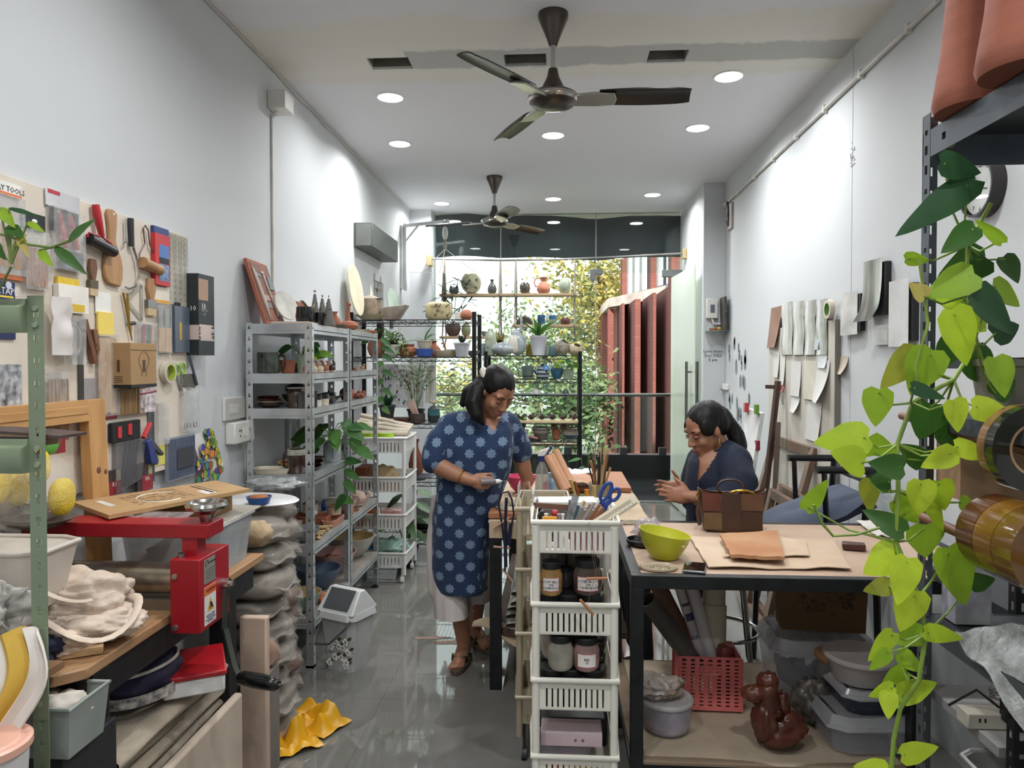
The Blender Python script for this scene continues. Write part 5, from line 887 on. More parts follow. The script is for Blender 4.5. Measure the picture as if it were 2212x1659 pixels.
P(t,'leaves',g,PLG,ang=180);pot('terra_jug','terracotta jug half hidden behind the orchid','jug','bottle',ax(938,5.67),5.67,A2+sz,.06,.13,TC,ha=0);pot('casserole','low beige lidded casserole dish','casserole','dish',*on(962,5.55),A2+sz,.085,.048,m('a79c84',.5),extra=lid(m('b0a58c',.5),False),scale=(1,.9,1));pot('black_tray','small black box behind the white succulent pot','box','mug',ax(975,5.69),5.69,A2+sz,.05,.06,BLK)
x,y=on(998,5.51);t=T('succulent_pot','dark succulent in a smooth white pot','plant',(x,y,A2+sz));P(t,'pot',pv('pot',.064,.11),m('bfc2c8',.3));g=G()
for k in range(9):a=k*2.4;g.C('3c4a38' if k%3 else '6e3a3e').leaf((0,0,.10),(.045*cos(a),.045*sin(a),.15+.01*(k%4)),(cos(a),sin(a),.4),.026,.1,.0,0,5)
P(t,'leaves',g,PLG,ang=180);pot('dark_dish','small dark bowl behind the rack post beside the white succulent pot','bowl','bowl',ax(1022,5.65),5.65,A2+sz,.055,.05,m('6a6a68',.4))
x,y=on(822,5.75);t=T('tall_pothos','climbing pothos on a dark pole behind the far steel rack','plant',(x,y,A2+sz));P(t,'pole',G().cyl((0,0,0),(0,0,.28),.03,n=10),m('3d3a34',.9));vineplant(t,(0,-.03,.2),8,.10,.10,DKG,21,zr=(-.1,.06))
x,y=on(827,5.41);t=T('trailing_pothos','trailing pothos vine hanging in front of the wire rack','plant',(x,y,A2));g=G();st=G();st.tube([(0,0,.02),(.02,-.05,-.1),(.0,-.05,-.25),(.03,-.05,-.4)],.003,5);rr=random.Random(6)
for z,dx in((.02,.09),(-.04,-.08),(-.1,.1),(-.17,-.06),(-.24,.08),(-.31,-.07),(-.38,.06),(.08,.1),(.14,.07)):g.C(rr.choice(DKG)).leaf((.01,-.045,z),(.01+dx,-.07,z-.05),(0,-1,.5),.06,.1,.15)
P(t,'stem',st,m('4d6a36',.6));P(t,'foliage',g,PLG,ang=180)
for i,(u,v,lab)in enumerate(((861,700,'steel hook hanging from the top wire shelf'),(868,785,'steel hook hanging from the second wire shelf'))):
 p=WY(u,v,5.42);S('steel_hook',lab,'hook',G().tube([(0,0,.0),(0,0,-.05),(.008,0,-.062),(.016,0,-.055),(.016,0,-.045)],.0022,5),CHR,(p.x,p.y-.004,(A1,A2)[i]-.02))
t=T('jewellery_panel','white panel hung with rows of small ceramic pendants beside the snake plant','pendant display',(-1.50,5.82,A3+.10));P(t,'panel',G().bx(0,.40,0,.015,0,.36),m('d9dadb',.6));rr=random.Random(9);g=G()
for i in range(54):x=.03+.34*rr.random();z=.04+.28*rr.random();g.C(rr.choice(('22262c','c46f4a','8a98a8','d9d4cc','3c4a5c','a87e8a'))).blob((x,-.006,z),(.006,.004,rr.uniform(.008,.02)),n=5)
P(t,'pendants',g,VC(.3,.1));
S('macrame','small white macrame tassel hanging beside the pendant panel','tassel',(lambda g:[g.tube([(.012*k,0,.30),(.012*k+.004*sin(k),0,.15),(.012*k+.01*(k-3)*.3,0,0)],.005,5)for k in range(7)]and g)(G()),m('cfcabd',.9),(-1.07,5.81,A3+.14))
x,y=on(836,5.51);t=T('snake_plant','dark snake plant in a black pot on a cream saucer','plant',(x,y,A3+sz));P(t,'saucer',pv('dish',.06,.035),CRM);P(t,'pot',pv('pot',.064,.11,M=MX.Translation((0,0,.028))),m('2f3430',.5));g=G();rr=random.Random(4)
for k in range(16):a=k*2.4;g.C(rr.choice(('2c4a30','365a38','274028'))).leaf((.02*cos(a),.02*sin(a),.13),(.07*cos(a)*rr.uniform(.6,1.4),.06*sin(a),.19+.05*rr.random()),(-cos(a),-sin(a),.6),.026,.15,.05,0,6)
P(t,'leaves',g,PLG,ang=180)
x,y=on(898,5.63);t=T('parlour_palm','feathery parlour palm in a small black pot','plant',(x,y,A3+sz));P(t,'pot',pv('pot',.07,.10),m('2b302c',.5));g=G();st=G();rr=random.Random(12)
for k in range(15):
 a=k*2.4+.3;R_=rr.uniform(.08,.2);Hh=rr.uniform(.22,.44);e=V((R_*cos(a),R_*sin(a)*.7,.1+Hh));b=V((.015*cos(a),.015*sin(a),.1));mid=(b+e)/2+V((-.2*e.x,0,.05));pts=[b*(1-s_)**2+mid*2*s_*(1-s_)+e*s_**2 for s_ in np.linspace(0,1,9)];st.tube(pts,.002,4);col=rr.choice(('5c7a44','6f8a4c','4d6a3c','83984f'))
 for j in range(4,9):
  d=(pts[j]-pts[j-1]).normalized()
  for s_ in(-1,1):sd=V((-d.y*s_,d.x*s_,0))+V((s_*.4,0,.1));g.C(col).leaf(pts[j],pts[j]+(d*.6+sd.normalized()*.8)*.055,(0,-.4,1),.011,.1,.3,0,4)
P(t,'stems',st,m('6b8048',.6));P(t,'fronds',g,PLG,ang=180)
for i,z in enumerate((0,.014,.026)):S('wooden_tray',['bottom','middle','top'][i]+' dark brown tray of the stack beside the snake plant','tray',G().bx(-.07,.07,-.06,.06,0,.012),wood('5a352a','462820'),(ax(866,5.55),5.55,A3+sz+z),.04*i,'dark brown trays',bev=.003)
x,y=on(902,5.49);pot('speckled_pot','dark brown speckled pot holding pale clay sticks','pot','mug',x,y,A3+sz,.058,.075,m('463833',.6,var=.4,sc=60),extra=lambda o,r,h:[P(o,'clay_stick',G().tube([(-.01+.01*k,0,.02),(-.045+.012*k,-.01,.10),(-.075+.012*k,-.01,.155+.01*k)],.010,8),m('c2a295',.6))for k in range(4)])
x,y=on(937,5.51);pot('bird_jar','teal and black lidded jar with a small bird on the lid','jar','cup',x,y,A3+sz,.05,.06,m('34383a',.4),extra=lambda o,r,h:(P(o,'teal_band',G().lathe([(r*1.0,h),(r*.92,h+.04),(r*.98,h+.05),(0,h+.052)],22),TEAL),P(o,'lid',G().lathe([(r*.9,h+.05),(r*.5,h+.07),(r*.2,h+.075),(0,h+.09)],18),m('4a5250',.4)),P(o,'bird',G().blob((0,0,h+.10),(.03,.014,.014),n=8).blob((-.028,0,h+.112),(.012,.01,.01),n=6),m('c9b591',.6))))
pot('grey_plate','wide grey plate on the lower wire shelf behind the trolley','plate','plate',ax(900,5.53),5.53,A4+sz,.13,.03,m('5f6570',.3));pot('purple_bowl','dark purple bowl standing on the wide grey plate','bowl','bowl',ax(886,5.55),5.55,A4+sz+.012,.07,.05,m('4b4858',.4));pot('red_bottle','tall terracotta bottle behind the trolley corner','bottle','bottle',ax(898,5.67),5.67,A4+sz,.06,.30,TC2)
for i,(z,r,mm)in enumerate(((0,.105,CREAMD),(.03,.10,BGL),(.055,.095,BGL),(.08,.09,m('54564a',.3)))):pot('stacked_bowl',['cream bowl at the bottom','black bowl second from the bottom','black bowl third from the bottom','olive bowl on top'][i]+' of the stack behind the woman','bowl','bowl',ax(912,5.51),5.51,A5+sz+z,r,.05,mm,'bowls stacked on the lowest wire shelf')
x,y=on(905,5.67);S('grey_bin','plain grey storage bin on the lowest wire shelf','bin',rbox(G(),.15,.1,.17,.115,0,.26),m('8f9090',.6),(x+.13,5.65,A5+sz));t=T('dieffenbachia','broad spotted dieffenbachia leaves behind the trolley','plant',(ax(880,5.37)+.0,5.32,0));P(t,'pot',pv('pot',.09,.15),m('3a3a38',.6));g=G();st=G();rr=random.Random(4)
for k,(dx,dy,z,L_)in enumerate(((.16,-.05,.5,.22),(-.14,-.05,.42,.2),(.22,-.03,.38,.2),(-.2,-.02,.33,.18),(.05,-.08,.36,.2),(.24,-.02,.58,.16),(-.08,-.05,.55,.18),(.1,0,.28,.2))):
 b=V((dx*.35,dy*.5,z));st.tube([(0,0,.12),b*.6+V((0,0,.05)),b],.005,5);g.C(rr.choice(('3f5f38','4d6f40','5c7f48'))).leaf(b,b+V((dx,dy,-.06)).normalized()*L_,(0,-.6,.8),L_*.42,.1,.25,.2,8)
P(t,'stems',st,m('56753e',.6));P(t,'foliage',g,m('ffffff',.4,vcol=True,var=.35,sc=60),ang=180)
pot('celadon_bottle','tall speckled celadon bottle on the window rack','bottle','tall',*on(1060,6.42),B1+sz,.052,.24,CEL)
x,y=on(1041,6.5);pot('pale_cup','pale blue cup behind the tall celadon bottle','cup','cup',x,y,B1+sz,.045,.11,m('a9b8bd',.35));t=T('striped_calathea','small striped calathea in a terracotta pot behind the celadon bottle','plant',(ax(1079,6.5),6.5,B1+sz));P(t,'pot',pv('pot',.045,.10),TC2);g=G();rr=random.Random(2)
for k in range(9):a=k*2.4;g.C(('4a4a2c','a89a5c')[k%2]).leaf((0,0,.1),(.06*cos(a),.05*sin(a),.14+.10*rr.random()),(cos(a),sin(a),.5),.04,.1,.1,0,5)
P(t,'leaves',g,PLG,ang=180)
BIRD=m('b9bdbc',.25,var=.3,sc=10,coat=.4,hx2='7d8890')
t=T('bird_vase','large white marbled ceramic bird shaped vase with a long neck','vase',(ax(1118,6.42),6.42,B1+sz));P(t,'body',G().blob((0,0,.105),(.085,.07,.105),n=18).blob((-.01,0,.19),(.05,.045,.05),n=12),BIRD);P(t,'neck',G().tube([(.03,0,.2),(.035,0,.3),(.03,0,.37)],[.014,.011,.012],8),BIRD);P(t,'wing',G().blob((-.03,-.045,.10),(.06,.03,.085),n=12),m('cfcbbe',.2,coat=.4));P(t,'flower',G().blob((.065,0,.24),(.022,.02,.02),n=8),m('8f857c',.4));P(t,'leafy_twig',G().tube([(.03,-.02,.2),(.06,-.03,.14),(.085,-.03,.16)],.008,6),m('7f8a80',.5))
S('fish_dish','low white marbled fish shaped dish left of the bird vase','dish',G().blob((0,0,.06),(.12,.06,.06),pw=1.2,n=16).surf(5,5,lambda a,b:(-.1-.05*a,0,.08+.06*(b-.2)*a),thick=.008),BIRD,(ax(1088,6.38),6.38,B1+sz))
x,y=on(1163,6.40);t=T('bromeliad','green bromeliad with arching leaves in a tall white pot','plant',(x,y,B1+sz));P(t,'pot',vessel([(.055,0),(.076,.16),(.08,.165),(.08,.175)],.005),m('c3c4ca',.35));g=G();rr=random.Random(7)
for k in range(18):a=k*2.4;L_=rr.uniform(.16,.30);g.C(rr.choice(('4c7a34','5d8c3a','3f6a30'))).leaf((.012*cos(a),.012*sin(a),.17),(.012*cos(a)+L_*.62*cos(a),L_*.5*sin(a),.18+L_*rr.uniform(.5,1.0)),(-cos(a)*.5,-sin(a)*.5,.8),.034,.2,.35,0,9)
P(t,'leaves',g,PLG,ang=180);pot('yellow_cup','yellow glazed cup behind the tall white pot','cup','mug',ax(1144,6.5),6.5,B1+sz,.035,.10,m('a89a34',.35));pot('sage_cup','pale sage cup just right of the tall white pot','cup','mug',ax(1180,6.5),6.5,B1+sz,.035,.09,CEL);pot('teal_mug','teal cup behind the mottled ink pot','cup','mug',ax(1196,6.5),6.5,B1+sz,.045,.09,m('6f98a4',.35))
INKP=m('b7ae98',.4,var=.6,sc=14,hx2='4a443e')
pot('mottled_pot','black mottled cream pot lying tilted on the window rack','pot','round',*on(1208,6.40),B1+sz+.015,.075,.12,INKP,rz=(.2,.45,0));pot('beige_pot','speckled beige pot with an open mouth at the right end of the window rack','pot','round',*on(1240,6.40),B1+sz+.012,.062,.095,m('b9a88e',.5,var=.25,sc=40),rz=(.5,.35,0))
pot('indigo_box','dark blue square mug left of the standing woman\'s head','mug','mug',*on(1052,6.42),B2+sz,.06,.10,m('20242f',.35));pot('grey_green_mug','grey green mug with a black base on the second shelf','mug','cup',*on(1140,6.42),B2+sz,.058,.115,m('6b7a74',.3,var=.2,coat=.3),ha=pi,extra=lambda o,r,h:P(o,'black_base',G().lathe([(0,-.0),(r*.72,0),(r*.92,h*.25),(r*.6,h*.26)],22),BGL))
t=T('striped_teapot','blue and white banded teapot on the second shelf','teapot',(*on(1172,6.42),B2+sz));g=G();r=.06
for k in range(6):g.C('2e4a68' if k%2==0 else 'b9bcb0').lathe([(r*(.88+.12*sin(k*.62)),.018*k),(r*(.9+.12*sin((k+1)*.62)),.018*(k+1))],24)
g.C('2e4a68').lathe([(r*.9,.108),(r*.6,.116),(.015,.12),(.018,.135),(0,.137)],20);P(t,'body',g,VC(.3,.1));P(t,'handle',handle(G(),r,.108,a=-.2,th=.009),m('a8a496',.4));P(t,'spout',G().tube([(-r*.8,0,.04),(-r*1.3,0,.08)],[.014,.01],8),m('2e4a68',.3))
pot('blue_tumbler','blue glazed tumbler with a grey rim on the second shelf','mug','urn',*on(1203,6.42),B2+sz,.06,.115,m('2f6480',.3,var=.15,coat=.3),extra=lambda o,r,h:P(o,'grey_rim',G().lathe([(r*.985,h*.78),(r*.86,h*.955),(r*.89,h*1.01),(r*.8,h)],22),m('97a09a',.4)))
t=T('glass_cutting','leafy cutting in a small clear glass jar at the end of the second shelf','plant',(*on(1228,6.40),B2+sz));P(t,'jar',vessel([(.045,0),(.05,.09)],.003),m('9aa38c',.06,alpha=.45));vineplant(t,(0,-.02,.1),14,.09,.07,LTG+DKG,31,zr=(-.01,.12))
def chime(u,y,ztop,n,dz,w0,w1,col,label):
 t=T('wind_chime',label,'wind chime',(ax(u,y),y,ztop),0,'ceramic wind chimes');P(t,'cord',G().cyl((0,0,.0),(0,0,-dz*n),.0008,n=4),m('5a4a3c'))
 for k in range(n):
  w=w0+(w1-w0)*k/max(1,n-1);z=-dz*(k+.6);P(t,'disc',G().lathe([(0,z+w*.7),(w*.6,z+w*.5),(w,z),(w*.96,z),(w*.55,z+w*.42),(0,z+w*.58)],12),m(col,.5,var=.2))
chime(978,5.40,A2-.03,10,.045,.030,.010,'5c5a4a','wind chime of stacked green half domes against the bright window');chime(1180,6.31,B2-.03,5,.035,.022,.012,'3c566c','small blue wind chime under the second window shelf');chime(1018,5.8,A2-.03,9,.045,.022,.012,'6a6a5c','dark chime of discs hanging beside the rack post')
for i,(u,y,z,r,mm,lab)in enumerate(((1158,6.31,B2-.035,.035,m('9a9894',.4),'grey and white ceramic bell under the second window shelf'),(1222,6.31,B2-.035,.028,m('2b2d30',.4),'dark ceramic bell with a clapper near the rack end'),(1060,6.31,B1-.035,.03,m('2e3038',.4),'dark half dome bell left of the woman\'s head'),(1180,6.31,B1-.035,.03,m('3c6a98',.3),'blue half dome bell above the striped teapot'),(1183,6.7,B4+.1,.03,TC2,'terracotta bell low behind the window rack'))):
 t=T('ceramic_bell',lab,'bell',(ax(u,y),y-.012 if i<4 else y-.0905,z if i<4 else B3-.03),0,'hanging ceramic bells');P(t,'cord',G().cyl((0,0,0),(0,0,-.05),.001,n=4),BLK);P(t,'dome',G().lathe([(0,-.045),(r*.5,-.05),(r*.85,-.065),(r*1.15,-.09),(r*1.1,-.09),(r*.8,-.066),(0,-.052)],16),mm);P(t,'clapper',G().blob((0,0,-.105),(.007,.007,.012),n=6),BLK)
S('cream_plank','cream plank laid on the window rack carrying dark leaf cups','plank',G().bx(-.48,.19,6.325,6.60,1.003,1.022),wood('c9b88e','b7a57b'),bev=.002)
for i in range(7):S('leaf_cup',['leftmost','second','third','fourth','fifth','sixth','rightmost'][i]+' small dark leaf shaped cup on the cream plank','cup',G().surf(8,8,lambda a,b:((a-.5)*.085,(b-.5)*.07,.003+.10*((a-.5)**2+(b-.5)**2)*(1+.2*sin(a*9))),thick=.003),m('3c2a2c',.35),(-.42+.095*i,6.44+.01*(i%2),1.0255),.3*i,'dark leaf shaped cups')
S('oak_board','narrow cream board hung under the third window shelf','plank',G().bx(-.48,.19,6.66,6.86,.76,.782),wood('c9b88e','b7a57b'),bev=.002)
BND=lambda base,band:m(base,.45,var=.08)
t=T('banded_jar','wide lidded grey jar with white and brown bands on the third window shelf','jar',(*on(1169,6.45),B3+sz));g=G();g.C('7a716a').lathe([(0,0),(.05,0),(.075,.07)],24).C('b9b4a8').lathe([(.075,.07),(.08,.09)],24).C('7d706a').lathe([(.08,.09),(.083,.105)],24).C('a8aca4').lathe([(.084,.105),(.078,.118),(.06,.124),(0,.128)],24);P(t,'body',g,VC(.45,.1))
t=T('bear_figure','small terracotta bear planter on the third window shelf','figurine',(*on(1202,6.42),B3+sz));P(t,'body',G().blob((0,0,.055),(.038,.035,.055),pw=.7,n=12).blob((-.02,0,.12),(.03,.028,.028),n=10).blob((-.038,0,.145),(.012,.01,.012),n=6).blob((.005,0,.148),(.012,.01,.012),n=6),TC)
S('shell_piece','curved terracotta shell leaning between the bear and the banded bowl','ornament',G().blob((0,0,.05),(.03,.02,.05),n=10),TC,(ax(1218,6.45),6.45,B3+.06),.3);t=T('banded_bowl','deep bowl with blue and cream bands holding a long necked pink vase','bowl',(*on(1233,6.42),B3+sz));g=G();g.C('b3aa98').lathe([(0,0),(.035,0),(.05,.02)],24).C('4a636c').lathe([(.05,.02),(.072,.055)],24).C('b9b2a2').lathe([(.072,.055),(.084,.085)],24).C('8a867c').lathe([(.084,.085),(.088,.10),(.082,.10),(.06,.05),(0,.03)],24);P(t,'body',g,VC(.45,.08))
pot('long_neck_vase','pink vase with a long thin neck standing in the banded bowl','vase','bottle',*on(1236,6.42),B3+sz+.032,.042,.06,PNK,extra=lambda o,r,h:P(o,'neck',G().lathe([(.014,h*.8),(.011,h*2),(.010,.22),(.018,.235),(.014,.235),(.006,.2)],14),PNK));t=T('rolled_slab','tray of pink rolled clay pieces on the third window shelf','tray',(*on(1150,6.40),B3+sz));P(t,'tray',G().bx(-.10,.08,-.05,.05,0,.008),BLK);P(t,'rolls',G().cyl((-.09,-.01,.03),(.02,.01,.028),.02,n=10).cyl((-.08,-.03,.05),(.05,-.02,.02),.012,n=8),m('a87e70',.6))
t=T('snake_pot','upright snake plant in a white pot beside the standing woman\'s sleeve','plant',(*on(1130,6.40),B3+sz));P(t,'pot',pv('pot',.05,.10),WGL);g=G()
for k in range(7):a=k*2.4;g.C(('3a5a38','5a7a44')[k%2]).leaf((.01*cos(a),.01*sin(a),.1),(.035*cos(a),.03*sin(a),.20+.02*(k%3)),(cos(a),sin(a),.2),.03,.2,0,0,6)
P(t,'leaves',g,PLG,ang=180)
t=T('pointed_leaf_plant','glossy green potted plant at the foot of the window rack post','plant',(ax(1268,6.1),6.1,0));P(t,'pot',pv('pot',.09,.2),m('8a8a86',.5));st=G();g=G();rr=random.Random(14)
for k in range(12):a=k*2.4;b=V((.05*cos(a),.04*sin(a),.45+.03*k));st.tube([(0,0,.18),b*.5+V((0,0,.15)),b],.003,4);g.C(rr.choice(('3f6f38','4f8040','35602f'))).leaf(b,b+V((.13*cos(a),.08*sin(a)-.03,-.02)),(0,-.6,.7),.05,.12,.15,.1)
P(t,'stems',st,m('5d7a3c',.5));P(t,'foliage',g,PLG,ang=180)
ROPE=m('8d8578',.9,var=.15);PLK=wood('b99f7e','a58a68')
t=T('hanging_pipe','thin steel pipe on two wooden blocks across the glass front','pipe',(0,7.62,0));P(t,'pipe',G().tube([(-1.36,0,2.655),(-.6,0,2.63),(0,0,2.635),(.6,0,2.655),(1.35,0,2.69)],.011,8),m('a9a7a2',.3,.8));P(t,'block',G().bx(-1.40,-1.345,-.03,.085,2.58,2.69),m('b39c70',.7),bev=.004);P(t,'block',G().bx(1.315,1.354,-.05,.05,2.63,2.73),m('b39c70',.7),bev=.004)
zp=lambda x:2.634+.04*(x/1.35)**2
def plank(x0,x1,z,label,ropes):
 t=T('hanging_plank',label,'shelf',(0,7.62,z),0,'rope hung planks in the window');P(t,'plank',G().bx(x0,x1,-.09,.09,-.025,0),PLK,bev=.002)
 for x in ropes:
  for s_ in(-1,1):P(t,'rope',G().tube([(x,.0,min(zp(x)-z,.70)),(x+s_*.004,s_*.06,.12),(x+s_*.006,s_*.097,-.01),(x,s_*.06,-.07),(x,0,-.10)],.0085,6),ROPE)
  P(t,'knot',G().blob((x,0,-.10),(.014,.014,.018),n=6),ROPE)
PZ1,PZ2,PZ3=2.27,1.82,1.94
plank(-1.25,.215,PZ1,'topmost long plank hung in ropes across the window',(-1.21,-.604,-.438,.188));plank(-1.25,-.55,PZ2,'lower left plank hung in ropes behind the wire rack',(-1.21,-.604));plank(-.477,.227,PZ3,'lower right plank hung in ropes beside the bromeliad',(-.438,.188))
py=7.60
def ears(o,r,h):
 for s_ in(-1,1):P(o,'ear',G().add([(s_*r*.95,-.0,h*.82),(s_*r*.15,-.02,h*.86),(s_*r*.15,.02,h*.86),(s_*r*.62,0,h*1.38)],[(0,1,3),(1,2,3),(2,0,3),(2,1,0)]),m('4a5450',.4))
pot('cat_pot','dark pot with two pointed cat ears on the top plank','pot','round',ax(981,py),py,PZ1,.055,.075,m('4a5450',.4),extra=ears)
t=T('moon_vase','large round cream vase with painted dark leaves and a notched top','vase',(ax(1018,py),py,PZ1));g=G();NP=40
pl_=[(.105*sin(a)*1.0,.122-.118*cos(a))for a in np.linspace(.35,2*pi-.35,NP)];pl_=[(x,z)for x,z in pl_ if not(z>.19 and abs(x)<.045)]
pl_=[(x,z if not(abs(x)<.05 and z>.18)else .165)for x,z in pl_];P(t,'body',G().prism([(x,z)for x,z in pl_],-.035,.035,MX.Rotation(pi/2,4,'X')),m('a9a488',.4,var=.15,sc=6),bev=.012);g=G();rr=random.Random(4)
for i in range(9):a=rr.uniform(-.07,.07);z=rr.uniform(.04,.17);g.leaf((a,-.0375,z),(a+rr.uniform(-.05,.05),-.0378,z+rr.uniform(.0,.04)),(0,-1,0),.02,0,0,0,5)
P(t,'painted_leaves',g,m('3c4a44',.5));P(t,'foot',G().bx(-.05,.05,-.03,.03,0,.012),m('8a6a50',.6))
pot('bottle_vase','dark grey bottle vase with a flared lip on the top plank','vase','bottle',ax(1063,py),py,PZ1,.05,.155,m('4c4f4d',.25,coat=.4));pot('brown_globe','dark brown globe vase on the top plank right of the ropes','vase','round',ax(1134,py),py,PZ1,.058,.12,m('4c463c',.25,var=.2,coat=.4))
pot('terracotta_pitcher','terracotta pitcher with a big loop handle on the top plank','pitcher','bottle',ax(1174,py),py,PZ1,.072,.17,m('b5765c',.75),extra=lambda o,r,h:(P(o,'rim',vessel([(r*.38,h*.75),(r*.36,h*.85),(r*.6,h*1.02)],.004,fn=lambda a,z:1+.18*max(0,cos(a))**6*(z>h*.95)),m('b5765c',.75)),P(o,'handle',handle(G(),r*.55,h,.42,.98,1.5,pi,.008),m('b5765c',.75))))
pot('celadon_egg','pale green egg shaped vase at the right end of the top plank','vase','egg',ax(1219,py),py,PZ1,.066,.17,m('98a08c',.35,var=.12,coat=.3))
t=T('dracaena','dark dracaena in a brown bowl on the lower left plank','plant',(ax(979,py),py,PZ2));P(t,'bowl',pv('urn',.085,.13),m('55403a',.6));st=G();g=G();rr=random.Random(15)
for k,(dx,hz)in enumerate(((-.12,.45),(.06,.62),(.16,.45),(-.02,.5),(-.2,.32),(.1,.34))):
 e=V((dx,-.03,hz));st.tube([(0,0,.12),e*.5+V((0,0,.08)),e],.004,5)
 for j in range(9):a=rr.uniform(0,6.28);d=V((cos(a),sin(a)*.6,rr.uniform(-.8,.6))).normalized();g.C(rr.choice(('2f3b2c','44523a','3a4636','56604a'))).leaf(e-V((0,0,.10*rr.random())),e+d*rr.uniform(.10,.19),(0,-.5,1),.022,.2,.3,0,6)
P(t,'stems',st,m('4c4436',.7));P(t,'leaves',g,PLG,ang=180);pot('olive_jar','olive glazed jar beside the dracaena bowl on the lower left plank','jar','egg',ax(1007,py),py,PZ2,.052,.145,m('7f8260',.35,coat=.3));pot('grey_pan','flat grey oblong dish at the right end of the lower left plank','dish','dish',ax(1052,py),py,PZ2,.06,.05,m('6f7570',.4));
t=T('ceramic_purse','dark brown ceramic purse with a frilled edge on the lower right plank','ornament',(ax(1133,py),py,PZ3));P(t,'body',G().prism([(.085*cos(a),.09*sin(a))for a in np.linspace(0,pi,20)],-.03,.03,MX.Rotation(pi/2,4,'X')),m('3a3028',.4),bev=.008);P(t,'frill',G().tube([(.085*cos(a),-.0,.09*sin(a)+.004*sin(a*20))for a in np.linspace(0,pi,40)],.007,6),m('6e5c48',.5))
pot('blue_mug','dark blue mug with wavy lines on the lower right plank','mug','mug',ax(1169,py),py,PZ3,.042,.105,m('2d5a7c',.35,var=.3,sc=18),ha=0);pot('white_blue_mug','white mug with a blue rim band on the lower right plank','mug','mug',ax(1194,py),py,PZ3,.042,.10,m('aeb3b0',.4),extra=lambda o,r,h:P(o,'blue_band',G().lathe([(r*1.012,h*.55),(r*1.012,h*1.0),(r*.95,h*1.0)],22),m('2f5f86',.35)),ha=pi);pot('brown_bowl','round dark red brown bowl at the right end of the lower right plank','bowl','round',ax(1221,py),py,PZ3,.06,.075,m('5a2f2a',.3,coat=.3))
t=T('wall_bracket','white steel wall bracket with a pulley in the back left corner','bracket',(XL,7.25,0));WM=m('cfd1d0',.4)
P(t,'upright',G().bx(.03,.06,-.015,.015,2.28,2.96),WM);P(t,'arm',G().beam((.06,0,2.94),(.50,0,2.985),.03,.03),WM);P(t,'brace',G().beam((.05,0,2.78),(.18,0,2.94),.018,.018),WM);P(t,'wall_plate',G().bx(.001,.03,-.04,.04,2.30,2.94),WM)
P(t,'pulley',G().blob((.46,0,2.86),(.03,.02,.07),n=10).cyl((.46,-.02,2.97),(.46,.02,2.97),.025,n=12),m('b9b7b0',.4))
t=T('hanging_disc','clear acrylic disc slung on cords from the white bracket','disc',(-1.14,7.25,0));P(t,'disc',G().lathe([(0,0),(.36,0),(.36,.006),(0,.006)],40,MX.Translation((0,0,2.455))@Euler((.125,.02,0)).to_matrix().to_4x4()),m('dfe6e8',.1,alpha=.5));P(t,'knot',G().blob((0,0,2.74),(.02,.02,.05),n=8),ROPE)
for k in range(3):a=k*2.1+2.6;P(t,'cord',G().tube([(0,0,2.80),(0,0,2.70),(.33*cos(a),.33*sin(a),2.46+.041*sin(a))],.004,5),m('bdb6a8',.8))
FM=m('57504a',.28,.85,var=.08);FB=m('3d3936',.25,.8,var=.12,sc=4)
def fan(x,y,rz,label,zh=2.80):
 t=T('ceiling_fan',label,'ceiling fan',(x,y,ZC),rz,'three bladed ceiling fans');D=zh-ZC
 P(t,'canopy',G().lathe([(.072,0),(.072,-.02),(.055,-.06),(.03,-.12),(.02,-.15),(0,-.15)],28),FM);P(t,'down_rod',G().cyl((0,0,-.15),(0,0,D+.12),.012,n=10),m('b5b0b2',.4))
 P(t,'lower_canopy',G().lathe([(0,D+.145),(.022,D+.14),(.03,D+.10),(.055,D+.05),(.062,D+.035),(0,D+.03)],24),FM)
 P(t,'motor',G().lathe([(0,D+.034),(.09,D+.03),(.115,D+.015),(.118,D-.005),(.10,D-.03),(.05,D-.045),(0,D-.047)],32),FM);P(t,'trim_ring',G().lathe([(.117,D+.01),(.122,D+.004),(.122,D-.008),(.112,D-.018)],32),CHR)
 for k in range(3):
  R_=MX.Rotation(k*2*pi/3,4,'Z');tw=MX.Translation((0,0,D))@MX.Rotation(-.24,4,'X')
  bl=G().surf(14,6,lambda a,b:(.22+.42*a,(b-.5)*(.115+.02*sin(pi*a))*(1-.25*max(0,a-.9)*10*abs(b-.5)),.012*(1-(2*b-1)**2)-.01*a),R_@tw,thick=.005);P(t,'blade',bl,FB)
  P(t,'blade_arm',G().prism([(.09,-.04),(.2,-.05),(.29,-.045),(.30,.0),(.29,.045),(.2,.05),(.09,.04)],-.018,-.004,R_@tw),CHR,bev=.003)
 return t
fan(-.02,3.425,-.05,'near ceiling fan with dark glossy blades, below the torn plaster band');fan(-.559,6.38,.87,'far ceiling fan in front of the dark blind')
BS=m('222325',.42,.3,var=.35,sc=12,bump=.1,bsc=25);TT=m('bda48f',.75,var=.14,sc=5,hx2='a98d76');CVS=m('b8a287',.9,var=.12,sc=6,bump=.2,bsc=80)
t=T('steel_worktable','black steel framed worktable with a clay stained top, right of the white trolley','table',(.235,2.256,0));W,D,Zt=1.20,.795,.875
P(t,'table_top',G().bx(.03,W-.03,.03,D-.03,Zt-.02,Zt-.002),TT);g=G();g.bx(0,W,0,.035,Zt-.042,Zt).bx(0,W,D-.035,D,Zt-.042,Zt).bx(0,.035,.035,D-.035,Zt-.042,Zt).bx(W-.035,W,.035,D-.035,Zt-.042,Zt);P(t,'frame',g,BS,bev=.002)
for x in(0,.86):
 for y in(0,D-.04):P(t,'leg',G().bx(x,x+.04,y,y+.04,0,Zt-.042),BS,bev=.002)
W=.90
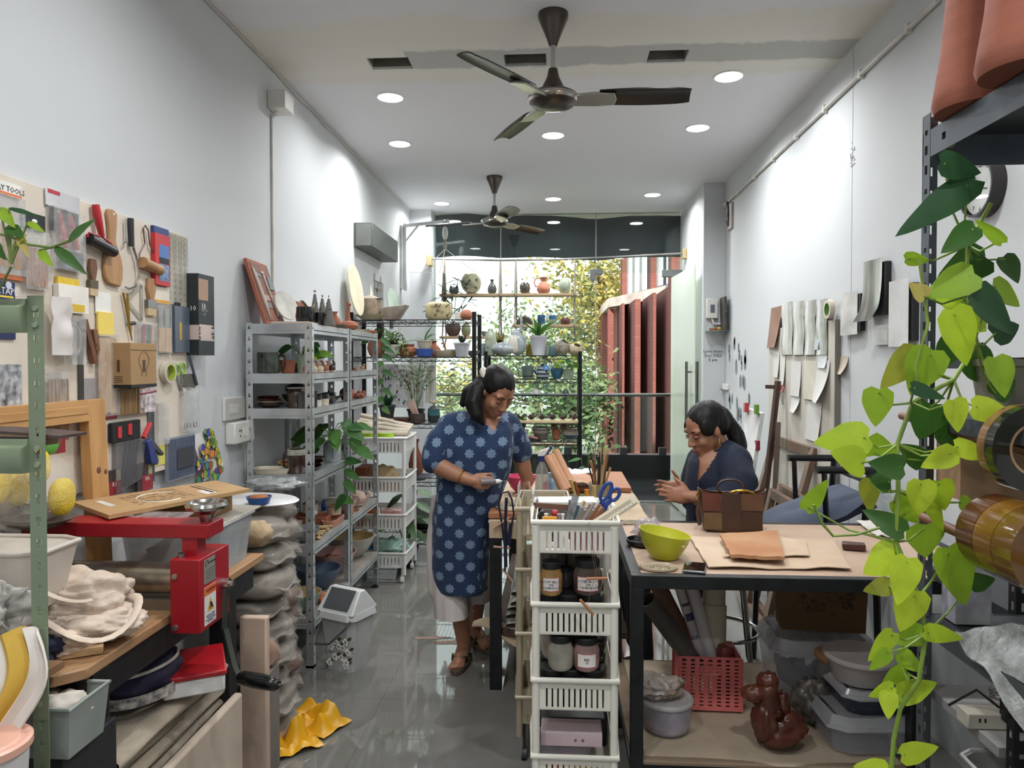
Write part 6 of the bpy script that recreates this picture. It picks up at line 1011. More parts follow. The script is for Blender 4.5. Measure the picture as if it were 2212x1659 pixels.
P(t,'lower_frame',G().bx(.04,W-.04,0,.03,.24,.27).bx(.04,W-.04,D-.03,D,.24,.27).bx(0,.03,.04,D-.04,.24,.27).bx(W-.03,W,.04,D-.04,.24,.27),BS);P(t,'lower_shelf',G().bx(.005,W-.005,.005,D-.005,.27,.278),m('8a7763',.8))
ZS=.284
S('shelf_canvas','cream canvas sheet spread over the lower shelf of the steel worktable','canvas',G().surf(26,20,lambda a,b:(.285+.80*a,2.262+.76*b,ZS+.003*NZ.noise(V((a*6,b*6,2)))-(.03*(1-b/.06)if b<.06 else 0)*(.6+.4*sin(a*9))),thick=.003),m('b3a28c',.9,var=.12,sc=5,bump=.2,bsc=60))
ZS+=.005
t=T('clay_worktable','long worktable with a canvas cover and black legs where the standing woman works','table',(-.315,3.32,0));W,D,Zf=.745,1.42,.80
P(t,'table_top',G().bx(0,W,0,D,Zf-.03,Zf-.001),m('8f7355',.7));P(t,'canvas_cover',G().surf(24,8,lambda a,b:(W*a,-.012-.01*sin(a*8),Zf-.002-.08*b+.008*sin(a*7+1)),thick=.003).surf(24,20,lambda a,b:(-.005+(W+.01)*a,-.014+(D+.014)*b,Zf+.002*NZ.noise(V((a*5,b*9,0)))),thick=.003).surf(6,20,lambda a,b:(W+.006+.004*sin(b*20),D*b,Zf-.05*a),thick=.003),CVS)
for x in(0,W-.055):
 for y in(0,D-.055):P(t,'leg',G().bx(x,x+.055,y,y+.055,0,Zf-.03),BS,bev=.002)
P(t,'apron',G().bx(.055,W-.055,.01,.04,Zf-.09,Zf-.03).bx(.01,.04,.055,D-.055,Zf-.09,Zf-.03).bx(W-.04,W-.01,.055,D-.055,Zf-.09,Zf-.03),BS);P(t,'lower_shelf',G().bx(.02,W-.02,.02,D-.02,.25,.28),m('4c3a2c',.7))
Zf+=.0035
fold_stack('shelf_sheets','stack of grey and silver sheets on the lower shelf of the far worktable',-.25,.25,3.36,3.9,.281,5,.035,7,m('a59d92',.35,var=.3,sc=12))
S('canvas_roll','cream canvas flap hanging from the lower shelf by the standing woman\'s feet','canvas',G().surf(10,6,lambda a,b:(-.40+.22*a,3.33+.06*b,.30-.08*a*(1-b)+.02*sin(a*5)),thick=.006),CVS)
q=[WZ(1140,1085,Zf),WZ(1063,1085,Zf)];WB2=wood('a8714f','94603f')
S('wedging_board','reddish wooden board on the table in front of the standing woman','board',G().bx(-.325,-.06,3.36,3.66,Zf,Zf+.028),WB2,bev=.004)
S('far_board','large reddish wooden board at the far right of the long worktable','board',G().bx(.03,.425,4.08,4.68,Zf,Zf+.028),WB2,bev=.004)
def trolley(label,x,y,w,d,rims,hb,hx,nf=11,grp='slotted plastic trolleys',ns=9,wheel=True,rz=0):
 t=T('plastic_trolley',label,'trolley',(x,y,0),rz,grp);M_=m(hx,.38,var=.04);q_=.012
 for z in rims:
  g=G();b=z-hb;th=.003
  for(L_,n,fx)in((w,nf,0),(d,ns,1)):
   for s_ in(0,1):
    def put(a0,a1,z0,z1):
     if fx==0:yy=q_ if s_==0 else d-q_;g.bx(a0,a1,yy-th/2,yy+th/2,z0,z1)
     else:xx=q_ if s_==0 else w-q_;g.bx(xx-th/2,xx+th/2,a0,a1,z0,z1)
    a0,a1=q_,L_-q_;put(a0,a1,z-.034,z-.004);put(a0,a1,b,b+.006);p_=(a1-a0-.05)/n;sw=p_*.32
    put(a0,a0+.025+p_/2-sw/2,b+.006,z-.034)
    for k in range(n-1):c0=a0+.025+p_*(k+.5)+sw/2;put(c0,c0+p_-sw,b+.006,z-.034)
    put(a1-.025-p_/2+sw/2,a1,b+.006,z-.034)
  g.bx(q_,w-q_,q_,d-q_,b-.003,b);P(t,'basket',g,M_)
  P(t,'rim',G().tube([(.0,.0,z-.004),(w,.0,z-.004),(w+.006,d/2,z-.004),(w,d,z-.004),(0,d,z-.004),(-.006,d/2,z-.004)],.008,8,closed=True),M_)
 zt,zb=max(rims),min(rims)-hb
 for px in(.012,w-.012):
  for py in(.012,d-.012):P(t,'post',G().cyl((px,py,zb-.05),(px,py,zt-.02),.0125,n=10),M_)
 for px in(.03,w-.03):
  for py in(.03,d-.03):P(t,'wheel',G().cyl((px-.01,py,.022 if wheel else .02),(px+.01,py,.022 if wheel else .02),.022,n=12).cyl((px,py,.03),(px,py,zb),.007,n=6),m('3a3a3a',.5)if hx!='e3e1dc' else WHT)
 P(t,'handle_plate',G().bx(-.006,-.002,d*.55,d-.01,zt-.02,zt+.045),m('c9d2d6',.2,alpha=.7));return t
CBx,CBy=-.075,2.15
trolley('white plastic trolley of tools and jars in the centre foreground',CBx,CBy,.262,.36,(1.068,.818,.586,.351),.098,'e4e0d4')
trolley('beige plastic trolley behind the white one, beside the long table',-.155,2.72,.20,.36,(.99,.755,.507,.259),.11,'a89c84',8)
trolley('white plastic trolley standing between the far steel rack and the wire rack',-1.46,4.88,.41,.40,(1.02,.745,.485,.215),.105,'e3e1dc',13)
bz=lambda i:(1.068,.818,.586,.351)[i]-.098
def tin(i,u,y):return(ax(u,y),y,bz(i))
JG=lambda hx:m(hx,.12,var=.3,sc=14,alpha=.85)
def glazejar(i,u,y,r,h,hx,label,lab=None,z=.114):
 t=T('glaze_jar',label,'jar',(ax(u,y),y,bz(i)+z),0,'black lidded glaze jars in the white trolley');P(t,'jar',G().lathe([(0,0),(r*.85,0),(r,h*.1),(r,h*.6),(r*.78,h*.8),(r*.78,h*.84),(0,h*.84)],22),JG(hx));P(t,'lid',G().lathe([(r*.84,h*.80),(r*.86,h*.98),(r*.8,h),(0,h*.985)],22),BLK)
 if lab:
  l=P(t,'paper_label',G().surf(8,2,lambda a,b:(r*1.012*sin(-.75+1.5*a),-r*1.012*cos(-.75+1.5*a),h*(.16+.40*b)),thick=.0006),m('e3dcd6',.6));P(l,'red_border',G().tube([(r*1.02*sin(-.75+1.5*a),-r*1.02*cos(-.75+1.5*a),h*(.16+.40*b))for a,b in[(k/6,0)for k in range(7)]+[(1-k/6,1)for k in range(7)]],.0008,4,closed=True),m('b8485a',.5));text(l,lab,h*.095,(0,-r*1.03-.001,h*.36),(pi/2,0,0),m('20243a'))
glazejar(1,1191,2.195,.035,.10,'b08a50','small jar of mustard glaze with a white label in the second tier','MEDIUM YELLOW\n10%\nUNDERGLAZE')
glazejar(1,1270,2.21,.045,.105,'5a4a42','jar of brown glaze with a white label in the second tier','COFFEE BROWN\n10%\nUNDERGLAZE');glazejar(1,1193,2.33,.048,.145,'6a6660','taller jar behind the mustard jar');glazejar(1,1257,2.34,.052,.15,'857868','taller jar behind the brown labelled jar');glazejar(1,1222,2.27,.025,.06,'4a4446','small squat jar between the labelled jars');glazejar(1,1235,2.42,.04,.13,'3a3836','dark jar at the back of the second tier')
glazejar(2,1202,2.28,.045,.135,'b8aca0','tall jar of pale powder in the third tier');glazejar(2,1212,2.20,.04,.105,'a49f90','squat jar of grey powder in the third tier');glazejar(2,1268,2.20,.04,.10,'a0807a','jar of pinkish powder with a white label in the third tier','RED\n10');glazejar(2,1253,2.32,.05,.145,'4a4848','dark jar behind the pinkish labelled jar')
for i in(1,2):
 for k in range(6):glazejar(i,(1185,1225,1275)[k%3]+4*i,2.215+.10*(k//3),.046,.112,('6a5a4a','4c4648','8a7a68')[k%3],('front left','front middle','front right','rear left','rear middle','rear right')[k]+' of the buried lower jars in the '+('second','third')[i-1]+' tier',z=0)
for k in range(4):glazejar(2,1290+3*k,2.26+.05*k,.022,.05,'3a3436',['nearest','second','third','farthest'][k]+' of the small dark jars along the right of the third tier')
t=T('pink_box','long pale pink cosmetic style box with coloured dots in the bottom tier','box',(ax(1236,2.20),2.23,bz(3)+.10));P(t,'box',G().bx(-.095,.095,-.03,.06,0,.042),m('c9b3b8',.35),bev=.001);P(t,'dots',G().lathe([(0,.0005),(.0045,.0005),(.0045,0)],10,MX.Translation((.012,-.031,.02))@MX.Rotation(pi/2,4,'X')).lathe([(0,.0005),(.0045,.0005),(.0045,0)],10,MX.Translation((.035,-.031,.02))@MX.Rotation(pi/2,4,'X')),m('8a5a5a',.5))
S('clear_lid_box','clear plastic food box lid under the pink box','box',rbox(G(),.075,.05,.085,.06,0,.05),m('b9b6c4',.15,alpha=.5),(ax(1222,2.3),2.27,bz(3)+.048));S('black_case','black plastic case at the back of the bottom tier','case',G().bx(-.11,.11,-.05,.05,0,.095),BLK,(.055,2.44,bz(3)),bev=.004)
t=T('red_carton','red and white carton lettered CLAY in the bottom tier','carton',(ax(1206,2.2),2.21,bz(3)),.1);P(t,'carton',G().bx(-.028,.028,-.02,.02,0,.045),m('a81f30',.4),bev=.001);text(t,'CLAY',.019,(0,-.0206,.03),(pi/2,0,0),WHT)
S('yellow_sponge','yellow oblong sponge in the bottom tier of the white trolley','sponge',G().blob((0,0,.022),(.036,.02,.02),n=10,pw=.7),m('c98f2a',.8,bump=.4),(ax(1262,2.19),2.19,bz(3)));S('green_tub','small olive tub at the left of the bottom tier','tub',pv('mug',.022,.042),m('96902a',.4),(ax(1176,2.2),2.2,bz(3)));S('wooden_block','pale wooden paddle end in the bottom tier','block',G().box((0,0,.012),(.02,.075,.02)),WD2,(ax(1235,2.2),2.2,bz(3)+.0),.4,bev=.002)
Zb=bz(0)
t=T('orange_pad','orange sticky note pad at the front left of the trolley top','note pad',(-.022,2.178,Zb+.085));P(t,'pad',G().bx(-.022,.022,-.004,.004,-.02,.02),m('e59a1e',.6),bev=.001)
S('pink_packet','pink packet standing inside the right of the trolley top basket','packet',G().bx(-.06,.06,-.006,.006,0,.075),m('b8849a',.5),(.10,2.19,Zb));S('white_card_box','white long box lying at the back of the trolley top','box',G().bx(-.10,.10,-.05,.05,0,.022),m('d3d2d0',.3),(.035,2.45,Zb+.085),.08,bev=.002);S('storage_insert','grey carton filling the back of the trolley top basket','box',G().bx(-.10,.10,-.06,.06,0,.084),m('8d8c8a',.6),(.05,2.44,Zb));S('brown_stick','flat brown stick across the back of the trolley top','stick',G().box((0,0,.009),(.15,.012,.018)),m('6f4d3e',.6),(-.005,2.36,Zb+.09),-.25)
S('red_stopper','red round bottle stopper in the trolley top','stopper',G().blob((0,0,.0),(.013,.013,.012),n=10),m('9c1c24',.35),(ax(1199,2.25),2.25,Zb+.10));S('binder_clip','black binder clip standing behind the orange pad','clip',G().prism([(-.016,0),(.016,0),(.004,.018),(-.004,.018)],-.014,.014,MX.Rotation(pi/2,4,'X')),BLK,(ax(1171,2.25),2.25,Zb+.09))
for k,(u,hx,lab)in enumerate(((1180,'ded9cf','white glue bottle behind the orange pad'),(1208,'9a8f96','grey dropper bottle beside the red cap'),(1216,'e2e0dc','small white dropper bottle beside the clear ruler'))):pot('glue_bottle',lab,'bottle','bottle',ax(u,2.22),2.22,Zb,.014,.105,m(hx,.35))
def stick_tool(name,label,cat,u0,v0,u1,v1,y0,y1,r,mat,flat=None,w=None):
 a=WY(u0,v0,y0);b=WY(u1,v1,y1);L_=(b-a).length
 if w:return S(name,label,cat,G().beam(a,b,w,.003,(b-a).cross(V((0,-1,.35)))if False else V((0,-1,.3))),mat)
 return S(name,label,cat,G().tube([a,a+(b-a)*.5,b],r,8),mat)
stick_tool('clear_ruler','clear plastic ruler leaning in the trolley top','ruler',1222,1150,1244,1070,2.24,2.24,0,m('8f9298',.12,alpha=.65,var=.3,sc=60),w=.022)
t_=stick_tool('scale_ruler','wide cream ruler printed with a scale leaning to the right','ruler',1262,1150,1376,1076,2.22,2.25,0,m('d6cbb2',.5,var=.05),w=.034)
a=WY(1262,1150,2.22);b=WY(1376,1076,2.25);dx=(b-a).normalized();nrm=V((0,-1,.3));nrm=(nrm-dx*nrm.dot(dx)).normalized();sd_=nrm.cross(dx);g=G()
for k in range(40):c=a+(b-a)*(.35+.0155*k)+nrm*.0021;l=.012 if k%5==0 else .007;g.beam(c-sd_*.016,c-sd_*(.016-l),.0008,.0006,nrm)
for k in range(3):g.beam(a+(b-a)*.3+nrm*.0021+sd_*(.004*k),a+(b-a)*.9+nrm*.0021+sd_*(.004*k),.0006,.0006,nrm)
P(t_,'scale_marks',g,INK)
for k,(u0,u1,v1,hx,lab)in enumerate(((1232,1250,1092,'3f5a62','teal metal needle tool'),(1240,1258,1096,'8b8c90','grey rib tool'),(1250,1284,1086,'9a8d86','grey flat scraper in the trolley top'),(1262,1296,1090,'8a5a3a','brown wooden modelling tool, nearest the scissors'),(1268,1303,1096,'9a6a44','brown wooden modelling tool leaning second from the scissors'),(1256,1276,1090,'7c5238','dark wooden modelling tool'),(1225,1232,1080,'6f6a66','steel loop tool'),(1246,1262,1082,'c6a880','pale wooden skewer among the tools'),(1275,1312,1086,'b07c50','light brown wooden tool beside the wide ruler'))):
 stick_tool('modelling_tool',lab+' standing in the trolley top' if 'trolley' not in lab else lab,'tool',u0,1140,u1,v1,2.26+.012*k,2.26+.012*k,.0055,m(hx,.45))
t=T('blue_scissors','large blue handled scissors standing handles up in the trolley','scissors',(0,0,0));y=2.33;BP=m('24428a',.35)
lp_=lambda cu,cv,ru,rv,th:[WY(cu+ru*cos(a)*cos(th)-rv*sin(a)*sin(th),cv+ru*cos(a)*sin(th)+rv*sin(a)*cos(th),y)for a in np.linspace(0,2*pi,22)[:-1]]
P(t,'handle',G().tube(lp_(1309,1062,9,21,.45),.0062,8,closed=True).tube([WY(1297,1083,y),WY(1303,1088,y),WY(1308,1100,y)],.008,8),BP);P(t,'handle',G().tube(lp_(1328,1068,9,14,.5),.006,8,closed=True).tube([WY(1319,1081,y),WY(1310,1090,y),WY(1306,1100,y)],.008,8),BP);P(t,'blades',G().beam(WY(1308,1098,y),WY(1298,1128,y),.012,.003,(0,-1,0)).beam(WY(1306,1098,y+.004),WY(1304,1130,y+.004),.012,.003,(0,-1,0)),STL)
for i,(u0,v0,u1,v1)in enumerate(((1266,1250,1312,1249),(1253,1295,1282,1328))):
 t=T('toggle_wire',['wire clay cutter toggle hanging level across the second tier','wire clay cutter toggle hanging slantwise below the second tier rim'][i],'clay cutter',(0,0,0));P(t,'toggle',G().cyl(WY(u0,v0,2.118),WY(u1,v1,2.118),.0042,n=8),m('a8704c',.6));p=WY((u0+u1)/2,(v0+v1)/2,2.118);P(t,'wire',G().tube([p,WY(1285+4*i,1230,2.116),WY(1270+6*i,1150,2.125),WY(1272,1128,2.143)],.0007,4),m('6a655e',.4))
t=T('cord_tangle','loop of dark blue cord with wooden toggles hanging off the far table corner','cord',(0,0,0));y=3.29;CBL=m('1f2238',.5)
P(t,'cord',G().tube([WY(u,v,y)for u,v in((1091,1235),(1090,1180),(1084,1130),(1077,1090),(1084,1065),(1098,1062),(1106,1080),(1110,1110),(1104,1140),(1094,1165))],.005,6).tube([WY(u,v,y)for u,v in((1094,1075),(1092,1120),(1092,1180),(1093,1225))],.008,6),CBL);P(t,'dark_grip',G().tube([WY(1104,1130,y),WY(1098,1178,y)],[.008,.011],8),CBL)
for(a,b)in(((1066,1141),(1100,1118)),((1066,1181),(1102,1184)),((1086,1229),(1107,1256))):P(t,'toggle',G().cyl(WY(*a,y),WY(*b,y),.005,n=8),m('b58d78',.6))
t=T('spray_bottle','clear spray bottle of water with a white and blue trigger head','spray bottle',(*on(1171,3.85),Zf));P(t,'bottle',vessel([(.034,0),(.038,.01),(.038,.13),(.030,.17),(.015,.20),(.014,.215)],.002),m('b9bcb4',.08,alpha=.35));P(t,'collar',G().cyl((0,0,.21),(0,0,.235),.019,n=14),m('2a2f78',.35));P(t,'spray_head',G().add([(-.025,-.012,.235),(.012,-.012,.235),(.012,.012,.235),(-.025,.012,.235),(-.01,-.012,.265),(.045,-.012,.285),(.045,.012,.285),(-.01,.012,.265)],[(3,2,1,0),(4,5,6,7),(0,1,5,4),(1,2,6,5),(2,3,7,6),(3,0,4,7)]),WHT,bev=.003);P(t,'trigger',G().tube([(.025,0,.265),(.035,0,.24),(.045,0,.225)],.006,6).bx(.04,.055,-.012,.012,.272,.29),m('2a2f88',.35));P(t,'dip_tube',G().cyl((.005,0,.01),(0,0,.21),.003,n=6),WHT);P(t,'pink_label',G().surf(6,2,lambda a,b:(.039*sin(.2+.8*a),-.039*cos(.2+.8*a),.04+.06*b)),m('c98a98',.5,alpha=.7))
ROL=m('b98a68',.75,var=.1)
for i,(u0,v0,u1,v1,r)in enumerate(((1178,978,1222,1062,.021),(1186,974,1230,1058,.019),(1196,966,1236,1050,.022),(1182,985,1215,1066,.016))):
 S('cardboard_tube',['leftmost','second','topmost','lowest'][i]+' tan cardboard tube of the bundle leaning above the spray bottle','tube',G().lathe([(r*.8,0),(r,0),(r,.24),(r*.8,.24),(r*.8,0)],16,MX.Translation(WY(u1,v1,3.62+.02*i))@(WY(u0,v0,3.80+.02*i)-WY(u1,v1,3.62+.02*i)).to_track_quat('Z','Y').to_matrix().to_4x4()),ROL,group='bundle of tan cardboard tubes')
pot('pink_basin','bright pink plastic bowl behind the standing woman\'s hand','bowl','bowl',*on(1126,4.05),Zf,.088,.095,m('d0406a',.35,var=.04));t=T('blue_jar','pale blue plastic jar with a round lid in front of the spray bottle','jar',(*on(1193,3.98),Zf));P(t,'body',G().lathe([(0,0),(.038,0),(.043,.01),(.043,.07),(.03,.095),(.022,.1)],24),m('8fb0cc',.35));P(t,'lid',G().lathe([(.024,.098),(.025,.122),(.022,.126),(0,.126)],24),m('7fa6b8',.35))
S('terracotta_paper','crumpled peach coloured sheet behind the cardboard tubes','paper',G().surf(12,10,lambda a,b:(.02+.2*a,4.0+.3*b,Zf+.045+.03*NZ.noise(V((a*3,b*3,1)))+.03*sin(pi*a)),thick=.002),m('b98d70',.7))
S('white_paper','crumpled white paper at the back of the long table','paper',G().surf(12,10,lambda a,b:(-.02+.25*a,4.45+.2*b,Zf+.045+.035*NZ.noise(V((a*4,b*4,3)))),thick=.002),m('c9c6c2',.7))
t=T('green_clip','bright green plastic sewing cutter standing beside the brush glass','tool',(*on(1259,3.46),Zf+.0));P(t,'loop',G().tube([(-.014,0,0),(-.014,0,.08),(0,0,.10),(.014,0,.08),(.014,0,0)],.006,8),m('4fae64',.35));P(t,'body',G().bx(-.008,.008,-.004,.004,0,.06),m('6a6a62',.4));S('clear_organizer','clear acrylic organiser holding small tools at the front of the long table','organiser',rbox(G(),.12,.05,.125,.055,0,.05),m('c9ccd0',.08,alpha=.35),(.10,3.40,Zf));S('lilac_box','small white and lilac box beside the acrylic organiser','box',G().bx(-.018,.018,-.012,.012,0,.045),m('9a8ac0',.4),(ax(1226,3.5),3.50,Zf),.1)
t=T('brush_glass','glass crowded with paint brushes and clay tools on the long table','brush glass',(*on(1296,3.75),Zf));P(t,'glass',vessel([(.05,0),(.06,.11)],.003),m('a89d88',.06,alpha=.45));rr=random.Random(21)
for k in range(26):
 a=rr.uniform(0,6.28);r0=.03*rr.random();L_=rr.uniform(.18,.30);dx,dy=.07*cos(a)*rr.random(),.05*sin(a);P(t,'brush',G().tube([(r0*cos(a),r0*sin(a),.01),(dx*.7,dy*.7,L_*.7),(dx,dy,L_)],[.004,.0045,.003+.004*(k%3==0)],6),m(rr.choice(('b48a58','2c2a28','8a5a38','c7a878','54432f','6a6a64','d0c3a8')),.45))
for k,(u,hx,lab,hh)in enumerate(((1237,'bca768','cream handled wide brush leaning left of the green cutter',.16),(1245,'8a4a1e','amber handled brush leaning left of the green cutter',.15),(1268,'d98a2a','short orange handled tool in front of the brush glass',.11),(1284,'b5a06a','cream flat brush in front of the brush glass',.13))):
 x,y=on(u,3.55);S('wide_brush',lab,'brush',G().tube([(.03*(k<2),0,.005),(.01*(k<2),0,hh*.6),(-.01*(k<2),0,hh)],[.008,.011,.013],10,flat=.6),m(hx,.4),(x,y,Zf))
t=T('aloe_scraps','dark green crumpled plastic under the standing woman\'s hand','plastic',(*on(1150,3.62),Zf+.0));P(t,'sheet',G().blob((0,0,.045),(.06,.04,.045),amp=.5,n=18,fine=.3,seed=3),m('565a4a',.4,alpha=.9,var=.3));S('work_piece','cream clay fish shaped piece on a wheel head before the standing woman','clay piece',G().lathe([(0,0),(.085,0),(.09,.008),(0,.012)],28).blob((.04,.0,.03),(.07,.03,.02),n=12,pw=.7),m('c5b89e',.6,var=.1),(-.21,3.48,Zf+.0285),.1);S('cream_blocks','stack of cream plaster blocks beside the clay piece','blocks',G().box((0,0,.02),(.10,.05,.038)).box((.01,.0,.055),(.09,.05,.028)),m('bfb493',.7,var=.1),(-.085,3.42,Zf+.029),.1,bev=.003)
ZT=.8765
t=T('boat_bowl','yellow green plastic bowl with an oblique rim on the steel worktable','bowl',(*on(1438,2.47),ZT));P(t,'bowl',vessel([(.045,0),(.06,.02),(.080,.055),(.088,.088)],.003,fn=lambda a,z:1+.0*a,n=36),m('b9ba2c',.35,var=.06))
for v_ in t.children[0].data.vertices:
 if v_.co.z>.05:v_.co.z+=-v_.co.x*.22*(v_.co.z-.05)/.05
P(t,'sticker',G().lathe([(0,.001),(.009,.001),(.01,0)],16,MX.Translation((.05,-.062,.058))@Euler((1.25,0,.65)).to_matrix().to_4x4()),m('c9c09a',.4));P(t,'liquid',G().lathe([(0,.03),(.064,.03)],24),m('6e6a1c',.3))
t=T('phone','dark smartphone lying face up at the table edge','phone',(*on(1503,2.335),ZT),-.25);P(t,'body',G().bx(-.036,.036,-.052,.052,0,.0085),m('8a8d94',.3,.6),bev=.003);P(t,'screen',G().bx(-.033,.033,-.049,.049,.0086,.0092),m('0b0b0c',.04))
t=T('spotted_disc','translucent round lid with dark specks beside the phone','disc',(*on(1424,2.34),ZT));P(t,'disc',G().lathe([(0,.003),(.058,.003),(.062,.006),(.062,0),(0,0)],30,MX.Diagonal((1,.75,1,1))),m('b9a890',.3,alpha=.85));g=G();rr=random.Random(4)
for k in range(60):a=rr.uniform(0,6.28);r=.042*math.sqrt(rr.random());g.bx(r*cos(a)-.002,r*cos(a)+.0015,r*sin(a)*.7-.001,r*sin(a)*.7+.001,.0031,.0038)
P(t,'specks',g,m('5b5a58'))
S('black_tray','small black tray behind the yellow bowl','tray',pv('dish',.065,.02),BLK,(*on(1392,2.64),ZT));t=T('wrapped_clay','lump of pink clay wrapped in clear film in the black tray','clay',(*on(1403,2.66),ZT+.008));P(t,'clay',G().blob((0,0,.03),(.04,.035,.03),amp=.2,n=12),m('8c6a5e',.7));P(t,'film',G().blob((0,0,.036),(.055,.05,.042),amp=.5,n=22,seed=3,fine=.5),m('d6cdd2',.1,alpha=.32,bump=1,bsc=30,var=.3));S('folded_ribbon','small folded khaki strap at the back corner of the steel worktable','strap',G().surf(10,4,lambda a,b:(.09*a,.03*b+.01*sin(a*6),.006+.006*abs(sin(a*7))),thick=.003),m('8d8468',.8),(*on(1348,2.95),ZT),.2)
g=0
def sheet(name,label,pts,z,mat,th=.003,cat='canvas',curl=.006,seed=0):
 q=[WZ(u,v,ZT+z)for u,v in pts];f=lambda a,b:(q[0]*(1-a)+q[1]*a)*(1-b)+(q[3]*(1-a)+q[2]*a)*b+V((.006*NZ.noise(V((b*7,seed,1)))*(1-a),.006*NZ.noise(V((a*8,seed,2)))*b,curl*max(0,NZ.noise(V((a*3,b*3,seed))))+.003*(b>.9)*sin(a*9)))
 return S(name,label,cat,G().surf(20,14,f,thick=th),mat)
CLS=m('cdb79f',.9,var=.16,sc=5,bump=.15,bsc=70,hx2='b99e84')
sheet('canvas_sheet','large clay stained canvas sheet lying on the steel worktable',((1490,1160),(1800,1166),(1838,1230),(1530,1226)),.004,CLS,seed=1);sheet('canvas_piece','smaller canvas offcut on the large sheet at right',((1660,1156),(1740,1170),(1748,1202),(1560,1204)),.012,CLS,seed=2)
sheet('folded_canvas','rust stained folded canvas on top of the canvas sheets',((1555,1160),(1680,1152),(1694,1212),(1580,1206)),.022,m('a8734e',.9,var=.2,sc=6,bump=.15,bsc=70,hx2='b78d68'),.012,seed=3)
S('wooden_block','dark polished wooden block at the right of the steel worktable','block',G().box((0,0,.011),(.075,.045,.022)),m('4f2d22',.4),(*on(1848,2.62),ZT),-.3,bev=.003);sheet('white_sheet','white paper sheet at the far right corner of the steel worktable',((1850,1126),(1900,1126),(1950,1160),(1895,1160)),.004,m('cfc9c0',.8),cat='paper',seed=5)
LB=m('4d3120',.45,var=.25,sc=7,bump=.1,bsc=60);t=T('leather_bag','brown patchwork leather handbag with gold ring handles on the steel worktable','handbag',(*on(1582,2.90),ZT),-.06)
P(t,'body',G().surf(40,9,lambda a,b:((lambda an,w,d:(w*math.copysign(abs(cos(an))**.45,cos(an)),d*math.copysign(abs(sin(an))**.7,sin(an)),.002+.155*b+(.010*cos(2*an)if b>.9 else 0)))(2*pi*a,.112+.022*b,.055-.022*b)),thick=.004).bx(-.105,.105,-.045,.045,.0,.004),LB)
for k,(x0,x1,z0,z1,hx)in enumerate(((-.115,-.045,.01,.075,'6a4f30'),(-.12,-.05,.08,.15,'5a2c1c'),(.03,.115,.085,.15,'5c3d28'),(.03,.11,.01,.08,'3f2818'),(-.042,.026,.01,.15,'442a1b'))):
 P(t,'leather_patch',G().surf(4,4,lambda a,b:(x0+(x1-x0)*a,-.0575+.022*(z0+(z1-z0)*b)/.155,z0+(z1-z0)*b),thick=.0015),m(hx,.4,var=.2,sc=9,coat=.1))
GO=m('b08a3c',.25,1,var=.08)
for y in(-.036,.03):P(t,'ring_handle',G().tube([(.035+.048*cos(a),y+.01-.008*sin(a)*(1 if y<0 else-1),.145+.018*sin(a))if y<0 else(.0+.05*cos(a),y,.165+.03*sin(a))for a in np.linspace(0,6.28,26)[:-1]],.0045,8,closed=True),GO if y<0 else LB)
P(t,'strap_clip',G().tube([(-.13,-.02,.155),(-.14,-.02,.14),(-.132,-.02,.12),(-.125,-.02,.14)],.004,6,closed=True),GO);P(t,'side_strap',G().tube([(-.134,-.025,.12),(-.138,-.03,.07),(-.128,-.03,.02)],.008,6,flat=.4),LB)
t=T('pink_basket','coral pink perforated plastic basket holding rolls under the table','basket',(*on(1530,2.66),ZS+.003),-.03);PB=m('d4706c',.45,var=.06);w,d,h=.108,.075,.19
def lattice(g,wd_,axis,off):
 n=7;rws=12;cw=2*wd_/n;ch=(h-.03)/rws
 for i in range(n+1):
  x=-wd_+cw*i;(g.bx(x-cw*.26,x+cw*.26,off-.0015,off+.0015,0,h)if axis==0 else g.bx(off-.0015,off+.0015,x-cw*.26,x+cw*.26,0,h))
 for j in range(rws+1):
  z=.012+ch*j;(g.bx(-wd_,wd_,off-.0012,off+.0012,z-ch*.27,z+ch*.27)if axis==0 else g.bx(off-.0012,off+.0012,-wd_,wd_,z-ch*.27,z+ch*.27))
g=G();lattice(g,w,0,-d);lattice(g,w,0,d);lattice(g,d,1,-w);lattice(g,d,1,w);g.bx(-w,w,-d,d,0,.003).bx(-w,w,-d-.002,-d+.002,0,.014).bx(-.045,.045,-d-.002,-d+.002,.115,.118);P(t,'body',g,PB);P(t,'rim',G().tube([(-w,-d,h),(w,-d,h),(w,d,h),(-w,d,h)],.005,6,closed=True),PB);P(t,'grip',G().tube([(-.035,-d-.002,.145),(-.028,-d-.002,.158),(.028,-d-.002,.158),(.035,-d-.002,.145),(.028,-d-.002,.132),(-.028,-d-.002,.132)],.006,6,closed=True),PB)
def roll(label,u0,v0,u1,v1,y0,y1,r,mat,extra=None):
 a=WY(u0,v0,y0);b=WY(u1,v1,y1);t=T('roll',label,'roll',a);d=b-a;L_=d.length;t.rotation_euler=d.to_track_quat('Z','Y').to_euler();P(t,'tube',G().lathe([(r*.85,0),(r,0),(r,L_),(r*.88,L_),(r*.88,0)],20),mat)
 if extra:extra(t,r,L_)
 return t
roll('dark grey roll of sheet leaning left out of the pink basket',1505,1440,1398,1295,2.64,2.56,.034,m('514d48',.55));roll('brown paper roll behind the dark grey roll',1500,1420,1420,1262,2.70,2.75,.032,m('6d4a3a',.7));roll('white printed paper roll with dark lettering in the basket',1515,1420,1465,1262,2.68,2.74,.018,m('bdb7b4',.5),lambda t,r,L_:P(t,'print',G().lathe([(r*1.01,L_*.25),(r*1.01,L_*.3)],14).lathe([(r*1.01,L_*.5),(r*1.01,L_*.6)],10,arc=2.5).lathe([(r*1.01,L_*.7),(r*1.01,L_*.74)],10,arc=3),m('39365a',.5)))
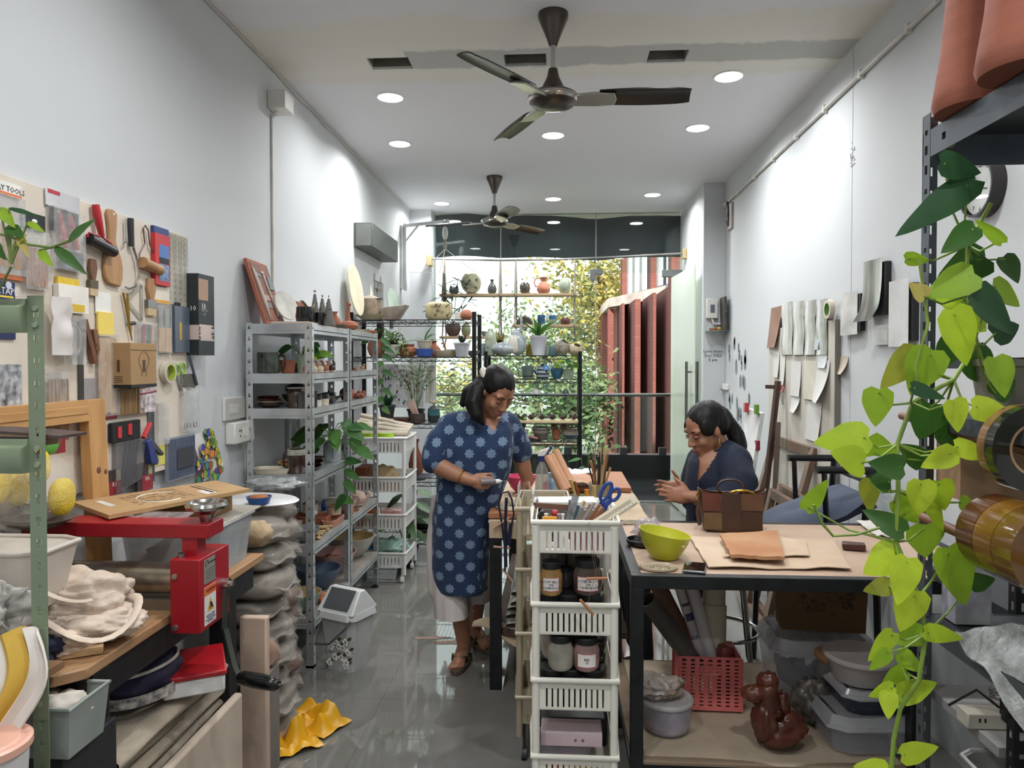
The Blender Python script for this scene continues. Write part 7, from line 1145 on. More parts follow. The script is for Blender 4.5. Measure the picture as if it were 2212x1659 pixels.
roll('brown kraft roll between the white rolls in the basket',1525,1420,1472,1262,2.72,2.79,.016,m('6a5138',.7));roll('plain white roll in the middle of the basket',1537,1420,1492,1262,2.67,2.75,.025,m('c3bcbc',.5));roll('thick cream roll standing at the back of the basket',1540,1420,1543,1262,2.71,2.76,.042,m('b5aa96',.7),lambda t,r,L_:P(t,'outer_wrap',G().lathe([(r*1.0,L_*.0),(r*1.12,L_*.0),(r*1.12,L_*.72),(r*1.0,L_*.72)],20),m('bdb29c',.7)))
S('red_bottle','red patterned rounded bottle standing at the right of the pink basket','bottle',G().lathe([(0,0),(.03,0),(.034,.02),(.034,.17),(.026,.2),(0,.21)],20),m('8a1f2a',.35,var=.35,sc=14,hx2='6a4a3c'),(*on(1570,2.66),ZS+.01))
t=T('round_tub','round clear tub with a cloudy lid at the left of the lower shelf','tub',(*on(1443,2.46),ZS+.003));P(t,'tub',vessel([(.072,0),(.08,.01),(.088,.10)],.003,32),m('bfbccb',.12,alpha=.42,var=.3,sc=10));P(t,'clay_residue',G().lathe([(0,.004),(.07,.004),(.074,.02),(0,.02)],28),m('c4a896',.8));P(t,'lid',G().lathe([(0,.108),(.085,.108),(.092,.102),(.092,.095),(0,.098)],32),m('b9b4b2',.25,alpha=.85));S('bread_bag','clear plastic bag of brown clay scraps lying on the round tub','bag',G().blob((0,0,.035),(.075,.06,.035),amp=.5,n=24,seed=8,fine=.4),m('a08672',.15,alpha=.75,bump=.9,bsc=25,var=.5,sc=14,hx2='c9c4bf'),(*on(1428,2.45),ZS+.113))
def clearbox(label,x,y,z,w,d,h,lidh=.035,cont=None,rz=0,body='bcbcc4',al=.30):
 t=T('clear_box',label,'box',(x,y,z),rz,'clear lidded storage boxes');P(t,'body',rbox(G(),w*.88,d*.88,w,d,0,h),m(body,.1,alpha=al,var=.15,sc=7));P(t,'lid',rbox(G(),w*1.03,d*1.03,w*.93,d*.93,h,h+lidh).tube([V(p)for p in rr_(w*1.04,d*1.04,h)],.007,8,closed=True),m('c4c3c6',.12,alpha=.45,var=.1));P(t,'lid_top',G().bx(-w*.8,w*.8,-d*.8,d*.8,h+lidh-.006,h+lidh-.003),m('b9b8bb',.15,alpha=.5))
 if cont:P(t,'contents',cont(G()),m('5a6070',.7,var=.4,sc=16))
 return t
clearbox('large clear storage box under the brown paper bag',ax(1770,2.78)-.01,2.78,ZS+.004,.185,.15,.19,.045,lambda g:g.blob((-.08,-.02,.07),(.06,.08,.05),amp=.4,n=10).blob((.06,0,.06),(.08,.08,.045),amp=.4,n=10,seed=4))
t=T('paper_bag','brown paper bag printed with a round doodle standing on the large clear box','bag',(ax(1770,2.78)+.01,2.78,ZS+.245),-.10);KB=m('6b4f33',.8,var=.08,bump=.1,bsc=12);P(t,'bag',G().add([(-.15,-.05,0),(.15,-.05,0),(.15,.06,0),(-.15,.06,0),(-.155,-.05,.26),(.16,-.05,.26),(.16,.05,.26),(-.155,.05,.26)],[(3,2,1,0),(0,1,5,4),(1,2,6,5),(2,3,7,6),(3,0,4,7)]),KB);g=G();rr=random.Random(12)
for k in range(46):
 a=rr.uniform(0,6.28);r=.085*math.sqrt(rr.random());c=(.01+r*cos(a)*1.2,-.0515,.12+r*sin(a));s_=rr.uniform(.004,.012);g.tube([(c[0]+s_*cos(q)*(1+.4*sin(3*q+k)),c[1],c[2]+s_*sin(q))for q in np.linspace(0,6.28,9)[:-1]],.0009,4,closed=True)
g.tube([(.01+.05*cos(q),-.0515,.17+.022*sin(q))for q in np.linspace(0,6.28,20)[:-1]],.001,4,closed=True);P(t,'doodle_print',g,m('2a2018'));text(t,'HELLO',.014,(.01,-.0516,.17),(pi/2,0,0),m('2a2018'))
S('brown_polybag','knotted dark red brown plastic bag of clay at the front of the lower shelf','bag',G().blob((.03,0,.06),(.08,.06,.06),amp=.25,fr=1.6,n=32,seed=2,fine=.14,flat=-.058).blob((-.01,0,.08),(.05,.05,.075),amp=.2,n=24,seed=5,fine=.15).tube([(.0,0,.10),(-.006,0,.14),(-.012,0,.18),(-.014,0,.205)],[.046,.038,.034,.03],16).blob((-.055,-.005,.172),(.042,.026,.028),amp=.2,n=20,fine=.15).blob((-.012,0,.212),(.034,.03,.03),amp=.2,n=18,fine=.15).blob((.032,0,.125),(.026,.024,.05),amp=.3,n=18,fine=.2),m('5d3122',.22,var=.3,sc=9,bump=.5,bsc=25),(*on(1672,2.36),ZS+.004));t=T('grey_polybag','grey plastic wrapped lump behind the red brown bag','bag',(*on(1765,2.52),ZS+.004));P(t,'bag',G().blob((0,0,.075),(.07,.06,.075),amp=.3,n=24,seed=7,fine=.2,flat=-.072),m('5b544e',.3,var=.2,bump=.3))
clearbox('widest clear box at the bottom of the front right stack',1.02,2.42,ZS+.004,.145,.11,.085,.035,None,.06);clearbox('shallow clear box of dark tools stacked on the widest box',1.05,2.42,ZS+.128,.125,.095,.055,.02,lambda g:g.bx(-.10,.10,-.07,.07,.005,.04),.06,'3a4050',.6);t=T('oval_tub','cloudy oval lidded tub on top of the front right stack','tub',(1.005,2.42,ZS+.208));P(t,'tub',vessel([(.08,0),(.10,.06),(.108,.075)],.003,32),m('aaa19c',.3,alpha=.9));P(t,'lid',G().lathe([(0,.086),(.106,.086),(.113,.08),(.112,.072),(0,.075)],32),m('bbb2ae',.35));S('peach_cloth','peach coloured cloth pad behind the oval tub','cloth',G().blob((0,0,.02),(.06,.05,.02),pw=.6,n=10),m('b98a64',.8,bump=.2),(.98,2.575,ZS+.20),.1);S('cloth_riser','upright grey tub behind the oval tub','tub',pv('mug',.05,.195),m('8a8480',.5),(.98,2.59,ZS+.003))
for i,(u,v,r,rz,lab)in enumerate(((930,1378,.10,.1,'longer peach clay smear on the floor left of the standing woman'),(985,1388,.13,.05,'peach clay smear on the floor beside the standing woman\'s sandal'))):S('clay_scrap',lab,'clay scrap',G().lathe([(0,.003),(r,.002),(r,0),(0,0)],14,MX.Diagonal((1,.22,1,1)),fn=lambda a,z:1+.25*sin(a*5+1)),m('9a7f70',.7),WZ(u,v,0),rz)
XW=XR-.0015
def pipeseg():return None
p0_,p1_=WX(2034,0,XR),WX(1556,455,XR)
t=T('conduit','white electrical conduit running down the top of the right wall to the switch board','conduit',(0,0,0));g=G();a=V((XR-.014,p0_.y,p0_.z));b=V((XR-.014,p1_.y,p1_.z));g.tube([a,b,V((XR-.014,p1_.y,1.75))],.0125,8);P(t,'pipe',g,m('cdcbc4',.4));
for k in range(8):c=a+(b-a)*((k+.5)/8);P(t,'clip',G().bx(c.x-.012,c.x+.013,c.y-.015,c.y+.015,c.z-.02,c.z+.02),m('d8d6d0',.4))
t=T('meter_board','white breaker box on the pilaster beside the seated woman','switch',(*on(1536,6.71),1.55+112*6.7/F*1.0));P(t,'box',G().bx(-.05,.05,-.045,.009,-.09,.09),SWM,bev=.006);P(t,'breaker',G().bx(-.018,.018,-.055,-.045,-.035,.035),m('55606a',.4));P(t,'cable_elbow',G().tube([(.0,-.02,-.09),(.02,-.02,-.14),(.1,-.02,-.14),(.12,-.02,-.10)],.012,8),SWM)
t=T('glass_shelf','small glass corner shelf holding offerings below the breaker box','shelf',(1.40,6.56,1.835-.0));t.location.z=WY(1545,716,6.6).z;zz=t.location.z
P(t,'pane',G().bx(-.03,.148,-.06,.155,0,.008),m('6f8078',.1,alpha=.6));P(t,'bracket',G().bx(.0,.14,.06,.075,-.03,0),STL)
pot('clay_lamp','small terracotta oil lamp on the glass corner shelf','lamp','dish',*on(1540,6.58),zz+.009,.035,.02,TC);S('marigold','yellow flower offering on the glass corner shelf','flower',G().blob((0,0,.016),(.02,.02,.016),amp=.4,n=8),m('d0a02c',.7),(*on(1553,6.6),zz+.009));S('black_carving','tall dark carved picture standing on the glass corner shelf','picture',G().bx(-.012,.012,-.09,.09,0,.30),m('1d1b1c',.4,var=.6,sc=30,hx2='4d4a48'),(1.515,6.58,zz+.009),(0,-.04,0),bev=.002)
t=T('framed_icon','tall narrow framed picture with a dark figure high on the right wall','picture',(0,0,0));a=WX(1578,470,XW);t.location=(XR,a.y,a.z);t.rotation_euler=RR;P(t,'frame',G().bx(-.06,.10,-.11,.12,.001,.02),m('b3a7a0',.5),bev=.003);P(t,'dark_figure',G().blob((.0,.02,.024),(.03,.10,.012),amp=.4,n=10).blob((-.03,.13,.022),(.02,.03,.012),n=8),m('3f2c2a',.5))
t=T('mirror_decal','cluster of hexagonal mirror decals on the right wall','mirror',(0,0,0));rr=random.Random(5);base=WX(1597,830,XW)
for k in range(26):y=base.y+rr.gauss(0,.16);z=1.30+rr.uniform(-.35,.45);s_=rr.uniform(.03,.055);P(t,'mirror',G().add([(XR-.0025,y+s_*.75*sin(q),z+s_*1.3*cos(q))for q in np.linspace(0,2*pi,7)[:-1]]+[(XR-.0005,y+s_*.75*sin(q),z+s_*1.3*cos(q))for q in np.linspace(0,2*pi,7)[:-1]],[tuple(range(6))]+[(i,(i+1)%6,6+(i+1)%6,6+i)for i in range(6)]),m('a9b2b4',.05,1,var=0))
t,w,h=wallthing('wall_note','black handwriting on the wall beside the mirror decals','writing',1512,756,1545,784,1.36,None);t.location=(1.385,6.717,WY(1528,768,6.72).z);t.rotation_euler=(pi/2,0,0);text(t,'Love more\nDec 2023\n5 pm',.04,(.06,0,.001),(0,0,0),m('4a4d52'))
t,w,h=wallthing('phone_charger','white plug with a dark cable low on the right pilaster corner','charger',1566,830,1584,842,XW);P(t,'plug',G().bx(0,w*.5,0,h,0,.03),WHT,bev=.002);P(t,'cable',G().tube([(0,h*.5,.02),(-.05,-.02,.03),(-.06,-.2,.02),(-.03,-.4,.02)],.004,5),BLK)
XQ=XR-.03
t=T('sample_board','tall cloth covered board on the right wall with foil sheets pinned on top','board',(XR,WX(1670,700,XR).y,.62));t.rotation_euler=RR;w=WX(1670,700,XR).y-WX(1816,700,XR).y;P(t,'board',G().bx(0,w,0,1.16,.001,.028),m('c7c1b5',.85,var=.06,stretch=(8,.4,1)),bev=.003);P(t,'side_edge',G().bx(w-.002,w+.006,0,1.16,.001,.03),m('7d7770',.7))
FOIL=m('aaa59c',.22,.75,var=.5,sc=3,stretch=(9,.7,1),hx2='6a645e')
for k in range(4):
 t,w,h=wallthing('foil_sheet',['leftmost','second','third','rightmost'][k]+' long metallic foil sheet pinned across the cloth board','sheet',1690+25*k,655-2*k,1713+25*k,765,XQ-.001,'foil sheets on the cloth board');P(t,'sheet',G().surf(6,10,lambda a,b:(w*a,h*b,.004+.006*sin(a*pi)+.003*sin(b*9+k)),thick=.0008),FOIL)
def paper(name,label,cat,u0,v0,u1,v1,mat,x=XQ,curl=.01,tilt=0):
 t,w,h=wallthing(name,label,cat,u0,v0,u1,v1,x);P(t,'sheet',G().surf(6,10,lambda a,b:(w*a+tilt*(1-b)*w,h*b,.002+curl*(1-b)**2*(.4+a)),thick=.0008),mat);return t,w,h
PW=m('d3d0cb',.8,var=.03)
paper('paper_slip','narrow white paper at the far left of the cloth board','paper',1672,760,1684,815,PW);paper('paper_slip','longer white paper left of the red scissors','paper',1686,762,1697,830,PW);paper('paper_sheet','plain white sheet left of the cream sheet','paper',1709,782,1731,855,PW);paper('paper_sheet','cream sheet in the middle of the cloth board','paper',1737,780,1764,862,m('cfc9b8',.8));paper('paper_sheet','curling white sheet with a clipped foil at its top','paper',1765,780,1793,868,PW,curl=.05,tilt=-.1);paper('paper_slip','small torn white paper below the plain sheet','paper',1710,852,1729,890,PW,curl=.03);paper('paper_sheet','tall blank white paper at the foot of the cloth board','paper',1745,870,1776,952,PW,tilt=-.15)
paper('foil_packet','small silver packet clipped above the curling sheet','packet',1768,768,1787,795,m('c8c8ca',.25,.5,bump=.5));paper('brown_paper','twist of brown paper at the top left of the cloth board','paper',1666,664,1689,750,m('93705c',.7,var=.2),curl=.02,tilt=-.3);paper('blue_film','small bluish plastic strip on the right foil sheet','film',1760,705,1772,755,m('b3bccb',.2,alpha=.6))
t,w,h=wallthing('tape_roll','masking tape roll with a green core hanging on the cloth board','tape',1790,648,1806,688,XQ);r_=h/2;MT=MX.Translation((w*.5,r_,0));P(t,'tape',G().lathe([(r_*.7,.003),(r_,.003),(r_,.03),(r_*.7,.03)],24,MT),m('cfc3b2',.6));P(t,'core',G().lathe([(r_*.62,.003),(r_*.7,.003),(r_*.7,.031),(r_*.62,.031)],24,MT),m('5f8a34',.5))
t,w,h=wallthing('red_scissors','small red handled scissors pinned on the cloth board','scissors',1680,832,1697,872,XQ);scissors('',t,w,h,m('c23a28',.4))
paper('cloth_pocket','small beige cloth scrap right of the cloth board','cloth',1813,770,1833,808,m('c3b3a0',.8),XW,.03)
CAN=m('1e1e20',.6)
for k,(u0,v0,u1,v1,lab,mt_)in enumerate(((1828,632,1868,722,'crinkled white paper taped over a small black canvas',m('c9c7c3',.6,var=.2,sc=6,bump=.5,bsc=14)),(1880,562,1924,690,'long metallic foil paper hanging over a black canvas',FOIL),(1936,606,1984,746,'white scuffed paper hanging beside the slotted rack post',m('d3d2d0',.7,var=.08,sc=8)))):
 t,w,h=wallthing('paper_canvas',lab,'canvas',u0,v0,u1,v1,XW);P(t,'black_canvas',G().bx(w*.12,w*1.02,h*.08,h*.92,0,.025),CAN);P(t,'paper',G().surf(8,12,lambda a,b:(w*(a*.92)-(.25*w*(.2-b)/.2 if k==1 and b<.2 else 0),h*b,.030+.03*(1-b)**3*(k==1)+.004*sin(a*6+k)),thick=.0008),mt_)
ST('trim_5',G().bx(XR-.0015,XR+.01,WX(1842,300,XR).y-.0012,WX(1842,300,XR).y+.0012,0,ZC),m('b3b2b0',.8))
c=WX(1842,345,XR);rr=random.Random(8);g=G()
for k in range(22):g.blob((XR-.0008,c.y+rr.gauss(0,.018),c.z+rr.gauss(0,.035)),(.0015,rr.uniform(.003,.007),rr.uniform(.003,.008)),n=5)
S('wall_chips','cluster of dark chipped paint specks on the right wall','paint chips',g,m('77756f',.8))['kind']='stuff'
t,w,h=wallthing('wall_switch','clear covered white switch plate on the right wall','switch',1897,702,1932,745,XW);P(t,'plate',G().bx(0,w,0,h,0,.01),m('b3b1ad',.3),bev=.002);P(t,'switches',G().bx(w*.2,w*.36,h*.25,h*.75,.01,.016).bx(w*.42,w*.58,h*.25,h*.75,.01,.016).bx(w*.64,w*.8,h*.25,h*.75,.01,.016),WHT);P(t,'cover',G().bx(w*.02,w*.98,h*.02,h*.98,.016,.03),m('d8d6d2',.1,alpha=.25))
c=WX(2136,405,XR);t=T('wall_clock','round white wall clock with a deep dark rim behind the pothos','clock',(XR,c.y,c.z),RR);r=.105;P(t,'rim',G().lathe([(r*.92,.05),(r,.05),(r*1.02,.0),(r*.9,.0)],40),m('2c2728',.35));P(t,'face',G().lathe([(0,.03),(r*.93,.03)],36),m('d5d6d2',.3));
for k in range(12):a=pi/2-(k+1)*pi/6;text(t,str(k+1),.02,(r*.74*cos(a),r*.74*sin(a),.0305),(0,0,0),INK)
P(t,'hands',G().beam((0,0,.033),(.045,-.012,.033),.004,.001,(0,0,1)).beam((0,0,.034),(-.03,.05,.034),.003,.001,(0,0,1)),INK);P(t,'glass',G().lathe([(0,.045),(r*.93,.045)],36),glass('ffffff',1,.05))
t=T('easel','dark wooden easel holding a stack of white boards with clips','easel',(1.31,4.75,0));EW=wood('4a3026','38221b',axis=2);P(t,'leg',G().beam((.0,.05,0),(.16,.1,1.42),.03,.03),EW);P(t,'leg',G().beam((-.02,-.35,0),(.14,.02,1.15),.03,.025),EW);P(t,'cross_arm',G().beam((.15,.10,1.38),(.10,.16,1.38),.02,.025),EW)
S('white_boards','stack of white boards leaning on the easel','board',G().add([(WY(1614,882,4.6)),(WY(1643,893,4.45)),(WY(1614,1080,4.3)),(WY(1583,1060,4.45)),(WY(1614,882,4.6)+V((.03,.02,0))),(WY(1643,893,4.45)+V((.03,.02,0))),(WY(1614,1080,4.3)+V((.03,.02,0))),(WY(1583,1060,4.45)+V((.03,.02,0)))],[(0,1,2,3),(7,6,5,4),(0,4,5,1),(1,5,6,2),(2,6,7,3),(3,7,4,0)]),m('d2d2d0',.6))
for lab,u,v,hx,y in(('red clip on the top left of the white boards',1612,880,'b8404a',4.57),('green clip on the top right of the white boards',1634,884,'6c9a3c',4.46),('maroon clip on the right edge of the white boards',1636,962,'8a2a3a',4.40)):p=WY(u,v,y);S('board_clip',lab,'clip',G().bx(-.012,.012,-.02,.02,-.03,.03),m(hx,.4),p,bev=.003)
OW=wood('7d6450','665040',axis=2)
def wframe(label,y0,y1,xb,xt,h,wd_,z0=0):
 t=T('canvas_stretcher',label,'frame',(0,0,z0),0,'old wooden stretcher frames');f=lambda y,z:V((xb+(xt-xb)*z/h,y,z))
 for(a,b)in(((y0,0),(y0,h)),((y1,0),(y1,h))):P(t,'stile',G().beam(f(*a),f(*b),.035,wd_,(0,1,0)),OW)
 for z in(wd_/2,h-wd_/2):P(t,'rail',G().beam(f(y0+wd_/2,z),f(y1-wd_/2,z),wd_,.035,(1,0,0)),OW)
wframe('large old wooden frame leaning against the right wall',4.30,5.05,1.24,1.52,1.04,.06);wframe('smaller wooden frame leaning in front of the large old frame',4.10,4.50,1.18,1.34,.76,.055);wframe('second small wooden frame tucked behind the smaller frame',4.16,4.56,1.24,1.41,.78,.055)
t=T('black_chair','black wooden armchair with turned arms behind the steel worktable','chair',(1.27,3.55,0));BC_=m('121113',.25)
for x,y in((-.22,-.16),(-.22,.22),(.20,-.18),(.20,.22)):P(t,'leg',G().tube([(x*1.1,y,0),(x,y,.62)],[.014,.018],8),BC_)
P(t,'seat',G().bx(-.25,.23,-.20,.25,.60,.635),BC_,bev=.006);
for y in(-.19,.23):P(t,'armrest',G().cyl((-.07,y,1.05),(.19,y,1.05),.018,n=10),BC_);P(t,'arm_post',G().cyl((-.02,y,.635),(-.04,y,1.05),.013,n=8),BC_);P(t,'back_post',G().cyl((.13,y,.62),(.165,y,1.05),.016,n=8),BC_)
P(t,'back_rail',G().cyl((.2,-.16,.98),(.2,.2,.98),.013,n=8),BC_)
CUS=m('4a5263',.85,var=.08,bump=.15,bsc=90)
S('seat_cushion','slate blue tufted cushion sloping up the black chair','cushion',G().surf(26,20,lambda a,b:(.99+.46*a,3.37+.38*b,.72+.12*a+.05*a*a+.08*(1-abs(2*a-1)**4)*(1-abs(2*b-1)**4)-.02*(math.exp(-((a-.35)**2+(b-.4)**2)*80)+math.exp(-((a-.7)**2+(b-.6)**2)*80))+.12*max(0,a-.75)*4*.3),thick=.06),CUS)
ANG=m('565c61',.42,.4,var=.12,sc=10);RKY=1.75
t=T('angle_rack','dark slotted angle steel rack at the right edge of the view','rack',(.86,RKY,0));hs_=[]
for k in range(46):z=.03+.0455*k;hs_+=[(z,z+(.021 if k%3 else .012),.006)]
for(px,py,sx,sy)in((0,0,1,-1),(.36,0,-1,-1),(0,-1.1,1,1),(.36,-1.1,-1,1)):
 g=G();perf(g,.034,.002,0,2.125,hs_,MX.Translation((px if sx>0 else px-.034,py-.002,0)));perf(g,.034,.002,0,2.125,hs_,MX.Translation((px+(.002 if sx>0 else 0),py-(.034 if sy<0 else 0),0))@MX.Rotation(pi/2,4,'Z'));P(t,'post',g,ANG)
for z in(2.085,1.43,.95,.28):
 g=G();perf(g,.062 if z>2 else .036,.002,.036,1.064,[(.06,.075,.008),(1.0,1.015,.008)],MX.Translation((0,-1.1,z-(.062 if z>2 else .036)))@MX(((0,1,0,0),(0,0,1,0),(1,0,0,0),(0,0,0,1))));g.bx(.0,.36,-.004,-.002,z-(.075 if z>2 else .036),z).bx(.358,.36,-1.064,-.036,z-.036,z);P(t,'shelf_rail',g,ANG);P(t,'shelf',G().bx(.003,.357,-1.097,-.005,z-.004,z-.001),m('33373a',.5,.3))
for z in(2.06,1.98):P(t,'bolt',G().cyl((.06,-.004,z),(.06,-.009,z),.01,n=12),m('b5a888',.3,.9))
for i,(x,y,lab)in enumerate(((ax(2118,1.60,200),1.60,'left terracotta chimney pot on top of the slotted rack'),(ax(2228,1.40,200),1.40,'right terracotta chimney pot on top of the slotted rack'))):S('chimney_pot',lab,'pot',G().lathe([(0,.003),(.086,.003),(.092,.02),(.088,.05),(.076,.13),(.067,.24),(.060,.34),(.062,.46),(.054,.46),(.05,.3),(0,.28)],36),m('91523c',.8,var=.16,sc=8,stretch=(.5,.5,7),hx2='7f4735'),(x,y,2.086),0,'terracotta chimney pots')
t=T('low_rack','low black slotted rack against the right wall behind the tape rolls','rack',(1.12,1.80,0));g=G();perf(g,.034,.002,0,1.56,hs_,None);perf(g,.03,.002,0,1.56,hs_,MX.Rotation(pi/2,4,'Z'));P(t,'post',g,BLK);g=G();perf(g,.034,.002,0,1.56,[],MX.Translation((.36,.4,0)));P(t,'post',g,BLK)
for z in(1.56,.93):P(t,'shelf',G().bx(.002,.40,.004,.43,z-.03,z),m('33373a',.5,.3))
S('plush_toy','tiny painted figurine on the middle shelf behind the pothos','figurine',G().blob((0,0,.04),(.025,.02,.03),n=8).blob((0,0,.08),(.018,.016,.018),n=8),m('b09a86',.6,var=.4,sc=40,hx2='b5a03a'),(1.03,1.55,1.43))
DOW=wood('7a4c30','65402a',axis=1)
def rolls(u,v,y0,r,n,wd_,cols,labs,zoff=0):
 c=WY(u,v,y0)
 for k in range(n):
  t=T('packing_tape',labs[k],'tape',(c.x,c.y-(wd_+.002)*k,c.z),(pi/2,0,0),'rolls of brown packing tape');P(t,'tape',G().lathe([(r*.62,0),(r,0),(r,wd_),(r*.62,wd_)],44),m(cols[k],.12,var=.08,coat=.5));P(t,'core',G().lathe([(r*.56,0),(r*.62,-.001),(r*.62,wd_+.001),(r*.56,wd_),(r*.56,0)],40),m('a98a68',.8))
 return c
c=rolls(2150,1150,1.42,.075,3,.055,('5f3a1c','7a5520','6b4a20'),('brown packing tape roll farthest along the lower dowel','middle brown packing tape roll on the lower dowel','nearest brown packing tape roll on the lower dowel'));S('dowel','wooden dowel carrying the lower packing tape rolls','dowel',G().cyl((c.x,1.76,c.z-.03),(c.x,.9,c.z-.03),.011,n=10),DOW)
c=WY(2205,965,1.42);rolls(2205,965,1.42,.082,2,.024,('7c5a38','23241c'),('brown tape roll on the upper dowel','black tape roll on the upper dowel'));S('dowel','wooden dowel carrying the upper tape rolls, its end showing past the post','dowel',G().cyl((WY(1930,898,1.85).x+.02,1.85,WY(1930,898,1.85).z),(c.x+.0,.9,c.z-.036),.0095,n=10),DOW)
t=T('cardboard_carton','cardboard carton on the shelf behind the tape rolls','carton',(.885,1.62,1.22));P(t,'carton',G().bx(0,.17,0,.10,0,.17),m('a98668',.8));P(t,'pink_tag',G().bx(.05,.075,-.003,0,.09,.125),m('d8486a',.5));t.location.z=.951+.0;P(t,'support_box',G().bx(0,.17,.02,.10,-.0,.0),KR)if False else None;t.location.z=1.245;
P(t,'hanging_strap',G().bx(.08,.10,.05,.06,.17,.184),m('a98668',.8))
S('bubble_wrap','crumpled sheet of grey bubble wrap hanging over the lower shelf rail','bubble wrap',G().surf(22,16,lambda a,b:(.845+.22*a,1.56-.32*b,.975+.03*a+.03*NZ.noise(V((a*4,b*4,2)))-.13*max(0,.25-a)*4*b),thick=.004),m('b5b6b4',.18,alpha=.8,bump=1,bsc=70,var=.2,sc=40));S('printed_box','white box with blue and red print on the lower shelf behind the tape','box',G().bx(-.03,.05,-.03,.03,0,.16),m('d8d5d6',.5,var=.5,sc=18,hx2='a49fb4'),(.935,1.70,.951),bev=.002)
S('wall_ledge','pale ledge low along the right wall carrying the plugs','ledge',G().bx(1.19,1.545,1.98,2.36,.48,.51),m('a19f9c',.6),bev=.002)
p=WY(2100,1505,2.1);t=T('power_strip','white power strip with black and white plugs on the low ledge','power strip',(1.25,2.1,.511));P(t,'strip',G().bx(-.09,.12,-.03,.03,0,.045),m('d0c8b8',.45),bev=.004);P(t,'black_plug',G().bx(.0,.05,-.05,-.02,.03,.10),BLK,bev=.003);P(t,'white_plug',G().bx(.06,.095,-.05,-.02,.03,.095),WHT,bev=.003);P(t,'sockets',G().bx(-.06,-.055,-.0308,-.03,.02,.032).bx(-.045,-.04,-.0308,-.03,.02,.032),INK);P(t,'cable',G().tube([(.0,-.02,.06),(-.05,.0,.10),(-.10,.05,.03)],.004,6),BLK)
S('wire_coil','coil of bare wire on the low ledge behind the plugs','wire',G().tube([(.035*cos(a),.035*sin(a),.008+.0016*a)for a in np.linspace(0,20,60)],.0022,5),CHR,(1.36,2.25,.511));t=T('white_basket','slotted white basket under the low ledge','basket',(1.27,2.0,.30));P(t,'basket',rbox(G(),.11,.07,.125,.085,0,.14),m('b3b1ae',.45));P(t,'rim',G().tube([V(q)for q in rr_(.13,.09,.14)],.007,8,closed=True),m('cfcdc9',.4));g=G()
for k in range(5):g.bx(-.07+.03*k,-.062+.03*k,-.088,-.078,.03,.1)
P(t,'slots',g,INK);S('basket_stand','grey stand under the slotted white basket','stand',G().bx(1.15,1.40,1.92,2.09,0,.299),m('6a6866',.7));S('crumpled_paper','crumpled white paper in the bottom right corner','paper',G().blob((0,0,.27),(.12,.13,.27),amp=.4,n=34,seed=3,fine=.3,flat=-.268),m('cfc6bc',.8,var=.08),(1.0,1.36,.282))
t=T('stool','black metal ring stool under the seated woman','stool',(.80,3.50,0));P(t,'seat',G().lathe([(0,.60),(.15,.60),(.16,.62),(.15,.645),(0,.65)],28),m('1c1b1c',.5))
for k in range(4):a=k*pi/2+.6;P(t,'leg',G().tube([(.22*cos(a),.22*sin(a),0),(.19*cos(a),.19*sin(a),.08),(.12*cos(a),.12*sin(a),.60)],.011,8),CHR if k%2 else BLK);P(t,'foot_pad',G().cyl((.22*cos(a),.22*sin(a),0),(.22*cos(a),.22*sin(a),.014),.022,n=12),BLK)
P(t,'foot_ring',G().tube([(.175*cos(a),.175*sin(a),.25)for a in np.linspace(0,6.28,30)[:-1]],.01,8,closed=True),CHR)
yA=5.05
for i,(x,hx,lab)in enumerate(((-1.32,'9aba2c','left roll of lime green tape on the back trolley'),(-1.20,'9aba2c','right roll of lime green tape on the back trolley'))):t=T('green_tape',lab,'tape',(x,4.945,1.018),0,'lime green tape rolls');P(t,'tape',G().lathe([(.035,0),(.055,0),(.055,.03),(.035,.03)],28),m(hx,.35));P(t,'core',G().lathe([(.031,0),(.035,0),(.035,.031),(.031,.031)],24),WHT)
S('tape_tray','white shallow inner tray topping the back trolley','tray',G().bx(-1.445,-1.065,4.895,5.26,1.003,1.017),m('d8d6d0',.4))
for i in range(7):S('canvas_roll',['front','second','third','fourth','fifth','sixth','rearmost'][i]+' cream canvas roll of the heap on the back trolley','canvas roll',G().tube([(-1.45,5.03+.035*i,1.045+.018*(i%3)+.028*i*.5),(-1.25,5.03+.03*i,1.04+.02*(i%2)+.022*i*.5),(-1.06,5.02+.03*i,1.036+.012*i*.5)],.018,8),m('b9ae9c',.85,bump=.2),group='cream canvas rolls')
S('sand_bag','tan paper sack in the second tier of the back trolley','sack',G().blob((-1.27,5.08,.72),(.13,.12,.08),amp=.2,n=16,flat=-.078),m('a08a64',.7,bump=.3));S('kraft_box','flat kraft box in the second tier of the back trolley','box',G().bx(-1.25,-1.08,4.93,5.08,.642,.72),KR);S('red_sachet','red and yellow printed bag in the third tier of the back trolley','bag',G().bx(-1.42,-1.28,4.96,5.02,.381,.56),m('b8301f',.4,var=.5,sc=12,hx2='d8842a'));S('medicine_box','white and red carton lying in the third tier of the back trolley','carton',G().bx(-1.24,-1.10,4.93,5.03,.42,.50),m('d5cfc8',.4,var=.5,sc=16,hx2='b8403a'))
S('carton_base','grey carton under the white and red carton','carton',G().bx(-1.25,-1.09,4.92,5.06,.381,.419),m('9a948c',.7));S('mint_bag','pale green plastic bag in the lowest tier of the back trolley','bag',G().blob((-1.20,5.05,.215),(.14,.11,.06),amp=.4,n=18,fine=.3),m('8fb0a2',.3,bump=.5));S('blue_bag','bright blue plastic bag in the lowest tier of the back trolley','bag',G().blob((-1.36,5.0,.185),(.07,.07,.06),amp=.4,n=14,fine=.3),m('3a70a8',.3,bump=.4));S('brown_crate','dark terracotta planter in the second tier of the back trolley','planter',G().bx(-1.43,-1.34,4.95,5.15,.642,.80),TC2,bev=.01)
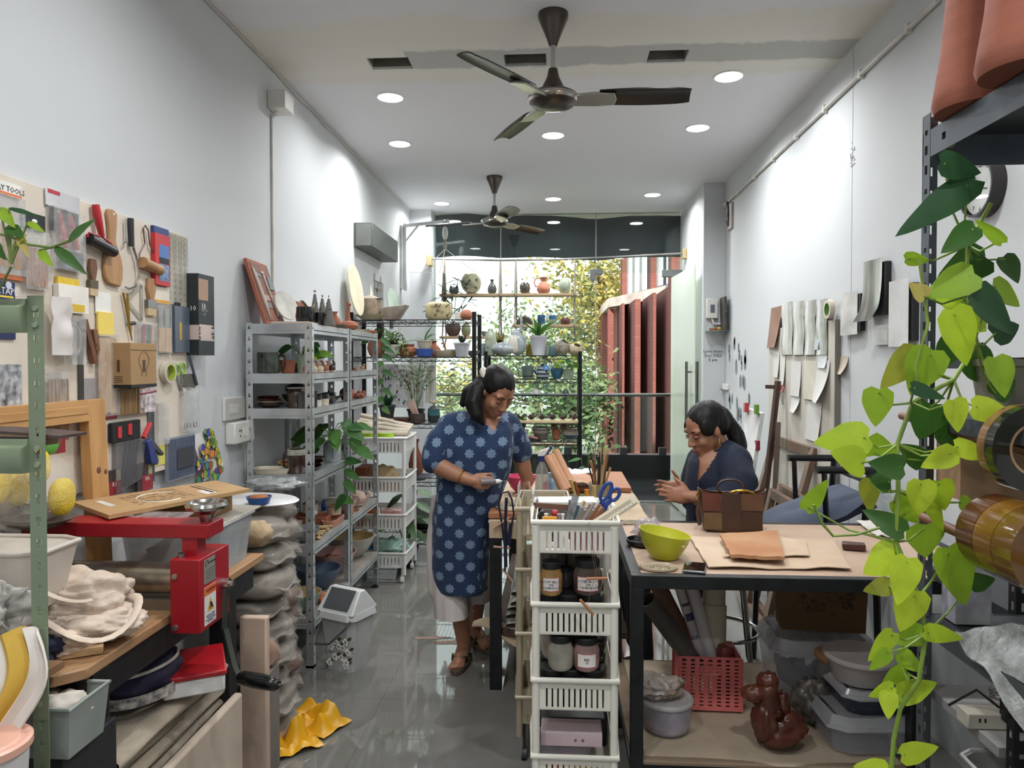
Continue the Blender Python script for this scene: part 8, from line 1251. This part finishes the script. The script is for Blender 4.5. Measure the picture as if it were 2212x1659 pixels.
SKIN=m('a07056',.5,var=.06,sc=12,sss=.08);HAIR=m('0d0a09',.5,var=.3,sc=30,stretch=(1,1,.25),bump=.12,bsc=120,spec=.3);LIP=m('8a4c46',.45,var=.05);GOLD=m('c09a48',.2,1,var=.05)
def limb(g,pts,rs,n=14):
 pts=[V(p)for p in pts];d0=(pts[0]-pts[1]).normalized();d1=(pts[-1]-pts[-2]).normalized();a,b=rs[0],rs[-1]
 return g.tube([pts[0]+d0*a*.85,pts[0]+d0*a*.5]+pts+[pts[-1]+d1*b*.5,pts[-1]+d1*b*.85],[a*.45,a*.85]+list(rs)+[b*.85,b*.45],n)
def basis(Fv,Uv=(0,0,1)):
 f=V(Fv).normalized();u=V(Uv);u=(u-f*u.dot(f)).normalized();s=f.cross(u);return s,f,u
def bmat(o,s,f,u):return MX(((s.x,f.x,u.x,o.x),(s.y,f.y,u.y,o.y),(s.z,f.z,u.z,o.z),(0,0,0,1)))
def head_geo(g,M):
 g.blob((0,-.012,.03),(.072,.092,.080),n=14,M=M).blob((0,.026,-.035),(.059,.060,.078),n=14,M=M).blob((0,.048,-.09),(.033,.034,.026),n=10,M=M)
 limb(g,[M@V((0,.084,.004)),M@V((0,.098,-.02)),M@V((0,.103,-.036))],[.008,.0095,.013],8);g.blob((0,.094,-.04),(.019,.012,.009),n=8,M=M)
 for s in(-1,1):g.blob((s*.034,.056,-.035),(.024,.024,.024),n=8,M=M).blob((s*.073,-.008,-.012),(.010,.019,.030),n=8,M=M).blob((s*.03,.068,.022),(.026,.018,.012),n=8,M=M)
 g.blob((0,.08,-.071),(.023,.014,.012),n=8,M=M)
def face(o,M):
 for s in(-1,1):
  P(o,'eyelid',G().blob((s*.031,.0765,-.002),(.0145,.009,.0085),n=9,M=M),m('8a5c47',.45,var=.04));P(o,'eyelashes',G().tube([M@V((s*q,f,u))for q,f,u in((.017,.083,-.008),(.026,.0868,-.0105),(.036,.0855,-.0105),(.045,.077,-.007))],.0016,5),BLK)
  P(o,'eyebrow',G().tube([M@V((s*q,f,u))for q,f,u in((.012,.0885,.019),(.026,.0885,.026),(.040,.078,.025),(.050,.066,.018))],[.002,.0032,.003,.0015],6),HAIR)
 P(o,'lips',G().blob((0,.0895,-.0665),(.019,.008,.0055),n=9,M=M).blob((0,.088,-.0755),(.017,.009,.006),n=9,M=M),LIP)
def hand(g,W,D,N,T,curl=(.3,.4,.3),spread=.10,thumb=(.8,.6,.1),k=.92):
 D=V(D).normalized();T=V(T);T=(T-D*T.dot(D)).normalized();N_=D.cross(T);N_=N_ if N_.dot(V(N))>0 else-N_;W=V(W)
 g.blob((0,.047,0),(.041*k,.05*k,.0155*k),n=12,pw=.8,M=bmat(W,T,D,N_));limb(g,[W-D*.03,W+D*.03],[.024*k,.024*k],10)
 for i in range(4):
  a=.028-.0185*i;p=W+D*(.086-.006*abs(i-1))*k+T*a*k;L_=(.068,.076,.071,.056)[i]*k;d=(D+T*spread*(1-i*.67)).normalized();pts=[p-d*.02,p];c=0
  for j,q in enumerate((.44,.32,.24)):c+=curl[j]*(1+.12*i);pts.append(pts[-1]+(d*cos(c)+N_*sin(c))*L_*q)
  limb(g,pts,[.0095*k,.0092*k,.0085*k,.0078*k,.0066*k],8)
 p=W+D*.025*k+T*.028*k;d=(T*thumb[0]+D*thumb[1]+N_*thumb[2]).normalized();d2=(d+D*.6+N_*thumb[2]).normalized();limb(g,[p,p+d*.035*k,p+d*.035*k+d2*.03*k,p+d*.035*k+d2*.05*k],[.014*k,.0115*k,.0095*k,.0075*k],8)
def loft(g,rows,n=28,sc=1.0,yaw=0,cap=True):
 P_=[];fs=[];c_,s_=cos(yaw),sin(yaw)
 for(u,v,hw,y,dp)in rows:
  c=WY(u,v,y);w=hw*y/F*sc;d=dp*sc
  for k in range(n):
   a=2*pi*k/n;x_=w*math.copysign(abs(cos(a))**.85,cos(a));y_=d*math.copysign(abs(sin(a))**.85,sin(a));P_.append((c.x+x_*c_-y_*s_,c.y+x_*s_+y_*c_,c.z))
 K=len(rows)
 for i in range(K-1):
  for k in range(n):k2=(k+1)%n;fs.append((i*n+k,(i+1)*n+k,(i+1)*n+k2,i*n+k2))
 fs+=[tuple(range(n)),tuple((K-1)*n+k for k in reversed(range(n)))];return g.add(P_,fs)
def cutfaces(o,test):
 bm=bmesh.new();bm.from_mesh(o.data);bmesh.ops.delete(bm,geom=[f for f in bm.faces if test(f.calc_center_median(),f.normal)],context='FACES');bm.to_mesh(o.data);bm.free()
def wrinkle(o,amp,fr,seed=0,stretch=(1,1,.45)):
 me=o.data;nv=[v.normal.copy()for v in me.vertices]
 for v,n in zip(me.vertices,nv):q=V((v.co.x*stretch[0],v.co.y*stretch[1],v.co.z*stretch[2]))*fr+V((seed,seed,0));v.co+=n*amp*(NZ.noise(q)+.5*NZ.noise(q*2.3))
 me.update()
def organic(parent,name,g,mat,vox=.008,it=6):
 g.org=True;o=P(parent,name,g,mat,ang=180);remesh(o,vox,it=it);return o
def starcloth(base,star):
 M=bpy.data.materials.new('star_print');M.use_nodes=True;nt=M.node_tree;L=nt.links.new;b=nt.nodes['Principled BSDF'];b.inputs['Roughness'].default_value=.85;b.inputs['Sheen Weight'].default_value=.1
 tc=nd(nt,'TexCoord');sp=nd(nt,'SeparateXYZ');L(tc.outputs['Object'],sp.inputs[0]);ge=nd(nt,'NewGeometry');sn=nd(nt,'SeparateXYZ');L(ge.outputs['Normal'],sn.inputs[0])
 def mt(op,a,b_=None,c=None):
  n=nd(nt,'Math',operation=op)
  for i,x in enumerate((a,b_,c)):
   if x is None:continue
   if isinstance(x,(int,float)):n.inputs[i].default_value=x
   else:L(x,n.inputs[i])
  return n.outputs[0]
 sel=mt('GREATER_THAN',mt('ABSOLUTE',sn.outputs[0]),mt('MULTIPLY',mt('ABSOLUTE',sn.outputs[1]),1.25));hx=mt('ADD',mt('MULTIPLY',sel,sp.outputs[1]),mt('MULTIPLY',mt('SUBTRACT',1,sel),sp.outputs[0]))
 out=None
 for off in(0,.5):
  cx=mt('MULTIPLY',mt('SUBTRACT',mt('FRACT',mt('ADD',mt('DIVIDE',hx,.105),off+10)),.5),.105);cz=mt('MULTIPLY',mt('SUBTRACT',mt('FRACT',mt('ADD',mt('DIVIDE',sp.outputs[2],.112),off+.13)),.5),.112)
  r=mt('SQRT',mt('ADD',mt('MULTIPLY',cx,cx),mt('MULTIPLY',cz,cz)));th=mt('ARCTAN2',cz,cx);R_=mt('MULTIPLY_ADD',mt('COSINE',mt('MULTIPLY',th,8)),.0028,.0215);s_=mt('LESS_THAN',r,R_);out=s_ if out is None else mt('MAXIMUM',out,s_)
 n=nd(nt,'TexNoise');n.inputs['Scale'].default_value=60;L(tc.outputs['Object'],n.inputs['Vector']);mx=nd(nt,'MixRGB');L(mt('MULTIPLY',out,mt('MULTIPLY_ADD',n.outputs['Fac'],.5,.62)),mx.inputs[0]);mx.inputs[1].default_value=lin(base);mx.inputs[2].default_value=lin(star);L(mx.outputs[0],b.inputs['Base Color']);return M
pw=T('person','standing woman in a blue star printed kurta bending over the long worktable','person',(0,0,0))
Fh=V((.50,-.62,-.60));hc=WY(1074,846,3.47);s_,f_,u_=basis(Fh,(.10,0,1));HM=bmat(hc,s_,f_,u_)
rows=[(1045,884,26,3.55,.045),(1036,900,62,3.55,.075),(1031,925,80,3.54,.105),(1030,965,82,3.53,.125),(1026,1015,77,3.53,.125),(1014,1062,74,3.54,.125),(1001,1110,69,3.55,.130),(996,1170,64,3.56,.132),(994,1230,60,3.57,.125),(998,1276,56,3.57,.115)]
shR,shL=WY(958,918,3.50),WY(1104,910,3.60);elR,wrR=WY(936,1000,3.42),WY(1016,1038,3.37);elL,wrL=WY(1124,985,3.66),WY(1139,1037,3.68)
fR,fL=WZ(1000,1432,.0),WZ(1030,1392,0);g=G();head_geo(g,HM);nb=WY(1046,905,3.555);limb(g,[HM@V((0,-.03,-.05)),HM@V((0,-.045,-.10)),nb],[.052,.05,.06]);loft(g,rows[1:6],sc=.9)
limb(g,[shR*.8+elR*.2,elR],[.042,.042]);limb(g,[elR,(elR+wrR)/2+V((0,0,-.005)),wrR],[.045,.041,.028]);limb(g,[shL*.8+elL*.2,elL],[.042,.042]);limb(g,[elL,(elL+wrL)/2,wrL],[.045,.041,.028])
hand(g,wrR,(1,-.12,-.12),(.1,.9,-.35),(-.05,.1,1),(.55,.8,.6),.05,(.3,.9,.5));hand(g,wrL,(-.25,-.25,-.72),(-.7,.2,-.3),(.6,-.7,.2),(.35,.3,.2),.2)
for(ft,kn,d)in((fR,WY(985,1255,3.56),V((-.12,-1,0))),(fL,WY(1030,1250,3.72),V((.55,-.8,0)))):
 d.normalize();an=ft+V((0,0,.095))-d*.02;limb(g,[kn,(kn+an)/2,an],[.058,.05,.036]);limb(g,[an,ft-d*.055+V((0,0,.055))],[.036,.032]);limb(g,[an-V((0,0,.02)),ft+d*.05+V((0,0,.052)),ft+d*.10+V((0,0,.040))],[.036,.034,.03])
 for j in range(5):q=V((d.y,-d.x,0))*(.030-.0145*j);limb(g,[ft+d*.09+q+V((0,0,.036)),ft+d*(.14-.006*j)+q+V((0,0,.032))],[.0105,.0095 if j else .0115],8)
body=organic(pw,'body',g,SKIN,.0062,4);face(pw,HM)
for(ft,d)in((fR,V((-.12,-1,0))),(fL,V((.55,-.8,0)))):
 d.normalize();S_=bmat(ft,V((d.y,-d.x,0)),d,V((0,0,1)));so_=P(pw,'sandal',G().prism([(.042*math.copysign(abs(cos(a))**.8,cos(a)),.025+.135*sin(a))for a in np.linspace(0,2*pi,24)[:-1]],.001,.026,S_),m('5a4a3c',.7),bev=.004);P(so_,'strap',G().tube([S_@V(q)for q in((-.044,.035,.026),(-.036,.06,.068),(-.010,.09,.070),(.006,.108,.05),(.012,.09,.070),(.034,.06,.068),(.044,.035,.026))],.009,8,flat=.6),m('6a5f48',.6))
g=G();loft(g,rows);limb(g,[shR+V((.025,.01,-.012)),(shR+elR)/2,elR+V((.004,0,.012))],[.060,.067,.064]);limb(g,[shL+V((-.02,0,-.01)),(shL+elL)/2,elL+V((0,0,.02))],[.062,.066,.063])
limb(g,[WY(1005,905,3.54),WY(970,920,3.52)],[.05,.062]);limb(g,[WY(1072,902,3.57),WY(1092,912,3.59)],[.05,.06])
ku=organic(pw,'kurta',g,starcloth('1a3052','7389a2'),.009,7);wrinkle(ku,.010,9,3,(1,1,.3))
vt,vb=WY(1054,890,3.5),WY(1066,932,3.40)
cutfaces(ku,lambda c,n:n.y<.25 and c.z>vb.z and abs(c.x-(vb.x+(vt.x-vb.x)*(c.z-vb.z)/(vt.z-vb.z)))<.006+.8*(c.z-vb.z)and c.z>vb.z and c.x>-.46)
cutfaces(ku,lambda c,n:c.z<WY(1000,1270,3.57).z-.004 and n.z<-.6)
g=G();limb(g,[WY(972,1130,3.56),WY(972,1240,3.56),WY(977,1350,3.55)],[.08,.086,.088]);limb(g,[WY(1020,1130,3.62),WY(1028,1230,3.66),WY(1030,1330,3.70)],[.075,.075,.070]);limb(g,[WY(945,1075,3.58),WY(938,1180,3.58),WY(948,1275,3.57)],[.03,.038,.05])
tr=organic(pw,'trousers',g,m('c9c1bd',.85,var=.05,bump=.1,bsc=90),.010,5);wrinkle(tr,.012,12,5,(1,1,.12));zh=WY(977,1338,3.5).z;cutfaces(tr,lambda c,n:c.z<zh+(.035 if c.x>-.43 else 0))
g=G();g.blob((0,-.026,.040),(.081,.098,.082),n=20,M=HM).blob((0,-.06,.0),(.075,.06,.065),n=16,M=HM);g.blob((.058,.0,.03),(.022,.042,.034),n=10,M=HM).blob((-.058,.0,.03),(.022,.042,.034),n=10,M=HM);tie=WY(1047,816,3.475)
limb(g,[HM@V((0,-.07,.035)),tie,WY(1030,842,3.44)+V((0,-.0,0)),WY(1022,870,3.41),WY(1030,900,3.395),WY(1044,916,3.40)],[.05,.032,.040,.042,.034,.012]);limb(g,[tie,WY(1014,850,3.47),WY(1000,872,3.46)],[.03,.04,.02])
hr=organic(pw,'hair',g,HAIR,.007,4);wrinkle(hr,.004,30,1,(1,1,.2));P(pw,'scrunchie',G().tube([tie+V((.010,-.03*cos(a),.0))+V((-.016,0,.034))*sin(a)for a in np.linspace(0,6.28,16)[:-1]],.020,8,closed=True),m('cfc9bd',.9,bump=.4))
P(pw,'earring',G().blob(HM@V((.080,-.004,-.048)),(.006,.006,.009),n=7),m('d8d4cc',.2,.6));d=(wrR-elR).normalized();a1,a2,_=frame(d);bp_=wrR-d*.045;P(pw,'bangle',G().tube([bp_+a1*.036*cos(a)+a2*.036*sin(a)for a in np.linspace(0,6.28,24)[:-1]],.0035,7,closed=True),GOLD)
bp_=wrR+V((.075,-.020,-.002));t=T('squeeze_bottle','small grey applicator bottle held in the standing woman\'s right hand','bottle',bp_,(0,pi/2-.05,0));P(t,'bottle',G().lathe([(0,-.02),(.017,-.02),(.0175,.04),(.012,.05),(0,.05)],18),m('77706f',.35));P(t,'cap',G().lathe([(.011,.05),(.011,.066),(.005,.072),(.004,.078),(0,.078)],14),WHT);P(t,'needle',G().cyl((0,0,.076),(0,0,.105),.0012,n=6),CHR)
ps=T('person','seated woman in a dark navy shirt looking down at her hands beside the brown bag','person',(0,0,0))
hc=WY(1522,926,3.34);s_,f_,u_=basis((-.84,-.42,-.42),(.0,0,1));HM=bmat(hc,s_,f_,u_);NV=m('171f33',.85,var=.1,bump=.12,bsc=110)
rows=[(1556,955,24,3.37,.05),(1556,972,48,3.37,.085),(1554,995,64,3.37,.12),(1552,1030,68,3.37,.14),(1550,1075,66,3.37,.14),(1550,1130,66,3.38,.14),(1552,1190,68,3.40,.15)]
shN,shF=WY(1590,1000,3.28),WY(1508,990,3.46);elN,wrN=WY(1592,1088,3.17),WY(1494,1073,3.17);elF,wrF=WY(1500,1080,3.50),WY(1474,1058,3.34)
g=G();head_geo(g,HM);limb(g,[HM@V((0,-.03,-.05)),HM@V((0,-.04,-.10)),WY(1552,975,3.37)],[.05,.047,.055]);loft(g,rows[1:],sc=.93);limb(g,[shN,elN],[.05,.042]);limb(g,[elN,(elN+wrN)/2,wrN],[.043,.039,.027]);limb(g,[shF,elF],[.05,.042]);limb(g,[elF,(elF+wrF)/2,wrF],[.043,.039,.027])
hand(g,wrN,(-1,.05,.10),(-.05,.9,.2),(.1,.1,1),(.12,.22,.18),.16,(.75,.65,.15));hand(g,wrF,(-.95,-.1,.12),(0,-.9,-.1),(.05,-.1,1),(.2,.25,.2),.16,(.95,.35,.1))
kn=[V((.30,3.30,.60)),V((.32,3.52,.60))];hp=[WY(1552,1195,3.34),WY(1552,1195,3.48)]
for q in(0,1):limb(g,[V((.36-.0,kn[q].y,.60)),V((.40,kn[q].y,.12))],[.05,.034]);limb(g,[V((.40,kn[q].y,.07)),V((.27,kn[q].y,.045))],[.034,.026])
body=organic(ps,'body',g,SKIN,.0062,4);face(ps,HM)
g=G();loft(g,rows);limb(g,[shN+V((-.02,.02,.0)),(shN+elN)/2+V((.01,-.01,0)),elN+V((-.02,0,.03))],[.080,.084,.07]);limb(g,[elN+V((-.01,0,.012)),elN*.45+wrN*.55],[.07,.056]);limb(g,[shF+V((.02,-.02,0)),(shF+elF)/2,elF],[.075,.075,.068]);limb(g,[elF,elF*.4+wrF*.6],[.062,.05]);limb(g,[WY(1570,975,3.36),WY(1588,996,3.30)],[.06,.076])
sh=organic(ps,'shirt',g,NV,.009,6);wrinkle(sh,.008,9,7)
vt,vb=WY(1534,965,3.3),WY(1509,1036,3.26)
cutfaces(sh,lambda c,n:c.z>vb.z and(n.y<.3)and c.x<.80 and abs(c.x-(vb.x+(vt.x-vb.x)*(c.z-vb.z)/(vt.z-vb.z)))<.004+.28*(c.z-vb.z))
nc=WY(1556,972,3.37);P(ps,'collar',G().surf(24,4,lambda a,b:(nc.x+(.068+.026*b)*cos(pi+.75+(2*pi-1.3)*a)-.01,nc.y+(.066+.026*b)*sin(pi+.75+(2*pi-1.3)*a),nc.z+.03-.05*b-.055*(1-abs(2*a-1))*0-.035*abs(2*a-1)**2),thick=.004),NV);P(ps,'placket',G().tube([vb+V((.0,-.02,0)),WY(1503,1080,3.235),WY(1500,1125,3.24)],.006,6),NV);P(ps,'button',G().blob(WY(1500,1062,3.225),(.006,.004,.006),n=6),CHR)
g=G();[limb(g,[hp[q],kn[q]+V((.06,0,.0)),V((.36,kn[q].y,.58)),V((.395,kn[q].y,.18))],[.085,.075,.07,.055])for q in(0,1)];organic(ps,'trousers',g,m('17181c',.85),.012,4)
for q in(0,1):P(ps,'shoe',G().blob((.325,kn[q].y,.035),(.12,.045,.034),pw=.7,n=12),BLK)
g=G();g.blob((0,-.026,.042),(.080,.098,.081),n=20,M=HM).blob((0,-.062,.0),(.074,.06,.07),n=16,M=HM);g.blob((.06,.012,.022),(.022,.052,.044),n=10,M=HM).blob((-.06,.012,.022),(.022,.052,.044),n=10,M=HM);limb(g,[HM@V((0,-.10,.02)),WY(1574,915,3.40),WY(1589,940,3.40),WY(1600,968,3.38),WY(1608,990,3.36)],[.05,.038,.042,.034,.008])
hr=organic(ps,'hair',g,HAIR,.007,4);wrinkle(hr,.004,30,2,(1,1,.2));e=HM@V((-.079,-.006,-.045));P(ps,'hoop_earring',G().tube([e+V((.004*cos(a),0,0))+f_*.011*cos(a)+V((0,0,-.018+.018*sin(a)))for a in np.linspace(0,6.28,18)[:-1]],.0022,6,closed=True),GOLD)
d=(wrN-elN).normalized();a1,a2,_=frame(d);bp_=wrN-d*.03;P(ps,'watch_strap',G().tube([bp_+a1*.033*cos(a)+a2*.033*sin(a)for a in np.linspace(0,6.28,24)[:-1]],.011,8,closed=True,flat=.35),m('5a5652',.5));P(ps,'watch_face',G().box((0,0,0),(.034,.008,.034),MX.Translation(bp_+V((.0,-.037,.004)))),m('b9a59a',.15,.4),bev=.003)
t=T('hanging_pothos','large lime green pothos trailing down in front of the slotted rack','plant',(0,0,0));g=G();st=G()
CL=dict(l='b4d034',y='c3d93c',m='93b52e',d='3c6426',k='2f5230',o='a3a83c',p='bcae5e')
leaves=[(2040,352,2122,372,78,'k',0),(2090,400,1930,515,78,'k',0),(2100,495,2035,545,62,'d',0),(2160,520,2110,470,50,'m',0),(2120,560,2030,600,90,'d',.1),(2095,595,1998,640,90,'m',0),(1995,640,1968,610,56,'p',.0),(2120,690,2010,610,100,'l',.1),(2110,640,2195,720,105,'k',0),(2060,680,2095,792,95,'l',-.1),(2150,620,2210,660,70,'m',.1),(2150,720,2205,700,70,'k',.1),(1975,765,1905,840,78,'o',.1),(2010,765,1965,855,95,'m',0),(2060,740,2030,800,70,'d',.15),(2100,770,2160,830,95,'d',.15),(2150,780,2172,860,88,'m',0),(1975,838,2042,862,42,'k',-.1),(1898,848,1890,922,74,'m',0),(2060,870,2076,935,72,'y',-.1),(2110,880,2202,900,66,'y',-.1),(2010,880,1985,950,100,'d',.1),(1865,945,1760,955,88,'l',0),(1890,980,1895,935,92,'m',.05),(1860,1000,1800,975,84,'l',-.05),(1945,1010,1875,1000,66,'d',-.1),(1920,1040,1878,1030,58,'d',-.05),(1990,995,1942,960,60,'d',.1),(2055,980,1990,1010,60,'y',-.1),(2070,965,2150,992,52,'y',-.1),(1880,1040,1884,1110,62,'o',.05),(1745,1095,1790,1035,46,'m',0),(1990,1045,1987,1118,70,'y',-.1),(2030,1045,2042,1105,66,'l',0),(1935,1085,1990,1130,62,'m',0),(1945,1145,1865,1100,60,'d',-.05),(2000,1140,2000,1205,100,'m',.1),(1935,1195,1870,1240,88,'y',-.1),(1960,1215,1940,1310,74,'y',-.12),(2050,1195,2090,1312,98,'m',-.05),(1975,1285,1945,1368,80,'y',-.1),(1920,1265,1868,1275,50,'o',.1),(2100,1260,2150,1250,48,'d',.1),(1990,1365,1930,1390,56,'m',0),(2005,1365,2082,1380,48,'l',-.05),(1925,1372,1875,1430,44,'l',-.05),(1915,1410,1880,1450,40,'m',-.1),(1945,1415,2000,1452,52,'m',0),(1950,1450,1905,1480,46,'m',.05),(1925,1485,1875,1505,36,'l',-.05),(1950,1500,2030,1475,58,'l',-.05),(1920,1500,1920,1555,46,'y',-.05),(1955,1630,2032,1615,56,'y',-.08),(1910,1665,1842,1655,54,'y',-.08),(2150,850,2195,820,60,'d',.1),(1960,560,2010,560,40,'m',.1),(2170,560,2205,610,60,'d',.1),(2030,930,2075,980,60,'d',.15),(2075,1085,2105,1090,40,'m',.1),(2000,1060,2035,1150,60,'l',.05)]
rr=random.Random(30);yb=1.50
main=[WY(u,v,y)for u,v,y in((2140,440,1.60),(2090,530,1.56),(2085,640,1.53),(2110,740,1.52),(2060,820,1.50),(1970,870,1.48),(1938,960,1.47),(1940,1060,1.46),(1935,1170,1.45),(1985,1290,1.45),(2000,1370,1.45),(1985,1470,1.45),(1945,1530,1.45),(1930,1600,1.45),(1925,1668,1.45))]
for(u0,v0,u1,v1,w,c,dy)in leaves:
 y=yb+dy*.7+rr.uniform(-.03,.03);b=WY(u0,v0,y);e=WY(u1,v1,y-.02*rr.uniform(-1,1));wd=w*y/F*1.02;col=lin(CL[c]);k=rr.uniform(.88,1.1);g.col=(col[0]*k,col[1]*k,col[2]*k,1);g.usecol=True
 ax_=(e-b);n0=V((rr.uniform(-.35,.35),-1,rr.uniform(.1,.6)));b2=b-ax_*.10
 g.leaf(b2,e,n0,wd,rr.uniform(-.12,.22),rr.uniform(-.05,.16),.62,9)
 q=min(main,key=lambda p:(p-b).length);st.tube([b,(b+q)/2+V((0,.01,-.015)),q],[.0022,.0022,.003],5)
st.tube(main,.0045,7);st.tube([WY(1985,560,1.5),WY(2005,700,1.5),WY(1978,790,1.5),WY(1990,880,1.5)],.003,6);st.tube([WY(u,v,1.44)for u,v in((1758,1090),(1775,1130),(1800,1158),(1850,1155),(1900,1140))],.0028,6)
P(t,'stems',st,m('7f9a3a',.5,var=.3));lf=P(t,'foliage',g,leafmat(.16,26,.38),ang=180)
P(t,'pot',pv('pot',.07,.12,M=MX.Translation((.985,1.63,1.435))),m('8a8478',.6))
t=T('young_pothos','small variegated pothos on top of the green rack at the left edge','plant',(0,0,0));g=G();st=G();y=1.40
for(u0,v0,u1,v1,w,c)in((150,520,200,470,38,'d'),(120,535,185,590,34,'d'),(15,490,50,510,42,'d'),(60,480,95,500,20,'m'),(85,540,112,575,28,'m'),(20,450,85,465,16,'k'),(40,505,60,555,26,'p'),(0,450,30,490,36,'m'),(-20,520,10,560,36,'d'),(30,530,55,505,24,'o')):
 b=WY(u0,v0,y);e=WY(u1,v1,y-.01);g.col=lin(CL[c]);g.usecol=True;g.leaf(b,e,(rr.uniform(-.3,.3),-1,.5),w*y/F,.15,.1,.3,8);st.tube([b,WY(110,535,y)if u0>80 else WY(25,570,y)],.0022,5)
st.tube([WY(u,v,y)for u,v in((-30,500),(20,510),(60,528),(110,535),(150,520))],.003,6);st.tube([WY(25,575,y),WY(-10,640,y+.02),WY(-40,640,1.50)],.0025,5);P(t,'stems',st,m('6d8040',.5));P(t,'foliage',g,leafmat(.25,40,.3),ang=180)
import numpy as np,math,sys
F=1540.;VPX,VPY=1203.,781.;H=1.55
P=math.radians(1.2);CV=VPY+F*math.tan(P);YAW=math.atan((VPX-1106)*math.cos(P)/F)
def Rx(a):c,s=math.cos(a),math.sin(a);return np.array([[1,0,0],[0,c,-s],[0,s,c]])
def Rz(a):c,s=math.cos(a),math.sin(a);return np.array([[c,-s,0],[s,c,0],[0,0,1]])
R=Rz(YAW)@Rx(math.pi/2-P)
def ray(u,v):return R@np.array([(u-1106)/F,(CV-v)/F,-1])
def WY(u,v,y):d=ray(u,v);return np.round(np.array([0,0,H])+d*(y/d[1]),3)
def WX(u,v,x):d=ray(u,v);return np.round(np.array([0,0,H])+d*(x/d[0]),3)
def WZ(u,v,z):d=ray(u,v);return np.round(np.array([0,0,H])+d*((z-H)/d[2]),3)
def UV(x,y,z):
 q=R.T@(np.array([x,y,z])-np.array([0,0,H]));return round(1106+F*q[0]/-q[2]),round(CV-F*q[1]/-q[2])
